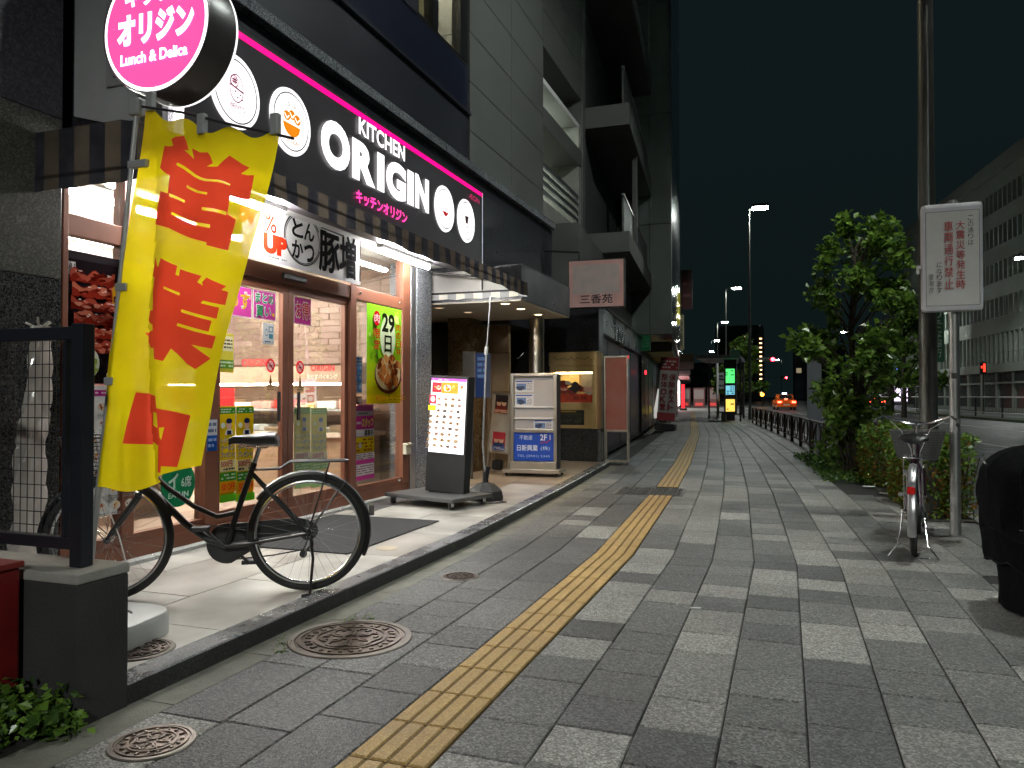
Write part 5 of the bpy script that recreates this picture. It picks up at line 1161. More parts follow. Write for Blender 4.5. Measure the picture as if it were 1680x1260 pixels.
    mb.tube([(0.10, -0.06, zr), (-0.20, -0.06, zr), (-0.225, -0.03, zr), (-0.225, 0.03, zr), (-0.20, 0.06, zr), (0.10, 0.06, zr)], 0.005, 6)
    for s_ in (-1, 1): mb.tube([(0.10, 0.055*s_, zr), (0.16, 0.04*s_, 0.705), (0.31, 0.02*s_, 0.70)], 0.005, 6); mb.tube([(-0.12, 0.06*s_, zr), (0.0, 0.062*s_, WR)], 0.0045, 6)
    P('rear_rack', mb, M_black if style == 'dark' else M_chrome)
    # drive
    mb = MB(); mb.lathe([(0.0001, -0.05), (0.095, -0.05), (0.095, -0.044), (0.0001, -0.044)], BB, 24, 'y'); mb.tube([(0.45, -0.05, 0.275), (0.33, -0.055, 0.16)], 0.009, 6); mb.tube([(0.45, 0.05, 0.275), (0.57, 0.055, 0.39)], 0.009, 6); P('crank', mb, M_blackmat if style == 'dark' else M_chrome)
    for c_ in ((0.33, -0.095, 0.16), (0.57, 0.095, 0.39)): mb = MB(); mb.bbox(c_[0]-0.045, c_[0]+0.045, c_[1]-0.035, c_[1]+0.035, c_[2]-0.012, c_[2]+0.012, 0.005); P('pedal', mb, M_blackmat if style == 'dark' else mat('grey_plastic', (0.2, 0.2, 0.2), 0.5), None, False)
    mb = MB(); mb.tube([(0.45, -0.047, 0.275+0.092), (0.2, -0.047, 0.365), (0, -0.047, WR+0.042)], 0.004, 5); mb.tube([(0.45, -0.047, 0.275-0.092), (0.2, -0.047, 0.20), (0.03, -0.047, 0.225), (0.0, -0.047, WR-0.042)], 0.004, 5); P('chain', mb, M_blackmat)
    mb = MB(); n = 18; pts2 = [(0.45+0.115*math.cos(a), 0, 0.275+0.115*math.sin(a)) for a in [R(-100+200*i/n) for i in range(n+1)]] + [(0.06, 0, WR+0.075), (0.0, 0, WR+0.06), (-0.03, 0, WR), (0.08, 0, WR-0.03), (0.25, 0, 0.27)]
    mb.prism(pts2, (0, -0.068, 0), (0, -0.060, 0)); P('chain_guard', mb, M_black if style == 'dark' else M_chrome, None, False)
    mb = MB(); mb.lathe([(0.0001, -0.055), (0.05, -0.055), (0.055, -0.035), (0.0001, -0.035)], (0, 0, WR), 20, 'y')
    if style == 'dark': mb.tube([(0, -0.065, WR-0.01), (-0.02, -0.07, 0.25), (0.03, -0.06, 0.205)], 0.011, 6); mb.lathe([(0.0001, -0.052), (0.022, -0.052), (0.022, -0.042), (0.0001, -0.042)], (0.03, 0, 0.20), 12, 'y')
    P('rear_sprocket', mb, M_blackmat)
    if style == 'dark':
        mb = MB(); mb.tube([(-0.015, 0.075, WR-0.02), (-0.03, 0.10, 0.20), (-0.015, 0.15, 0.012)], 0.008, 8); mb.tube([(-0.015, 0.15, 0.012), (0.03, 0.16, 0.008)], 0.008, 8)
        P('kickstand', mb, M_black)
        mb = MB(); mb.tube([(1.06, 0.025, WR+0.18), (1.0, 0.03, WR+0.02), (0.96, 0.03, WR-0.14), (0.99, 0.03, WR-0.17), (1.02, 0.03, WR-0.11), (1.03, 0.03, WR-0.17)], 0.004, 6); P('wire_lock', mb, M_white)
    else:
        mb = MB()
        for s_ in (-1, 1): mb.tube([(0.0, 0.075*s_, WR), (-0.06, 0.085*s_, 0.20), (-0.12, 0.10*s_, 0.10), (-0.165, 0.165*s_, 0.012)], 0.006, 8)
        mb.tube([(-0.165, -0.165, 0.012), (-0.19, -0.15, 0.02), (-0.17, -0.02, 0.012)], 0.006, 8); P('double_stand', mb, M_chrome)
        mb = MB(); mb.bbox(-0.385, -0.372, -0.026, 0.026, 0.50, 0.555, 0.01); rr = P('reflector', mb, mat('red_reflector', (0.6, 0.01, 0.01), 0.2, var=0.05), rf, False)
    mb = MB(); mb.bbox(-0.375, -0.345, -0.02, 0.02, 0.42, 0.48, 0.005) if style == 'dark' else mb.bbox(0.97, 1.03, 0.06, 0.11, 0.50, 0.56, 0.012)
    P('tail_reflector' if style == 'dark' else 'headlight', mb, mat('smoked_plastic', (0.1, 0.09, 0.09), 0.2) if style == 'dark' else M_chrome, None, False)
    return t
yawL = math.atan2(3.25-3.81, -3.50+2.61)
b1_ = bike('bicycle', 'black city bicycle parked on the platform behind the yellow banner', (-2.61, 3.81, PZ), yawL, M_black, M_black, 'dark')
b2_ = bike('bicycle', 'silver city bicycle with front basket parked by the hedge', (0.90, 6.50, 0.0), math.atan2(0.97, 0.17), mat('purple_frame', (0.05, 0.02, 0.04), 0.3, 0.5), mat('silver_fender', (0.6, 0.6, 0.62), 0.3, 0.9), 'light')
# covered two-wheeler at the right edge
cv = T('covered_bicycle', 'parked two-wheeler under a black rain cover at the right edge', 'covered bicycle', (1.33, 5.0, 0)); mb = MB(); n = 40; lv = []
M_cover = mat('black_nylon', (0.003, 0.003, 0.0036), 0.9, var=0.2, scale=4, bump=0.5, bscale=24, spec=0.03)
def coverpt(a, f):
    """a: round the cover, f: 0 hem to 1 top"""
    z = 0.26+0.67*f; k = math.cos(f*math.pi/2*0.97)**0.35 if f > 0.6 else 1-0.10*(0.6-f)*0; prof = 1.0 if f < 0.72 else math.sqrt(max(0.0, 1-((f-0.72)/0.285)**2))
    w_ = (0.27+0.05*math.sin(f*2.6))*prof; d_ = 0.36*prof
    wob = 1+0.03*math.sin(5*a+f*4)+0.03*(1-f)*math.sin(14*a-f*3)+0.022*math.sin(9*a+2*math.sin(f*9))+0.02*math.sin(3*a+f*11)
    ca, sa = math.cos(a), math.sin(a); e = 0.75
    return (1.36+w_*wob*math.copysign(abs(ca)**e, ca)+0.02*(1-f), 5.08+d_*wob*math.copysign(abs(sa)**e, sa), z+0.02*math.sin(4*a)*(1-f)+0.012*math.sin(9*a)*(1-f))
NF = 26
mb.add([coverpt(2*math.pi*k/n, j/NF) for j in range(NF+1) for k in range(n)], [(j*n+k, j*n+(k+1) % n, (j+1)*n+(k+1) % n, (j+1)*n+k) for j in range(NF) for k in range(n)]+[[NF*n+k for k in range(n)]])
mb.build('rain_cover', M_cover, cv, world=True, smooth=True)
mb = MB(); pts = []
for j in range(11):
    f = 0.36+0.36*j/10; hw = 0.26*(1-(j/10)**1.3*0.85)
    for k in range(9): a = R(255)+(k-4)/4*hw; p = Vector(coverpt(a, f)); c = Vector((1.33, 5.08, p.z)); pts.append(c+(p-c)*1.012)
mb.add(pts, [(j*9+k, j*9+k+1, j*9+9+k+1, j*9+9+k) for j in range(10) for k in range(8)]); mb.build('clear_window', mat('vinyl_window', (0.022, 0.024, 0.023), 0.45, var=0.3, scale=9), cv, world=True, smooth=True)
mb = MB(); mb.tube([coverpt(R(250)+(k-4)/4*0.3, 0.355) for k in range(9)], 0.004, 5); mb.build('window_seam', M_rubber, cv, world=True)
mb = MB(); mb.add([(1.33+(0.20+0.02*math.sin(3*a)+0.012*math.sin(8*a+z*9))*math.cos(a)*(0.93+0.2*z), 5.02+0.27*math.sin(a)*(1+0.05*math.sin(6*a)), z) for z in (0.012, 0.10, 0.20, 0.30) for a in [2*math.pi*k/28 for k in range(28)]], [(j*28+k, j*28+(k+1) % 28, (j+1)*28+(k+1) % 28, (j+1)*28+k) for j in range(3) for k in range(28)]+[list(range(28))])
mb.build('wheel_skirt', M_cover, cv, world=True, smooth=True)
M_bind = mat('cover_binding', (0.006, 0.006, 0.007), 0.8, spec=0.04)
mb = MB(); mb.tube([coverpt(2*math.pi*k/60, 0.0) for k in range(60)], 0.006, 5, True); mb.build('hem_binding', M_bind, cv, world=True, smooth=True)
for a_ in (R(200), R(238), R(300)): mb = MB(); mb.tube([Vector(coverpt(a_, f/20*0.97))*1.0 for f in range(21)], 0.0035, 5); mb.build('seam', M_bind, cv, world=True, smooth=True)
mb = MB(); mb.tube([coverpt(R(190)+R(150)*k/20, 0.30-0.05*math.sin(math.pi*k/20)) for k in range(21)], 0.006, 5); mb.build('strap', M_bind, cv, world=True, smooth=True)
mb = MB(); mb.tube([(1.33+0.13*math.cos(2*math.pi*k/30)*0.12, 5.02+0.28*math.cos(2*math.pi*k/30), 0.29+0.28*math.sin(2*math.pi*k/30)) for k in range(30)], 0.022, 8, True); mb.build('wheel', M_rubber, cv, world=True, smooth=True)
mb = MB(); mb.tube([(1.27, 5.0, 0.3), (1.27, 5.0, 0.05)], 0.03, 8); mb.tube([(1.03, 4.86, 0.83), (1.02, 4.92, 0.86), (1.04, 4.98, 0.87)], 0.006, 6); mb.build('mirror_edge', M_chrome, cv, world=True, smooth=True)

# ================================================================== free-standing signs on the platform
ls = T('led_menu_sign', 'tall black stand sign with a brightly lit menu panel', 'sign', (-3.36, 7.30, PZ), R(-7), None, 0, R(3.0))
def L_(nm, m, *b, bev=0.006, parent=None): mb = MB(); mb.bbox(*b, bev); return mb.build(nm, m, parent or ls)
L_('cabinet', M_blackmat, -0.235, 0.235, 0.0, 0.13, 0.12, 1.33, bev=0.008)
L_('screen', glow('menu_backlight', (1, 0.98, 0.97), 1.35), -0.213, 0.213, -0.004, 0.002, 0.53, 1.305, bev=0.001)
p = Print((-0.213, -0.004, 0.53), UF, UZ, 0.9); W_, H_ = 0.426, 0.775
p.rect(0, H_-0.03, W_, H_, 'c060c0'); p.lines(0.02, H_-0.025, W_*0.5, H_-0.008, 1, 'f0d8f4'); p.rect(0.015, H_-0.15, 0.13, H_-0.045, 'c83040'); p.food(0.05, H_-0.10, 0.03, plate=None); p.food(0.10, H_-0.10, 0.025, plate='f0d0c8'); p.rect(0.14, H_-0.155, 0.34, H_-0.04, 'e8a030'); p.food(0.21, H_-0.10, 0.04, ('f0c030', 'e08a20', 'c86a18')); p.food(0.29, H_-0.09, 0.03, ('f0c030', 'e08a20', 'fce080'), plate=None); p.food(0.385, H_-0.09, 0.03)
p.rect(0.01, H_-0.27, 0.095, H_-0.175, 'd04858'); p.ell(0.052, H_-0.22, 0.028, 0.03, 'f8e8e4'); p.rect(0.0, H_-0.34, 0.095, H_-0.285, 'f0dc30')
for j in range(9):
    for i in range(5):
        if j < 3 and i == 0: continue
        p.blob(0.05+i*0.082+random.uniform(-0.005, 0.005), H_-0.215-j*0.06, 0.017, random.choice(['8a6a48', '6e5a4a', 'a08460', '5e5048', '9a7a6a']), 8, 0.4, 1.4); p.lines(0.02+i*0.082, H_-0.25-j*0.06, 0.085+i*0.082, H_-0.238-j*0.06, 1, 'a8a8a8')
p.lines(0.25, 0.015, 0.41, 0.03, 1, '666666'); p.build('menu_print', ls, world=False)
L_('foot', M_blackmat, -0.20, 0.20, 0.02, 0.11, 0.06, 0.12)
L_('hinge', M_chrome, 0.19, 0.225, -0.004, 0.02, 0.05, 0.13, bev=0.003)
tr_ = T('sign_trolley', 'flat dark trolley on castors carrying the lit menu sign', 'trolley', (-3.42, 7.28, PZ), R(-17)); mb = MB(); mb.bbox(-0.47, 0.47, -0.30, 0.32, 0.075, 0.115, 0.01); mb.build('deck', mat('trolley_grey', (0.07, 0.07, 0.072), 0.5, var=0.2), tr_)
for x in (-0.40, 0.40):
    for y in (-0.24, 0.26):
        mb = MB(); mb.cyl((x-0.012, y, 0.032), (x+0.012, y, 0.032), 0.031, seg=14); c_ = mb.build('castor', M_rubber, tr_, smooth=True); mb = MB(); mb.box(x-0.02, x-0.015, y-0.02, y+0.02, 0.03, 0.074); mb.box(x+0.015, x+0.02, y-0.02, y+0.02, 0.03, 0.074); mb.build('fork', M_chrome, c_)
mb = MB(); mb.tube([(-3.1, 7.5, 0.12), (-3.0, 7.42, 0.09), (-2.85, 7.5, 0.088), (-2.78, 7.62, 0.088), (-2.9, 7.68, 0.088), (-3.05, 7.62, 0.1)], 0.006, 6); tag(mb.build('power_cable', M_blackmat, smooth=True), 'black cable looped on the platform beside the lit menu sign', 'cable')
fr_ = T('thin_banner_pole', 'thin leaning empty banner pole in a black weighted base', 'banner pole', (-3.08, 7.78, PZ)); mb = MB(); mb.lathe([(0.0001, 0.0), (0.20, 0.0), (0.205, 0.03), (0.19, 0.10), (0.10, 0.17), (0.035, 0.19), (0.03, 0.30), (0.0001, 0.30)], seg=8); mb.build('base', M_blackmat, fr_)
mb = MB(); mb.cyl((0, 0, 0.2), (0.03, 0, 0.36), 0.028, seg=10); mb.build('clamp', M_blackmat, fr_, smooth=True)
mb = MB(); mb.tube([(0, 0, 0.2), (-0.03, 0, 0.6), (0.01, 0, 1.6)], 0.011, 8); mb.tube([(0.01, 0, 1.6), (0.06, 0, 2.2)], 0.008, 8); mb.build('pole', mat('pole_light', (0.45, 0.45, 0.45), 0.4, 0.4), fr_, smooth=True)
mb = MB(); mb.cyl((0.008, 0, 1.57), (0.012, 0, 1.66), 0.02, seg=10); mb.build('knob', M_white, fr_, smooth=True)
# aluminium A-frame poster stand
ab = T('poster_stand', 'slim leaning silver poster stand with two small photo posters', 'poster stand', (-4.05, 10.7, PZ), 0, None, 0, R(4.5)); M_sil = mat('warm_aluminium', (0.62, 0.55, 0.45), 0.35, 0.9, var=0.06)
def A_(nm, m, *b, bev=0.004): mb = MB(); mb.bbox(*b, bev); return mb.build(nm, m, ab)
A_('board', mat('board_grey', (0.40, 0.37, 0.32), 0.6), -0.165, 0.165, 0.005, 0.02, 0.29, 1.16)
for b in ((-0.18, -0.155, -0.005, 0.03, 0.0, 1.18), (0.155, 0.18, -0.005, 0.03, 0.0, 1.18), (-0.155, 0.155, -0.005, 0.03, 1.155, 1.18), (-0.155, 0.155, -0.005, 0.03, 0.27, 0.30), (-0.155, 0.155, -0.005, 0.03, 0.0, 0.022)): A_('frame', M_sil, *b)
for b in ((-0.17, -0.15, 0.25, 0.27, 0.0, 0.7), (0.15, 0.17, 0.25, 0.27, 0.0, 0.7)): A_('rear_leg', M_sil, *b)
for zz, c_ in ((0.0, 'b83040'), (0.55, 'c07050')):
    p = Print((-0.11, 0.004, 0.32), UF, UZ, 0.0)
    p.rect(0.0, zz, 0.20, zz+0.27, ['3858a0', '3a3c50'][zz > 0]); p.rect(0, zz+0.04, 0.2, zz+0.27, c_ if zz == 0 else '2c2a30')
    for xx in (0.06, 0.14): p.ell(xx, zz+0.15, 0.036, 0.045, 'e4b8a0'); p.ell(xx, zz+0.19, 0.04, 0.03, ['c83a48', '2a1c1c'][zz > 0]); p.rect(xx-0.045, zz+0.06, xx+0.045, zz+0.11, ['28406a', '7a3028'][zz > 0])
    p.rect(0, zz, 0.2, zz+0.06, ['4060a8', 'c06a48'][zz > 0]); p.lines(0.01, zz+0.01, 0.19, zz+0.05, 2, 'f0e8e0'); p.build('photo_poster', ab, world=False)
A_('counterweight', M_blackmat, -0.12, 0.02, 0.06, 0.22, 0.01, 0.16, bev=0.03)
# estate agent's stand
es = T('listing_stand', 'steel listing stand with grey racks and a blue panel', 'sign', (-3.35, 10.3, PZ), R(4))
def E2(nm, m, *b, bev=0.004): mb = MB(); mb.bbox(*b, bev); return mb.build(nm, m, es)
E2('frame', M_steel, -0.335, -0.29, -0.02, 0.13, 0.10, 1.44); E2('frame', M_steel, 0.29, 0.335, -0.02, 0.13, 0.10, 1.44); E2('frame', M_steel, -0.289, 0.289, -0.02, 0.13, 1.40, 1.44); E2('side_panel', M_black, 0.336, 0.345, 0.0, 0.2, 0.1, 1.43)
E2('back_board', mat('rack_grey', (0.40, 0.39, 0.39), 0.55, var=0.05), -0.289, 0.289, 0.03, 0.05, 0.62, 1.399)
for z_ in (0.96, 0.80): E2('rack_lip', M_white, -0.289, 0.289, -0.005, 0.03, z_, z_+0.014, bev=0.002)
E2('mid_rail', M_steel, -0.289, 0.289, -0.025, 0.03, 0.61, 0.66); E2('blue_panel', mat('blue_panel', (0.005, 0.06, 0.42), 0.4, var=0.05), -0.287, 0.287, 0.0, 0.03, 0.21, 0.608, bev=0.002)
E2('base', M_steel, -0.335, 0.335, -0.06, 0.16, 0.10, 0.20); E2('plinth', M_steel, -0.42, 0.40, -0.14, 0.30, 0.05, 0.10)
for x in (-0.37, 0.35):
    for y in (-0.10, 0.26): mb = MB(); mb.cyl((x-0.012, y, 0.026), (x+0.012, y, 0.026), 0.025, seg=12); mb.build('castor', M_rubber, es, smooth=True)
p = Print((-0.287, 0.0, 0.21), UF, UZ, 0.0); p.text('不動産', 0.08, 0.295, 0.27, 0.36, 'd8e4f4', 0.015); p.text('2F', 0.38, 0.29, 0.48, 0.375, 'f0f4fc', 0.02); p.line([(0.39, 0.25), (0.44, 0.27), (0.47, 0.26), (0.52, 0.30)], 0.014, 'c02838'); p.line([(0.525, 0.30), (0.525, 0.37)], 0.014, 'd8dce8')
p.build('blue_lettering', es, world=False); p = Print((-0.287, 0.0, 0.21), UF, UZ, 0.0); p.text('日新興業', 0.045, 0.14, 0.345, 0.225, 'f0f4fc', 0.02); p.text('(株)', 0.39, 0.145, 0.52, 0.21, 'c8d8f0', 0.01); p.build('blue_lettering', es, world=False); p = Print((-0.287, 0.0, 0.21), UF, UZ, 0.0); p.text('TEL (3941) 5345', 0.05, 0.045, 0.52, 0.085, 'b8ccec', 0.005); p.build('blue_lettering', es, world=False)
for u, v, w_, h in ((0.01, 0.56, 0.27, 0.17), (0.01, 0.36, 0.27, 0.17), (0.28, 0.02, 0.28, 0.155)): p = Print((-0.287, 0.028, 0.62), UF, UZ, 0.0); p.rect(u, v, u+w_, v+h, 'd8dade'); p.rect(u+0.01, v+h-0.03, u+w_-0.02, v+h-0.01, '3858a8'); p.rect(u+0.02, v+0.03, u+w_*0.6, v+h-0.05, '6888b8'); p.blob(u+w_*0.3, v+0.06, 0.03, '2c3c60', 9, 0.5, 1.8); p.lines(u+w_*0.65, v+0.02, u+w_-0.02, v+h-0.04, 5, '888890'); p.build('listing_sheet', es, world=False)
# hanging directory sign in the lobby
ds = T('directory_sign', 'dark blue lobby directory sign on a steel housing', 'sign', (-3.95, 9.55, PZ)); mb = MB(); mb.bbox(-0.17, 0.02, 0.0, 0.2, 1.1, 1.72, 0.01); mb.cyl((-0.08, 0.1, 0.0), (-0.08, 0.1, 1.11), 0.03, seg=10); mb.build('housing', mat('dark_steel', (0.2, 0.19, 0.17), 0.3, 0.9), ds); mb = MB(); mb.bbox(0.021, 0.17, 0.01, 0.19, 1.1, 1.70, 0.005); mb.build('blue_face', mat('navy_sign', (0.008, 0.025, 0.10), 0.3), ds)
p = Print((0.03, 0.009, 1.3), UF, UZ, 0.0); p.lines(0.02, 0.05, 0.13, 0.36, 4, '50709c', 0.8, 0.55); p.build('lettering', ds, world=False)

# ================================================================== restaurant end: showcase, red lantern box, hanging sign
sh = T('food_showcase', 'steel food display case on a black granite base, golden in lamp light', 'display case', (-3.5, 13.0, 0.0))
def H_(nm, m, *b, bev=0.004): mb = MB(); (mb.bbox(*b, bev) if bev else mb.box(*b)); return mb.build(nm, m, sh)
M_brass = mat('brushed_gold_steel', (0.78, 0.58, 0.27), 0.36, 0.92, var=0.12, scale=3)
H_('granite_base', M_granite, -0.75, 0.44, -0.02, 0.5, 0.0, 0.63, bev=0.006)
H_('header', M_brass, -0.43, 0.43, -0.06, 0.45, 1.73, 1.97); H_('lower_header', M_brass, -0.42, 0.42, -0.03, 0.45, 1.62, 1.728)
H_('stile', M_brass, 0.345, 0.42, -0.025, 0.45, 0.635, 1.619); H_('stile', M_brass, -0.42, -0.35, -0.025, 0.45, 0.635, 1.619)
H_('sill', M_brass, -0.349, 0.344, -0.03, 0.2, 1.0, 1.09); H_('lower_panel', M_brass, -0.349, 0.344, -0.02, 0.2, 0.64, 0.999)
H_('added_case_strip', glow('added_case_strip', (1, 0.75, 0.4), 45), -0.33, 0.33, 0.02, 0.05, 1.595, 1.615, bev=0); H_('interior_back', mat('case_back', (0.25, 0.16, 0.08), 0.6), -0.349, 0.344, 0.3, 0.32, 1.091, 1.619, bev=0); H_('glass', M_glass, -0.349, 0.344, -0.004, 0.0, 1.091, 1.619, bev=0)  # glowing strip under the header is added to brighten the case
for k, (x, w_, c_) in enumerate(((-0.15, 0.18, (0.6, 0.42, 0.16)), (0.18, 0.1, (0.12, 0.1, 0.09)))): H_('backdrop_panel', mat('backdrop_%d' % k, c_, 0.5), x-w_, x+w_, 0.27, 0.299, 1.35, 1.6, bev=0)
p = Print((-0.349, -0.006, 1.091), UF, UZ, 0.0); p.rect(0, 0.0, 0.69, 0.15, 'd04420'); p.text('三香苑', 0.20, 0.04, 0.60, 0.115, '6a1c10', 0.02); p.poly([(0.02, 0.04), (0.12, 0.04), (0.08, 0.12)], 'e88040')
for k in range(20): p.blob(random.uniform(0.05, 0.64), random.uniform(0.17, 0.34), random.uniform(0.03, 0.06), random.choice(['c83a24', 'd8c8a8', '8a2418', '302420', 'e0a890']), 8, 0.4, 1.8)
p.build('food_picture', sh, world=False)
H_('menu_window', mat('menu_dark', (0.03, 0.028, 0.02), 0.25), -0.30, 0.20, -0.024, -0.0205, 0.70, 0.96, bev=0); p = Print((-0.30, -0.0245, 0.70), UF, UZ, 0.0); p.rect(0.08, 0.22, 0.36, 0.245, 'a88418'); p.lines(0.04, 0.03, 0.46, 0.2, 5, '4a4630', 0.5); p.build('menu_sheet', sh, world=False)
mb = MB(); mb.tube([(-0.35+0.7*i/60, -0.065, 1.85+0.03*math.sin(i*0.62)*math.cos(i*0.11)) for i in range(61)], 0.004, 5); mb.build('engraving', mat('engraved_dark', (0.15, 0.1, 0.04), 0.4, 0.6), sh)
rl = T('red_light_box', 'tall faded red unlit light box on thin steel legs', 'sign', (-2.82, 13.35, 0.0), R(2))
def Q_(nm, m, *b, bev=0.004): mb = MB(); mb.bbox(*b, bev); return mb.build(nm, m, rl)
Q_('face', mat('faded_red', (0.50, 0.12, 0.07), 0.6, var=0.12, scale=3, c2=(0.42, 0.17, 0.13)), -0.185, 0.185, 0.0, 0.16, 0.61, 1.88); Q_('frame', M_steel, -0.21, -0.186, -0.012, 0.18, 0.57, 1.91); Q_('frame', M_steel, 0.186, 0.21, -0.012, 0.18, 0.57, 1.91); Q_('frame', M_steel, -0.185, 0.185, -0.012, 0.18, 1.881, 1.91); Q_('frame', M_steel, -0.185, 0.185, -0.012, 0.18, 0.57, 0.609)
for x in (-0.2, 0.2):
    for y in (0.0, 0.16): Q_('leg', M_steel, x-0.011, x+0.011, y-0.011, y+0.011, 0.07, 0.569)
Q_('foot_bar', M_steel, -0.22, 0.22, -0.02, 0.19, 0.035, 0.069)
for x in (-0.18, 0.18): mb = MB(); mb.cyl((x-0.01, 0.08, 0.017), (x+0.01, 0.08, 0.017), 0.0165, seg=10); mb.build('castor', M_rubber, rl, smooth=True)
Q_('corner_lamp', glow('red_glow', (1, 0.03, 0.06), 1.2, False), 0.211, 0.225, -0.01, 0.03, 1.86, 1.91)
mb = MB(); mb.cyl((0.12, 0.03, 1.895), (0.12, 0.03, 1.9), 0.01, seg=6); mb.build('cap_screw', M_chrome, rl)
hs = T('hanging_sign', 'faded square pink and grey hanging sign with three black characters', 'sign', (-2.95, 12.4, 2.66), R(3)); mb = MB(); mb.bbox(-0.47, 0.47, 0, 0.14, 0.0, 0.80, 0.01); mb.build('box', M_black, hs)
mb = MB(); mb.box(-0.455, 0.455, -0.004, -0.001, 0.015, 0.785); mb.build('rim_face', mat('faded_pink', (0.62, 0.36, 0.33), 0.6, var=0.15, scale=4), hs); p = Print((-0.455, -0.004, 0.015), UF, UZ, 0.0); p.rect(0.07, 0.22, 0.84, 0.70, mat('faded_grey', (0.48, 0.43, 0.42), 0.6, var=0.14, scale=6, c2=(0.56, 0.42, 0.39))); p.text('三香苑', 0.19, 0.055, 0.73, 0.205, '1c1820', 0.03); p.build('lettering', hs, world=False)
mb = MB(); mb.tube([(-0.3, 0.07, 0.80), (-0.3, 0.07, 0.95), (-0.9, 0.07, 1.0)], 0.02, 6); mb.build('bracket', M_blackmat, hs)
# ================================================================== buildings further up the left side
def sheared_box(mb, x0, x1, y0, y1, z0, z1, m=None):
    """box following the bend of the street; x measured from the street line"""
    a, b = S(y0), S(y1)
    mb.add([(x0+a, y0, z0), (x1+a, y0, z0), (x1+b, y1, z0), (x0+b, y1, z0), (x0+a, y0, z1), (x1+a, y0, z1), (x1+b, y1, z1), (x0+b, y1, z1)], [(0,3,2,1), (4,5,6,7), (0,1,5,4), (1,2,6,5), (2,3,7,6), (3,0,4,7)], m); return mb
def SB(name, m, parent, *b): mb = MB(); sheared_box(mb, *b); return mb.build(name, m, parent, world=True)
RB = T('restaurant_building', 'dark restaurant building with metal canopy and concrete balconies', 'building', (-5, 16, 0))
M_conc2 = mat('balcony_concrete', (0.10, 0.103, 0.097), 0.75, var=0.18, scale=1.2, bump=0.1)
SB('ground_wall', mat('restaurant_black', (0.012, 0.013, 0.016), 0.3, var=0.3), RB, -5.5, -2.90, 13.45, 23.0, -0.02, 2.42)
for k in range(4): SB('shutter_panel', mat('shutter_navy', (0.010, 0.012, 0.022), 0.4), RB, -2.895, -2.86, 13.6+k*2.35, 15.85+k*2.35, 0.05, 2.35)
for k in range(5): SB('canopy_panel', mat('canopy_metal', (0.16, 0.17, 0.18), 0.28, 0.6, var=0.2, scale=1.5), RB, -2.9, -2.86+0.1, 13.45+k*1.9, 15.34+k*1.9, 2.43, 2.92)
SB('canopy_top', M_black, RB, -5.0, -2.72, 13.44, 22.96, 2.925, 2.97)
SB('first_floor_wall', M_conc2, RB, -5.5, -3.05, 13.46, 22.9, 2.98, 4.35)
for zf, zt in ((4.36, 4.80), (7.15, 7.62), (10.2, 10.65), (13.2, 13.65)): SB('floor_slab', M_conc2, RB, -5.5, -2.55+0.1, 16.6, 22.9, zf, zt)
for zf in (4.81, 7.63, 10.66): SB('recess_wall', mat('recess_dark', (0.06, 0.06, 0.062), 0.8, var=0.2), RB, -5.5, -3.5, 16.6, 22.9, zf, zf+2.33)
for zf in (4.81, 7.63): 
    SB('parapet', mat('parapet_glass_grey', (0.09, 0.092, 0.09), 0.6, var=0.15), RB, -2.62, -2.58, 16.65, 22.85, zf, zf+0.75)
    SB('handrail', M_alu, RB, -2.63, -2.57, 16.65, 22.85, zf+0.80, zf+0.84)
SB('slim_column', M_conc2, RB, -2.62, -2.5, 18.9, 19.02, 4.81, 7.14)
cl = T('canopy_lamp', 'small white lamp lighting the restaurant canopy below the hanging sign', 'lamp', (-3.0, 14.3, 3.05)); mb = MB(); mb.bbox(-0.05, 0.08, -0.06, 0.06, -0.05, 0.02, 0.012); mb.build('head', M_blackmat, cl); mb = MB(); mb.lathe([(0.0001, -0.055), (0.035, -0.053)], (0.02, 0, 0), 14); mb.build('lens', glow('canopy_lens', (0.85, 1, 1), 40, False), cl)
l = bpy.data.lights.new('canopy_lamp', 'SPOT'); l.energy = 90; l.color = (0.75, 0.95, 1.0); l.spot_size = R(150); l.spot_blend = 0.8; l.shadow_soft_size = 0.03; lo = bpy.data.objects.new('bulb', l); col.objects.link(lo); lo.parent = cl; lo.location = (0.12, 0, -0.03)
rp = T('red_pilot_lamp', 'tiny red lamp on the corner of the black restaurant wall', 'lamp', (-3.93, 22.7, 1.9)); mb = MB(); mb.ball((0.03, -0.05, 0.0), 0.045, 10, 8, (0.7, 0.7, 1.5)); mb.build('bulb', glow('red_pilot', (1, 0.02, 0.03), 4, False), rp)

GB = T('green_grey_tower', 'tall green-grey panelled building beyond the restaurant', 'building', (-5, 26, 0))
M_gg = mat('green_grey_panel', (0.12, 0.14, 0.125), 0.5, var=0.08, scale=0.7); M_ggs = mat('reflective_side', (0.10, 0.12, 0.125), 0.16, 0.4, var=0.15, scale=0.4)
SB('core', M_black, GB, -7.0, -1.92, 23.3, 38, 3.05, 26)
for j in range(7):
    for x0, x1 in ((-3.3, -2.52), (-2.51, -1.87)): SB('front_panel', M_gg, GB, x0, x1, 23.0, 23.28, 3.05+j*3.3, 3.05+j*3.3+3.28)
    for i in range(4): SB('side_panel', M_ggs, GB, -1.915, -1.87, 23.3+i*3.6, 26.88+i*3.6, 3.05+j*3.3+0.02, 3.05+j*3.3+3.27)
SB('ground_wall', M_conc2, GB, -7.0, -2.9, 23.1, 38, -0.02, 3.0)
for i in range(4): SB('shop_bay', mat('bay_dark', (0.03, 0.03, 0.03), 0.4), GB, -2.88, -2.84, 24+i*3.3, 26.9+i*3.3, 0.1, 2.5)
SB('awning_board', mat('tan_board', (0.28, 0.22, 0.14), 0.6), GB, -2.9, -2.0, 27, 36, 2.75, 3.04)
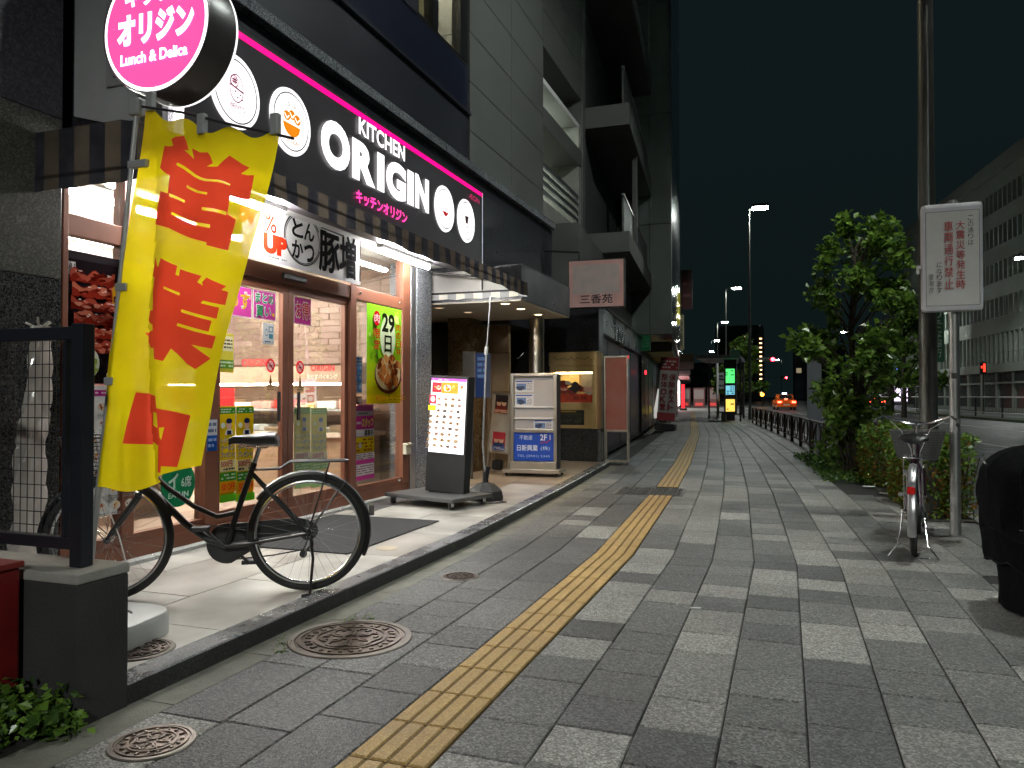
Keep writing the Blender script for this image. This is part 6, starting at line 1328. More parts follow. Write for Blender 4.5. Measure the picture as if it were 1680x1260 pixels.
def blade(name, label, x, y, z0, z1, w_, bgm, draw, es=0.0, dpt=0.15):
    """blade sign facing the viewer"""
    t = T(name, label, 'sign', (x, y, z0)); mb = MB(); mb.box(-w_/2, w_/2, 0, dpt, 0, z1-z0); mb.build('box', bgm, t); p = Print((-w_/2, -0.003, 0), UF, UZ, es, 0.004); draw(p, w_, z1-z0); p.build('print', t, world=False); return t
blade('green_sign', 'small green plate sign under the green-grey building', -4.0+0.05, 22.9, 2.55, 3.02, 0.28, ink('1a7a48'), lambda p, w_, h: p.lines(0.02, 0.1, w_-0.02, h-0.1, 3, '48a070', 0.6))
def d_okb(p, w_, h):
    p.rect(0, 0, w_, h, 'c8c0bc'); p.rect(0, h-0.45, w_, h, 'a83034'); p.lines(0.05, h-0.4, w_-0.05, h-0.08, 3, 'e4d0cc', 0.8); p.textv('整体OK!', 0.06, 0.35, w_*0.45, h-0.55, '98282c', 0.03); p.textv('保険ホスト', w_*0.55, 0.35, w_-0.06, h-0.55, '98282c', 0.03); p.rect(0, 0.0, w_, 0.28, 'b04444')
bl = blade('red_white_banner_sign', 'tilted red and white clinic banner sign on the far sidewalk', -3.95, 27.0, 0.35, 2.55, 0.62, ink('b8b0ac'), d_okb); bl.rotation_euler = (0, R(4), 0)
mb = MB(); mb.bbox(-0.35, 0.35, -0.2, 0.3, -0.34, -0.1, 0.03); mb.build('base', M_blackmat, bl)
blade('yellow_window_sign', 'yellow lit panel with small lights high on the far building', -4.12, 30.5, 4.0, 5.25, 0.42, glow('yellow_panel', (0.35, 0.32, 0.04), 0.35, False), lambda p, w_, h: [p.ell(random.uniform(0.3, w_), random.uniform(0.2, h-0.2), 0.025, 0.03, 'fffbe0', 3.0) for _ in range(16)])
blade('cream_blade_sign', 'cream blade sign with dark characters hanging over the far sidewalk', -6.1, 47.0, 4.0, 6.1, 0.62, ink('8a8468'), lambda p, w_, h: (p.textv('歯科医院', 0.32, 0.2, 0.56, h-0.3, '2a2c28', 0.02), p.textv('平和ビル', 0.06, 0.4, 0.28, h-0.3, '4a4c44', 0.02)))
blade('red_blade_sign', 'dark red blade sign above the cream one on the far facade', -6.2, 52.0, 7.0, 9.6, 0.7, ink('501c20'), lambda p, w_, h: p.lines(0.1, 0.3, w_-0.1, h-0.3, 5, '8a4a4a', 0.6))
blade('small_lit_sign', 'small white lit corner sign on the far shop facade', -7.0, 54.0, 6.0, 6.9, 0.5, M_black, lambda p, w_, h: (p.rect(0.05, 0.15, 0.17, h-0.05, 'f8e8ff'), p.rect(0.05, 0.1, 0.42, 0.22, 'f8e8ff')), 1.6)
yl = T('yellow_floor_lamp', 'bright yellow lamp near the ground by the far shops', 'lamp', (-3.75-1.1, 33.0, 0.6)); mb = MB(); mb.ball((0, 0, 0), 0.13, 12, 8); mb.build('globe', glow('yellow_globe', (1.0, 0.72, 0.06), 9, True), yl); mb = MB(); mb.cyl((0, 0, -0.6), (0, 0, -0.1), 0.03); mb.build('stem', M_blackmat, yl)
wl_ = T('white_floor_sign', 'small glowing white triangular floor sign beside the yellow lamp', 'sign', (-4.95, 31.5, 0)); mb = MB(); mb.prism([(-0.2, 0, 0.3), (0.12, 0, 0.3), (0.12, 0, 1.5), (0.02, 0, 1.5)], (0,0,0), (0, 0.1, 0)); mb.build('face', glow('white_sign_face', (1, 0.97, 0.9), 0.45, False), wl_)
# farther row of buildings
far = [(38, 50, 11, (0.10, 0.10, 0.10), -2.1, 'brown tiled building past the green-grey tower'), (50.1, 64, 16, (0.075, 0.08, 0.085), -2.3, 'dark narrow tower behind the hanging blade signs'), (64.1, 82, 9, (0.12, 0.12, 0.115), -2.4, 'lower grey shop building with the brightest shopfront'), (82.1, 110, 14, (0.07, 0.07, 0.075), -2.3, 'farthest dark building closing the left side')]
for i, (y0, y1, h, c_, x1, lb) in enumerate(far):
    t = T('street_building', lb, 'building', (-6+S(y0), y0, 0)); m_ = mat('far_wall_%d' % i, c_, 0.7, var=0.1, scale=0.8); SB('wall', m_, t, -9, x1-0.1, y0, y1, -0.02, h)
    SB('roof_parapet', M_conc2, t, -9.05, x1-0.02, y0+0.05, y1-0.05, h+0.01, h+0.5)
    nf = int((h-3.2)/3)
    for f in range(nf):
        n = int((y1-y0)/3)
        for k in range(n): SB('window', mat('far_window', (0.03, 0.035, 0.04), 0.15), t, x1-0.14, x1-0.09, y0+0.6+k*3, y0+2.4+k*3, 3.9+f*3, 5.4+f*3)
        for k in range(2): 
            mb = MB(); mb.box(x1+S(y0)-0.9-k*1.3, x1+S(y0)-0.25-k*1.3, y0-0.03, y0-0.005, 3.9+f*3, 5.3+f*3); mb.build('window', mat('far_window', (0.03, 0.035, 0.04), 0.15), t, world=True)
    SB('shopfront', glow('far_shop_light', (1, 0.96, 0.9), 5.0) if i == 2 else mat('far_shop_dark', (0.05, 0.045, 0.04), 0.3), t, x1-0.12, x1-0.07, y0+1, y1-1, 0.3, 2.7)
    SB('shop_awning', mat('far_awning_%d' % i, ((0.12, 0.07, 0.03), (0.04, 0.04, 0.05), (0.2, 0.02, 0.03), (0.05, 0.06, 0.05))[i], 0.6), t, x1-0.1, x1+0.9, y0+0.8, y1-0.8, 2.9, 3.3)
rn = T('red_neon_board', 'red glowing vertical neon board beside the far sidewalk', 'sign', (-3.0+S(66)+1.0, 66, 0)); mb = MB(); mb.box(-0.12, 0.12, 0, 0.15, 0.2, 2.2); mb.build('board', glow('red_neon', (1, 0.01, 0.02), 1.8, False), rn); mb = MB(); mb.box(-0.3, 0.3, -0.1, 0.3, 0, 0.19); mb.build('base', M_blackmat, rn)
for k in range(3):
    t = T('vending_machine', ['box-shaped machine with red glow at the far sidewalk end, leftmost', 'box-shaped machine with red glow at the far sidewalk end, middle one', 'box-shaped machine with red glow at the far sidewalk end, rightmost'][k], 'machine', (-2.0+S(84)+k*1.5, 84, 0), 0, 'vending machines at the far end'); mb = MB(); mb.bbox(-0.6, 0.6, 0, 0.7, 0, 2.1, 0.03); mb.build('body', mat('vending_red', (0.16, 0.05, 0.05), 0.5), t); mb = MB(); mb.box(-0.5, 0.5, -0.02, -0.001, 0.9, 1.9); mb.build('display', mat('vending_display', (0.2, 0.14, 0.13), 0.3), t); mb = MB(); mb.box(-0.4, 0.4, -0.02, -0.001, 0.2, 0.5); mb.build('slot', glow('vending_slot', (1, 0.05, 0.04), 0.25, False), t)

# ================================================================== street lamps
M_lamp = glow('lamp_lens', (0.86, 1.0, 0.93), 200, False)
M_lpole = mat('lamp_pole', (0.10, 0.10, 0.09), 0.45, 0.6, var=0.15)
def street_lamp(label, x, y, h, arm, power, thick=0.075, group='street lamps along the kerb', lens=True, col_=(0.95, 1.0, 0.94), dirx=1):
    t = T('street_lamp', label, 'street lamp', (x, y, 0), 0, group)
    mb = MB(); mb.tube([(0, 0, 0), (0, 0, 0.6), (0, 0, h*0.5), (0, 0, h-0.15)], [thick*1.15, thick, thick*0.8, thick*0.55], 14); mb.build('pole', M_lpole, t, smooth=True)
    mb = MB(); mb.tube([(0, 0, h-0.3), (dirx*arm*0.3, 0, h-0.06), (dirx*arm, 0, h)], thick*0.45, 8); mb.build('arm', M_lpole, t, smooth=True)
    mb = MB(); mb.bbox(dirx*arm-0.35, dirx*arm+0.45, -0.16, 0.16, h-0.06, h+0.09, 0.04); mb.build('head', M_lpole, t)
    mb = MB(); mb.bbox(dirx*arm-0.32, dirx*arm+0.42, -0.15, 0.15, h-0.19, h-0.061, 0.03); mb.build('lens', M_lamp, t)
    if power:
        l = bpy.data.lights.new('street_lamp', 'SPOT'); l.energy = power; l.color = col_; l.spot_size = R(172); l.spot_blend = 0.35; l.shadow_soft_size = 0.22
        lo = bpy.data.objects.new('bulb', l); col.objects.link(lo); lo.parent = t; lo.location = (dirx*arm+0.05, 0, h-0.24)
    return t
LP = 2050
street_lamp('thick lamp post rising behind the white notice board, its head above the picture', 1.32, 8.53, 10.9, 1.1, LP, 0.085)
street_lamp('added unseen lamp post behind the viewer, lighting faces turned towards the viewer', 2.25, -8, 6.5, 0.5, LP*1.7)  # extra unseen lamp, added to brighten surfaces that face the viewer
street_lamp('nearest and tallest street lamp standing clear against the dark sky', -1.75, 41, 10.9, 0.5, LP)
street_lamp('second street lamp down the kerb, left of the nearest one', -5.05, 71, 10.9, 0.9, LP)
street_lamp('third street lamp down the kerb', -8.4, 103, 10.9, 0.9, LP)
street_lamp('fourth street lamp, the faintest on the left kerb', -12.2, 137, 10.9, 0.9, 0)
street_lamp('fifth street lamp on the left kerb, just above the bus stop roof', -16.0, 170, 10.9, 0.9, 0)
for i, (a_, y) in enumerate(((23.5, 62), (23.5, 92), (23.5, 125), (23.5, 165), (23.5, 215), (23.5, 270))):
    street_lamp(['street lamp across the road shining through the tree crown', 'street lamp across the road left of the tree crown', 'street lamp across the road, third in its row', 'street lamp across the road, fourth in its row', 'street lamp across the road, fifth in its row', 'street lamp across the road, farthest in its row'][i], a_-0.115*y, y, 10.9, 1.0, LP if i < 2 else 0, 0.075, 'street lamps across the road', dirx=-1)

# ================================================================== white notice board on its post, and posts
nb = T('notice_board', 'white box notice board with red and black vertical text on a steel post', 'sign', (1.372, 7.563, 0))
mb = MB(); mb.cyl((0, 0, 0), (0, 0, 2.9), 0.042, seg=18); mb.build('post', mat('galvanised_post', (0.30, 0.30, 0.29), 0.45, 0.7, var=0.15, bump=0.05), nb, smooth=True)
Mb_ = mat('board_white', (0.78, 0.77, 0.82), 0.5, var=0.04); mb = MB(); mb.bbox(-0.265, 0.20, -0.15, -0.04, 1.925, 2.85, 0.035); mb.build('box', Mb_, nb)
mb = MB(); mb.box(-0.232, 0.165, -0.153, -0.1505, 1.975, 2.775); mb.build('face', mat('board_face', (0.74, 0.73, 0.70), 0.5, var=0.04), nb)
mb = MB()
for b in ((-0.237, -0.232, 1.97, 2.78), (0.165, 0.170, 1.97, 2.78), (-0.232, 0.165, 2.775, 2.78), (-0.232, 0.165, 1.97, 1.975)): mb.box(b[0], b[1], -0.156, -0.1505, b[2], b[3])
mb.build('face_trim', mat('trim_grey', (0.25, 0.25, 0.27), 0.5), nb)
p = Print((-0.232, -0.153, 1.975), UF, UZ, 0.0); p.textv('この通りは', 0.315, 0.50, 0.355, 0.76, '3c3c44', 0.005); p.textv('大震災等発生時', 0.225, 0.13, 0.29, 0.72, 'c02c28', 0.02); p.textv('車両通行禁止', 0.135, 0.13, 0.20, 0.72, 'c02c28', 0.02); p.textv('になります', 0.075, 0.10, 0.115, 0.37, '3c3c44', 0.005); p.textv('警視庁', 0.015, 0.10, 0.05, 0.27, '3c3c44', 0.01); p.build('lettering', nb, world=False)
mb = MB(); mb.tube([(-0.20, -0.1, 2.85), (-0.20, -0.1, 4.6)], 0.006, 6); mb.tube([(0.02, -0.0, 2.9), (-0.04, 0.9, 2.9)], 0.01, 6); mb.build('bracket', M_alu, nb)
mb = MB(); mb.bbox(-0.30, -0.266, -0.13, -0.08, 2.30, 2.33, 0.004); mb.cyl((-0.29, -0.1, 2.30), (-0.29, -0.1, 2.26), 0.012, seg=8); mb.build('side_lamp', M_white, nb)
mb = MB(); mb.box(-0.03, 0.012, -0.0435, -0.036, 1.35, 1.40); mb.build('sticker', mat('dark_sticker', (0.02, 0.02, 0.02), 0.5), nb)
gp = T('grey_post_sign', 'flat grey vertical post panel standing at the guard rail', 'post', (0.62, 19.4, 0)); mb = MB(); mb.bbox(-0.16, 0.16, -0.03, 0.03, 0.02, 2.3, 0.01); mb.build('panel', mat('post_panel_grey', (0.16, 0.17, 0.19), 0.5, var=0.06), gp); mb = MB(); mb.cyl((0.17, 0, 0), (0.17, 0, 0.6), 0.02, seg=8); mb.build('foot', M_alu, gp, smooth=True)

# ================================================================== guard rail with ring and arch pattern
M_rail = mat('rail_brown', (0.045, 0.030, 0.022), 0.5, 0.3, var=0.2)
def rail_panel(label, y0, y1):
    x0, x1 = 1.34+S(y0), 1.34+S(y1); t = T('guard_rail', label, 'guard rail', (x0, y0, 0), 0, 'guard rail panels along the kerb'); A = Vector((x0, y0, 0)); D = Vector((x1-x0, y1-y0, 0))
    P3 = lambda u, z: A+D*u+Vector((0, 0, z))
    for u in (0.02, 0.98): mb = MB(); mb.cyl(P3(u, 0), P3(u, 0.70), 0.034, seg=10); mb.build('post', M_rail, t, world=True, smooth=True)
    for z in (0.68, 0.15): mb = MB(); mb.cyl(P3(0.02, z), P3(0.98, z), 0.022, seg=8); mb.build('rail', M_rail, t, world=True, smooth=True)
    mb = MB(); mb.tube([P3(0.5+0.17*math.cos(a), 0.42+0.24*math.sin(a)) for a in [2*math.pi*k/24 for k in range(24)]], 0.015, 6, True); mb.build('ring', M_rail, t, world=True, smooth=True)
    mb = MB(); mb.tube([P3(0.5+0.36*math.cos(a), 0.15+0.50*math.sin(a)) for a in [math.pi*k/20 for k in range(21)]], 0.015, 6); mb.build('arch', M_rail, t, world=True, smooth=True)
ord_ = ['nearest', 'second', 'third', 'fourth', 'fifth', 'sixth', 'seventh', 'eighth', 'ninth', 'tenth']
for k in range(10): rail_panel('brown guard rail panel with ring and arch, %s beyond the tree' % ord_[k], 15.6+k*2.05, 17.6+k*2.05)

# ================================================================== street tree, hedge
def leafy(mb, pts_r, n, size, rnd, mats_w):
    for _ in range(n):
        c, r = rnd.choice(pts_r); d_ = Vector((rnd.gauss(0, 1), rnd.gauss(0, 1), rnd.gauss(0, 1))).normalized()*r*(rnd.random()**0.4)
        leaf(mb, Vector(c)+d_, size*rnd.uniform(0.7, 1.3), rnd.choice(mats_w), rnd)
M_bark = mat('bark', (0.05, 0.038, 0.026), 0.9, var=0.3, scale=12, bump=0.8, bscale=30)
rnd = random.Random(21)
def tree(label, x, y, h, spread, trunk_r, nclump, nleaf, size, base=1.3, low=False, cat='tree'):
    t = T('street_tree', label, cat, (x, y, 0)); mb = MB(); cl_ = []
    mb.tube([(x, y, 0), (x+0.03, y, h*0.25), (x-0.03, y+0.02, h*0.55), (x+0.05, y, h*0.85)], [trunk_r*1.3, trunk_r, trunk_r*0.7, trunk_r*0.3], 10)
    for k in range(nclump):
        f = rnd.random(); z = base+(h-base)*f; rad = spread*((1-f)**0.7*1.05+0.22)*math.sqrt(rnd.uniform(0.1, 1)); a = rnd.uniform(0, 6.283)
        c = Vector((x+rad*math.cos(a)+0.38*spread*(f-0.4), y+rad*math.sin(a), z)); cl_.append((c, rnd.uniform(0.14, 0.30)*spread))
        zb = max(base*0.55, z-rad*0.9-0.2); mb.tube([(x, y, zb), (x*0.5+c.x*0.5, y*0.5+c.y*0.5, (zb+z)/2+0.08), c], [trunk_r*0.35, trunk_r*0.22, trunk_r*0.08], 5)
    if low:
        for k in range(16): a = rnd.uniform(0, 6.283); q = rnd.uniform(0.1, 0.5); cl_.append((Vector((x+q*math.cos(a), y+q*math.sin(a), rnd.uniform(0.35, 1.25))), 0.26)); mb.tube([(x+0.1*math.cos(a), y+0.1*math.sin(a), 0), cl_[-1][0]], [0.016, 0.006], 5)
    mb.build('trunk', M_bark, t, world=True, smooth=True); lm = MB(); leafy(lm, cl_, nleaf, size, rnd, (0, 0, 1, 2, 2)); lm.build('crown', M_leafs, t, world=True, fixn=False); return t
tree('leafy green street tree with low foliage between guard rail and hedge', 0.97, 12.9, 4.1, 0.84, 0.055, 44, 5200, 0.12, 1.5, True)
for i, (a_, y, h) in enumerate(((3.0, 52, 5.0), (3.2, 62, 5.5))): tree(['small dark street tree behind the bus stop', 'farther dark street tree on the left kerb'][i], a_-0.115*y+0.2, y, h, 1.4, 0.09, 24, 2200, 0.25, 1.6)
for i, (x, y, h) in enumerate(((6.2, 48, 6.0), (7.0, 60, 6.5), (8.5, 74, 7))): tree(['dark tree on the median, nearest of three behind the street tree', 'dark tree on the median, middle of three', 'dark tree on the median, farthest of three'][i], x, y, h, 1.9, 0.12, 26, 2600, 0.3, 1.8)
hd = T('hedge', 'low clipped green hedge with yellowing leaves beside the parked bicycle', 'hedge', (1.75, 9.5, 0)); lm = MB(); tw = MB()
def hx(y): return (1.46+S(y), KERB-0.1+S(y))
for _ in range(15500):
    y = rnd.uniform(8.55, 12.3); a, b = hx(y); a += 0.09*math.sin(y*3.1)+0.05*math.sin(y*7.7); top = 0.70+0.05*math.sin(y*2.3)+0.04*math.sin(y*6.1)
    q = rnd.random()
    if q < 0.10: p = (rnd.uniform(a, b), 8.5+rnd.gauss(0, 0.05), rnd.uniform(0.02, top))
    elif q < 0.45: p = (a+rnd.gauss(0, 0.03), y, rnd.uniform(0.02, top))
    elif q < 0.85: p = (rnd.uniform(a, b), y, top+rnd.gauss(0, 0.025))
    else: p = (rnd.uniform(a, b), y, rnd.uniform(0.05, top))
    yel = rnd.random() < (0.45 if p[2] < 0.5 else 0.12)
    leaf(lm, p, rnd.uniform(0.035, 0.062), 3 if yel else rnd.choice((0, 0, 1, 2, 2)), rnd)
for _ in range(160):
    y = rnd.uniform(8.6, 12.3); a, b = hx(y); x = rnd.uniform(a+0.08, b); tw.tube([(x, y, 0), (x+rnd.uniform(-.15, .15), y+rnd.uniform(-.15, .15), 0.6)], 0.006, 4)
lm.build('leaves', M_leafs, hd, world=True, fixn=False); tw.build('twigs', M_bark, hd, world=True)
gr = MB()
for _ in range(2600):
    y = rnd.uniform(11.5, 16.5); x = 1.0+S(y)+rnd.uniform(-0.15, 0.75); leaf(gr, (x, y, rnd.uniform(0.0, 0.08)), rnd.uniform(0.03, 0.08), rnd.choice((0, 1, 1)), rnd)
o = tag(gr.build('ground_cover', M_leafs, fixn=False), 'low weeds and ground cover round the foot of the street tree', 'ground cover'); stuff(o)

# ================================================================== bus stop
bs = T('bus_stop', 'bus stop with dark shelter roof and green, blue and yellow lit panels', 'bus stop', (-2.6, 39.3, 0))
def BS(nm, m, *b): mb = MB(); mb.box(*b); return mb.build(nm, m, bs)
BS('pylon', M_black, -0.30, 0.30, 0, 0.25, 0.3, 3.0); BS('foot', M_black, -0.2, 0.2, 0.0, 0.25, 0, 0.299); BS('roof', mat('shelter_dark', (0.03, 0.04, 0.035), 0.4), -1.5, 0.5, -1.5, 4, 3.0, 3.18); BS('roof_edge', mat('shelter_green', (0.03, 0.16, 0.09), 0.4), 0.1, 0.55, -1.55, -1.51, 3.0, 3.4)
for z0, z1, c_, e in ((1.85, 2.55, (0.1, 0.85, 0.2), 1.3), (1.28, 1.72, (0.25, 0.75, 0.95), 0.9), (0.45, 1.05, (1.0, 0.68, 0.12), 1.3)): BS('lit_panel', glow('stop_panel_%g' % z0, c_, e, False), -0.21, 0.21, -0.02, -0.001, z0, z1)
p = Print((-0.21, -0.02, 0), UF, UZ, 0.0, 0.004); p.lines(-0.0, 2.2, 0.38, 2.5, 3, '1a9040', 0.5); p.lines(0.04, 1.3, 0.40, 1.7, 4, '206080', 0.6); p.lines(0.05, 0.5, 0.38, 1.0, 4, 'c88010', 0.5); p.build('panel_print', bs, world=False)
for x in (-1.35, 0.45): mb = MB(); mb.cyl((x, 3.6, 0), (x, 3.6, 3.0), 0.05); mb.build('post', M_blackmat, bs, smooth=True)
mb = MB(); mb.cyl((0.55, -1.4, 0), (0.55, -1.4, 3.0), 0.04); mb.build('post', M_blackmat, bs, smooth=True)
bn = T('bench', 'small dark bench under the bus stop pylon', 'bench', (-2.85, 38.2, 0)); mb = MB(); mb.bbox(-0.35, 0.35, 0, 0.35, 0.40, 0.46, 0.01); mb.build('seat', M_black, bn); mb = MB(); mb.box(-0.1, 0.1, 0.1, 0.25, 0, 0.399); mb.build('leg', M_black, bn)
bp = T('timetable_post', 'white timetable post beside the bus stop pylon', 'sign post', (-3.6, 44.0, 0)); mb = MB(); mb.cyl((0, 0, 0), (0, 0, 3.4), 0.06); mb.build('pole', M_white, bp, smooth=True); mb = MB(); mb.box(0.06, 0.6, -0.02, 0.02, 1.6, 2.5); mb.build('plate', ink('a8acac'), bp); p = Print((0.06, -0.021, 1.6), UF, UZ, 0.0, 0.004); p.lines(0.05, 0.1, 0.5, 0.8, 4, '303840', 0.8, 0.6); p.build('print', bp, world=False); mb = MB(); mb.box(-0.05, 0.1, -0.02, 0.02, 0.1, 1.1); mb.build('yellow_guard', ink('c89a20'), bp)

# ================================================================== taxi and traffic
def car(label, x, y, rz, paint, lit=True, tail=True):
    t = T('taxi' if tail else 'car', label, 'car', (x, y, -0.1), rz); Wd = 0.85
    prof = [(-2.2, 0.32), (-2.25, 0.62), (-2.15, 0.92), (-1.55, 1.0), (-1.0, 1.42), (0.5, 1.46), (1.15, 1.0), (2.0, 0.88), (2.22, 0.62), (2.2, 0.32)]
    mb = MB(); n = len(prof); vs = []
    for w_ in (-1, -0.88, 0.88, 1):
        for yy_, z in prof:
            k = 1.0 if z < 1.0 else 0.80; ins = 0 if abs(w_) == 1 else 0.03
            vs.append((Wd*w_*k, yy_, z+ins))
    fs_ = []
    for j in range(3): fs_ += [(j*n+i, j*n+(i+1) % n, (j+1)*n+(i+1) % n, (j+1)*n+i) for i in range(n)]
    fs_ += [list(range(n)), list(range(3*n, 4*n))[::-1]]; mb.add(vs, fs_); mb.build('body', paint, t, smooth=False)
    mb = MB(); mb.add([(-0.58, -1.52, 1.04), (0.58, -1.52, 1.04), (0.52, -1.05, 1.40), (-0.52, -1.05, 1.40)], [(0,1,2,3)]); mb.xf(Matrix.Translation((0, -0.04, 0.02))); mb.build('rear_window', mat('car_glass', (0.02, 0.02, 0.022), 0.08), t)
    for yy_ in (-1.35, 1.35):
        for s_ in (-1, 1): mb = MB(); mb.cyl((s_*0.66, yy_, 0.32), (s_*0.85, yy_, 0.32), 0.32, seg=20); w_ = mb.build('wheel', M_rubber, t, smooth=True); mb = MB(); mb.cyl((s_*0.855, yy_, 0.32), (s_*0.86, yy_, 0.32), 0.19, seg=16); mb.build('rim', M_alu, w_)
    for s_ in (-1, 1): mb = MB(); mb.bbox(s_*0.62-0.17, s_*0.62+0.17, -2.28, -2.2, 0.68, 0.84, 0.02); mb.build('tail_light', glow('tail_light', (1.0, 0.06, 0.03), 16.0) if lit else M_red, t)
    mb = MB(); mb.bbox(-0.14, 0.14, -1.62, -1.56, 1.03, 1.08, 0.01); mb.build('brake_light', glow('brake_light', (1.0, 0.08, 0.04), 14.0), t); mb = MB(); mb.bbox(-0.28, 0.28, -2.27, -2.25, 0.42, 0.58, 0.005); mb.build('number_plate', ink('d8d8c8'), t); mb = MB(); mb.bbox(-0.85, 0.85, -2.3, -2.2, 0.30, 0.48, 0.03); mb.build('bumper', paint, t)
    if tail: mb = MB(); mb.bbox(-0.2, 0.2, -0.35, -0.2, 1.49, 1.63, 0.03); mb.build('roof_light', glow('taxi_roof', (0.55, 0.7, 1.0), 6, False), t)
    return t
car('orange taxi with glowing tail lights waiting at the crossing', -0.2, 77, R(6), mat('taxi_orange', (0.75, 0.13, 0.015), 0.25, var=0.05, coat=0.6))
car('dark car with red tail lights far across the junction', 8.6, 90, R(6), mat('car_dark', (0.04, 0.012, 0.012), 0.25, coat=0.6), True, False)
def signal(label, x, y, z, px, lit, group='traffic signals'):
    t = T('traffic_signal', label, 'traffic signal', (px, y, 0), 0, group); mb = MB(); mb.tube([(0, 0, 0), (0, 0, z+0.3)], 0.09, 10); mb.build('pole', M_lpole, t, smooth=True); mb = MB(); mb.tube([(0, 0, z+0.05), (x-px, 0, z+0.05)], 0.05, 8); mb.build('arm', M_alu, t, smooth=True)
    mb = MB(); mb.bbox(x-px-0.65, x-px+0.65, -0.1, 0.1, z-0.22, z+0.22, 0.1); mb.build('housing', M_blackmat if lit else M_alu, t)
    for k, c_ in enumerate(((0.0, 0.3, 0.2), (0.3, 0.2, 0.0), (1.0, 0.02, 0.03))):
        mb = MB(); mb.lathe([(0.0001, -0.14), (0.19, -0.125), (0.20, -0.1)], (x-px-0.42+0.42*k, 0, z), 18, 'y'); mb.build('lens', glow('red_signal', c_, 40) if k == 2 else mat('signal_off_%d' % k, tuple(q*0.1 for q in c_), 0.3), t, smooth=True)
signal('red traffic signal on an arm over the crossing, nearest', -1.75, 86, 5.1, -5.2, True); signal('red traffic signal farther down the road, lower in view', -0.4, 150, 4.6, -4.0, True)
for i, (x, y, z) in enumerate(((-6.6, 96, 1.4), (-2.7, 96, 1.5))):
    t = T('warning_lamp', ['orange roadworks lamp right of the bus stop panels', 'orange roadworks lamp left of the taxi'][i], 'lamp', (x, y, -0.1), 0, 'orange lamps by the crossing'); mb = MB(); mb.ball((0, 0, z), 0.22, 12, 8); mb.build('globe', glow('orange_globe', (1.0, 0.28, 0.03), 14, False), t); mb = MB(); mb.cyl((0, 0, 0), (0, 0, z-0.2), 0.05); mb.build('stand', M_blackmat, t)
# lit stair tower far behind
lt = T('far_tower_block', 'far dark apartment tower with a vertical line of stair lights', 'building', (-6, 190, 0)); mb = MB(); mb.box(-16, -5.2, 190, 205, 0, 18); mb.build('wall', mat('far_black', (0.02, 0.02, 0.022), 0.8), lt, world=True)
for k in range(13): mb = MB(); mb.box(-5.9, -5.35, 189.9, 189.96, 2.0+k*1.05, 2.28+k*1.05); mb.build('stair_light', glow('stair_lights', (1, 0.62, 0.30), 4.0, False), lt, world=True)
for k in range(6): mb = MB(); mb.box(-9.3, -9.1, 189.9, 189.96, 10+k*1.05, 10.2+k*1.05); mb.build('stair_light', glow('stair_lights_dim', (1, 0.6, 0.35), 1.6, False), lt, world=True)
fbk = [(-30, -14, 230, 11, 'far low dark building left of the stair-lit tower'), (2, 16, 240, 16, 'far dark building above the crossing'), (17, 40, 200, 12, 'far dark block behind the street tree')]
for i, (x0, x1, y, h, lb) in enumerate(fbk):
    t = T('far_building', lb, 'building', (x0, y, 0)); mb = MB(); mb.box(x0, x1, y, y+20, -0.1, h); mb.build('wall', mat('far_grey', (0.035, 0.035, 0.038), 0.8), t, world=True)
    for k in range(int((x1-x0)/3)):
        for f in range(int(h/3.2)): mb = MB(); mb.box(x0+0.8+k*3, x0+2.2+k*3, y-0.05, y-0.01, 1.6+f*3.2, 3.0+f*3.2); mb.build('window', glow('far_lit_window', (1, 0.8, 0.5), 0.25, False) if random.random() < 0.08 else mat('far_dark_window', (0.02, 0.022, 0.025), 0.2), t, world=True)

# ================================================================== across the road
off = T('office_building', 'long pale office building with rows of upright window slots across the road', 'building', (18, 75, 0))
M_off = mat('office_stone', (0.26, 0.30, 0.26), 0.7, var=0.08, scale=0.6); M_offw = mat('office_window', (0.05, 0.055, 0.055), 0.2); M_offb = mat('office_brown', (0.17, 0.13, 0.11), 0.6)
A0 = 26.0; fx_ = lambda y: A0-0.115*y
def OB(nm, m, y0, y1, d0, d1, z0, z1):
    mb = MB(); mb.add([(fx_(y0)+d0, y0, z0), (fx_(y0)+d1, y0, z0), (fx_(y1)+d1, y1, z0), (fx_(y1)+d0, y1, z0), (fx_(y0)+d0, y0, z1), (fx_(y0)+d1, y0, z1), (fx_(y1)+d1, y1, z1), (fx_(y1)+d0, y1, z1)], [(0,3,2,1), (4,5,6,7), (0,1,5,4), (1,2,6,5), (2,3,7,6), (3,0,4,7)]); return mb.build(nm, m, off, world=True)
YA, YB = 62, 106
OB('core', mat('office_core', (0.06, 0.065, 0.06), 0.6), YA, YB, 0.5, 14, -0.1, 21.2)
OB('ground_lintel', M_off, YA, YB, -0.3, 0.49, 3.25, 3.98); OB('ground_glass', mat('office_ground', (0.06, 0.075, 0.07), 0.25), YA, YB, 0.3, 0.49, 0.2, 2.25); OB('entrance_rail', M_off, YA, YB, 0.0, 0.49, 2.26, 2.42); OB('plinth', M_off, YA, YB, 0.1, 0.49, -0.1, 0.19); OB('upper_glass', mat('office_ground', (0.06, 0.075, 0.07), 0.25), YA, YB, 0.31, 0.49, 2.43, 3.24)
for k in range(12): OB('ground_pier', M_off, 63+k*3.5, 63.5+k*3.5, 0.12, 0.485, 0.2, 3.24)
OB('brown_band', M_offb, YA, YB, 0.25, 0.49, 3.985, 4.93)
for f in range(5): OB('spandrel', M_off, YA, YB, 0.02, 0.49, 6.64+f*3.08, 8.02+f*3.08)
OB('roof_band', M_off, YA, YB, -0.15, 0.49, 20.4, 21.7)
mb = MB(); mb.box(0.31, 0.48, -0.34, 0.34, 0, 1.66); o = mb.build('window', M_offw); wmesh = o.data; bpy.data.objects.remove(o)
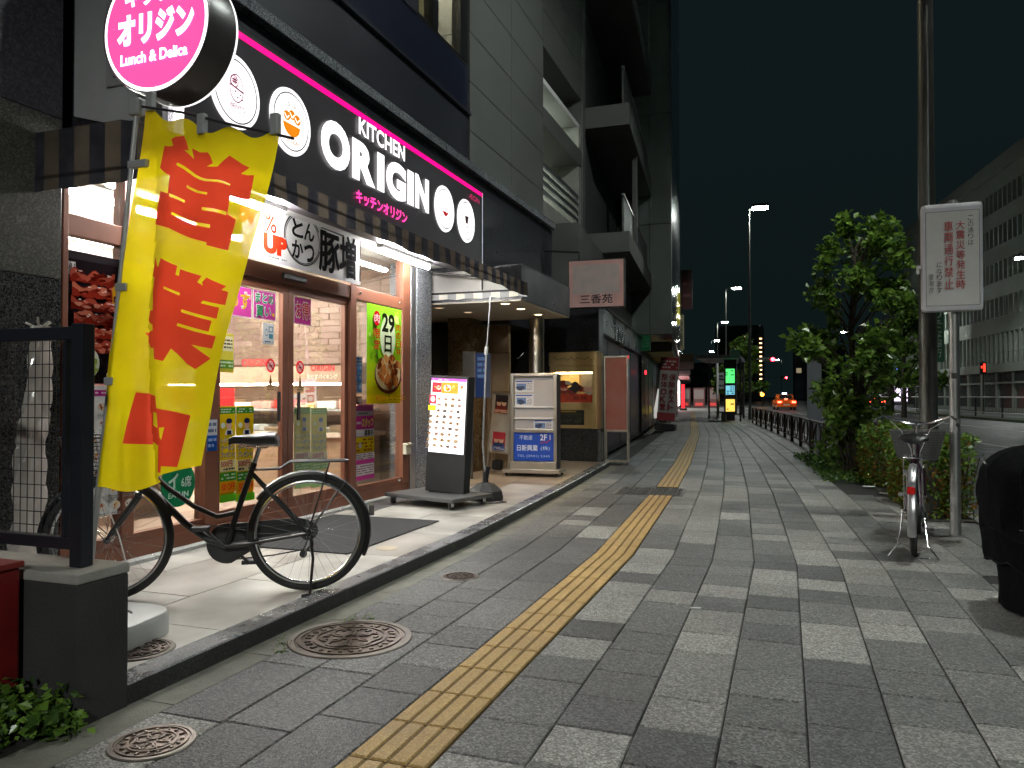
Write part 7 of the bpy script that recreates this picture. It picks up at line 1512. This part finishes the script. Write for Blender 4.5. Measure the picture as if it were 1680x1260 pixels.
mb = MB(); mb.box(0.0, 0.30, -0.16, 0.16, 0, 1.68); o = mb.build('fin', M_off); fmesh = o.data; bpy.data.objects.remove(o)
M_offc = mat('office_blind', (0.14, 0.15, 0.145), 0.5); mb = MB(); mb.box(0.31, 0.48, -0.34, 0.34, 0, 1.66); o = mb.build('window', M_offc); wmesh2 = o.data; bpy.data.objects.remove(o)
y = 66.2
while y < YB-0.3:
    for f in range(5):
        zz_ = 4.95+f*3.08
        for nm, me_, yy_ in (('fin', fmesh, y), ('window', wmesh2 if rnd.random() < 0.25 else wmesh, y+0.5)):
            o = bpy.data.objects.new(nm, me_); col.objects.link(o); o.parent = off; o.matrix_parent_inverse = wm(off).inverted(); o.location = (fx_(yy_), yy_, zz_)
    y += 1.0
mb = MB(); mb.box(0.0, 0.28, -0.13, 0.13, 0, 0.94); o = mb.build('fin', M_off); f2 = o.data; bpy.data.objects.remove(o)
y = 66.2
while y < YB-0.3: o = bpy.data.objects.new('fin', f2); col.objects.link(o); o.parent = off; o.matrix_parent_inverse = wm(off).inverted(); o.location = (fx_(y), y, 3.985); y += 1.0
bk = T('bank_sign', 'green vertical bank sign on the facade beside the post', 'sign', (14.2, 86, 0)); mb = MB(); mb.bbox(-0.55, 0.55, 0, 0.5, 4.6, 10.4, 0.03); mb.build('box', ink('1a6a44'), bk); p = Print((-0.55, -0.004, 4.6), UF, UZ, 0.0, 0.006); p.textv('りそな銀行', 0.22, 0.4, 0.88, 5.2, 'c8dcd0', 0.02); p.build('lettering', bk, world=False)
# pale median with fence
md = struct(MB().add([(15.8-0.115*10, 10, 0.02), (17.6-0.115*10, 10, 0.02), (17.6-0.115*110, 110, 0.02), (15.8-0.115*110, 110, 0.02), (15.8-0.115*10, 10, -0.11), (15.8-0.115*110, 110, -0.11)], [(0,1,2,3), (0,3,5,4)]).build('median_strip', mat('median_grass', (0.035, 0.05, 0.02), 0.9, var=0.4, scale=3)))
mfz = T('road_fence', 'long dark railing with pale top rail across the road', 'fence', (12, 40, 0)); af = 16.5; fx2 = lambda y: af-0.115*y
mb = MB(); mb.cyl((fx2(24), 24, 1.15), (fx2(100), 100, 1.15), 0.035, seg=8); mb.build('top_rail', M_white, mfz, world=True, smooth=True)
mb = MB(); mb.cyl((fx2(24), 24, 0.28), (fx2(100), 100, 0.28), 0.03, seg=8); mb.build('bottom_rail', M_alu, mfz, world=True, smooth=True)
y = 24
while y < 100: mb = MB(); mb.cyl((fx2(y), y, 0.02), (fx2(y), y, 1.14), 0.045, seg=8); mb.build('post', M_blackmat, mfz, world=True, smooth=True); y += 4
mb = MB(); y = 24.2
while y < 100: mb.cyl((fx2(y), y, 0.29), (fx2(y), y, 1.13), 0.010, seg=4, caps=False); y += 0.2
stuff(mb.build('baluster', M_blackmat, mfz, world=True))
# convenience store, blue lit
cs_ = T('corner_store', 'brightly lit corner store with blue neon fascia across the junction', 'building', (19, 120, 0)); cx = 13.0
def CS(nm, m, *b): mb = MB(); mb.box(*b); return mb.build(nm, m, cs_, world=True)
CS('upper_wall', mat('store_wall', (0.30, 0.31, 0.34), 0.7, var=0.1), cx, cx+14, 120, 130, 5.2, 12.5); CS('side_wall', mat('store_side', (0.16, 0.17, 0.15), 0.7), cx+3.9, cx+14, 119.9, 119.98, -0.1, 5.19); CS('window', glow('store_window', (0.9, 0.75, 1.0), 2.6), cx+1.0, cx+3.8, 120, 120.1, 0.5, 4.1); CS('mullion', M_black, cx+2.1, cx+2.25, 119.92, 119.99, 0.5, 4.1); CS('fascia', glow('store_fascia', (0.12, 0.2, 1.0), 2.6), cx-0.6, cx+3.9, 119.8, 120.0, 4.3, 5.15); CS('fascia_strip', glow('store_strip', (0.6, 0.75, 1.0), 3.5), cx-0.6, cx+2.2, 119.7, 119.79, 4.35, 4.8); CS('base', mat('store_side', (0.16, 0.17, 0.15), 0.7), cx, cx+3.9, 120.11, 130, -0.1, 5.19)
CS('blade_sign', glow('store_blade', (0.25, 0.6, 1.0), 3.0), cx-1.4, cx-0.2, 119.5, 119.69, 5.3, 6.9); CS('tower', mat('store_tower', (0.20, 0.20, 0.22), 0.7), cx+4.5, cx+12, 131, 140, 12, 21)
for k in range(3): CS('window', M_offw, cx+5.2, cx+8.4, 130.9, 130.99, 13.0+k*2.4, 14.4+k*2.4)
nm_ = T('street_name_sign', 'pale blue street name plate on a long arm by the tree', 'sign', (12.0, 74, 0)); mb = MB(); mb.cyl((0, 0, -0.1), (0, 0, 6), 0.09); mb.build('pole', M_lpole, nm_, smooth=True); mb = MB(); mb.cyl((-5.2, 0, 5.3), (0, 0, 5.4), 0.05); mb.build('arm', M_white, nm_, smooth=True); mb = MB(); mb.box(-2.8, -1.5, -0.08, -0.05, 5.05, 5.65); mb.build('plate', ink('90b0d0'), nm_); p = Print((-2.8, -0.081, 5.05), UF, UZ, 0.0, 0.004); p.lines(0.1, 0.1, 1.2, 0.5, 2, '3060a0', 0.9, 0.6); p.build('lettering', nm_, world=False)
mb = MB(); mb.bbox(-5.3, -3.6, -0.1, 0.1, 5.1, 5.7, 0.15); mb.build('signal_body', M_blackmat, nm_)
for k in range(2): mb = MB(); mb.lathe([(0.0001, -0.12), (0.2, -0.115), (0.21, -0.1)], (-4.7+k*0.55, 0, 5.4), 16, 'y'); mb.build('orange_lens', glow('orange_lens', (1, 0.25, 0.03), 5, False), nm_)
rc = T('red_countdown_signal', 'small red pedestrian signal right of the notice board post', 'traffic signal', (12.6, 60, 0)); mb = MB(); mb.cyl((0, 0, 0), (0, 0, 3.6), 0.06); mb.build('pole', M_lpole, rc, smooth=True); mb = MB(); mb.bbox(-0.2, 0.2, -0.1, 0.1, 2.7, 3.5, 0.03); mb.build('housing', M_blackmat, rc); mb = MB(); mb.box(0.0, 0.13, -0.11, -0.101, 2.85, 3.4); mb.box(-0.13, -0.05, -0.11, -0.101, 3.1, 3.25); mb.build('red_figure', glow('red_figure', (1, 0.04, 0.02), 3, False), rc)
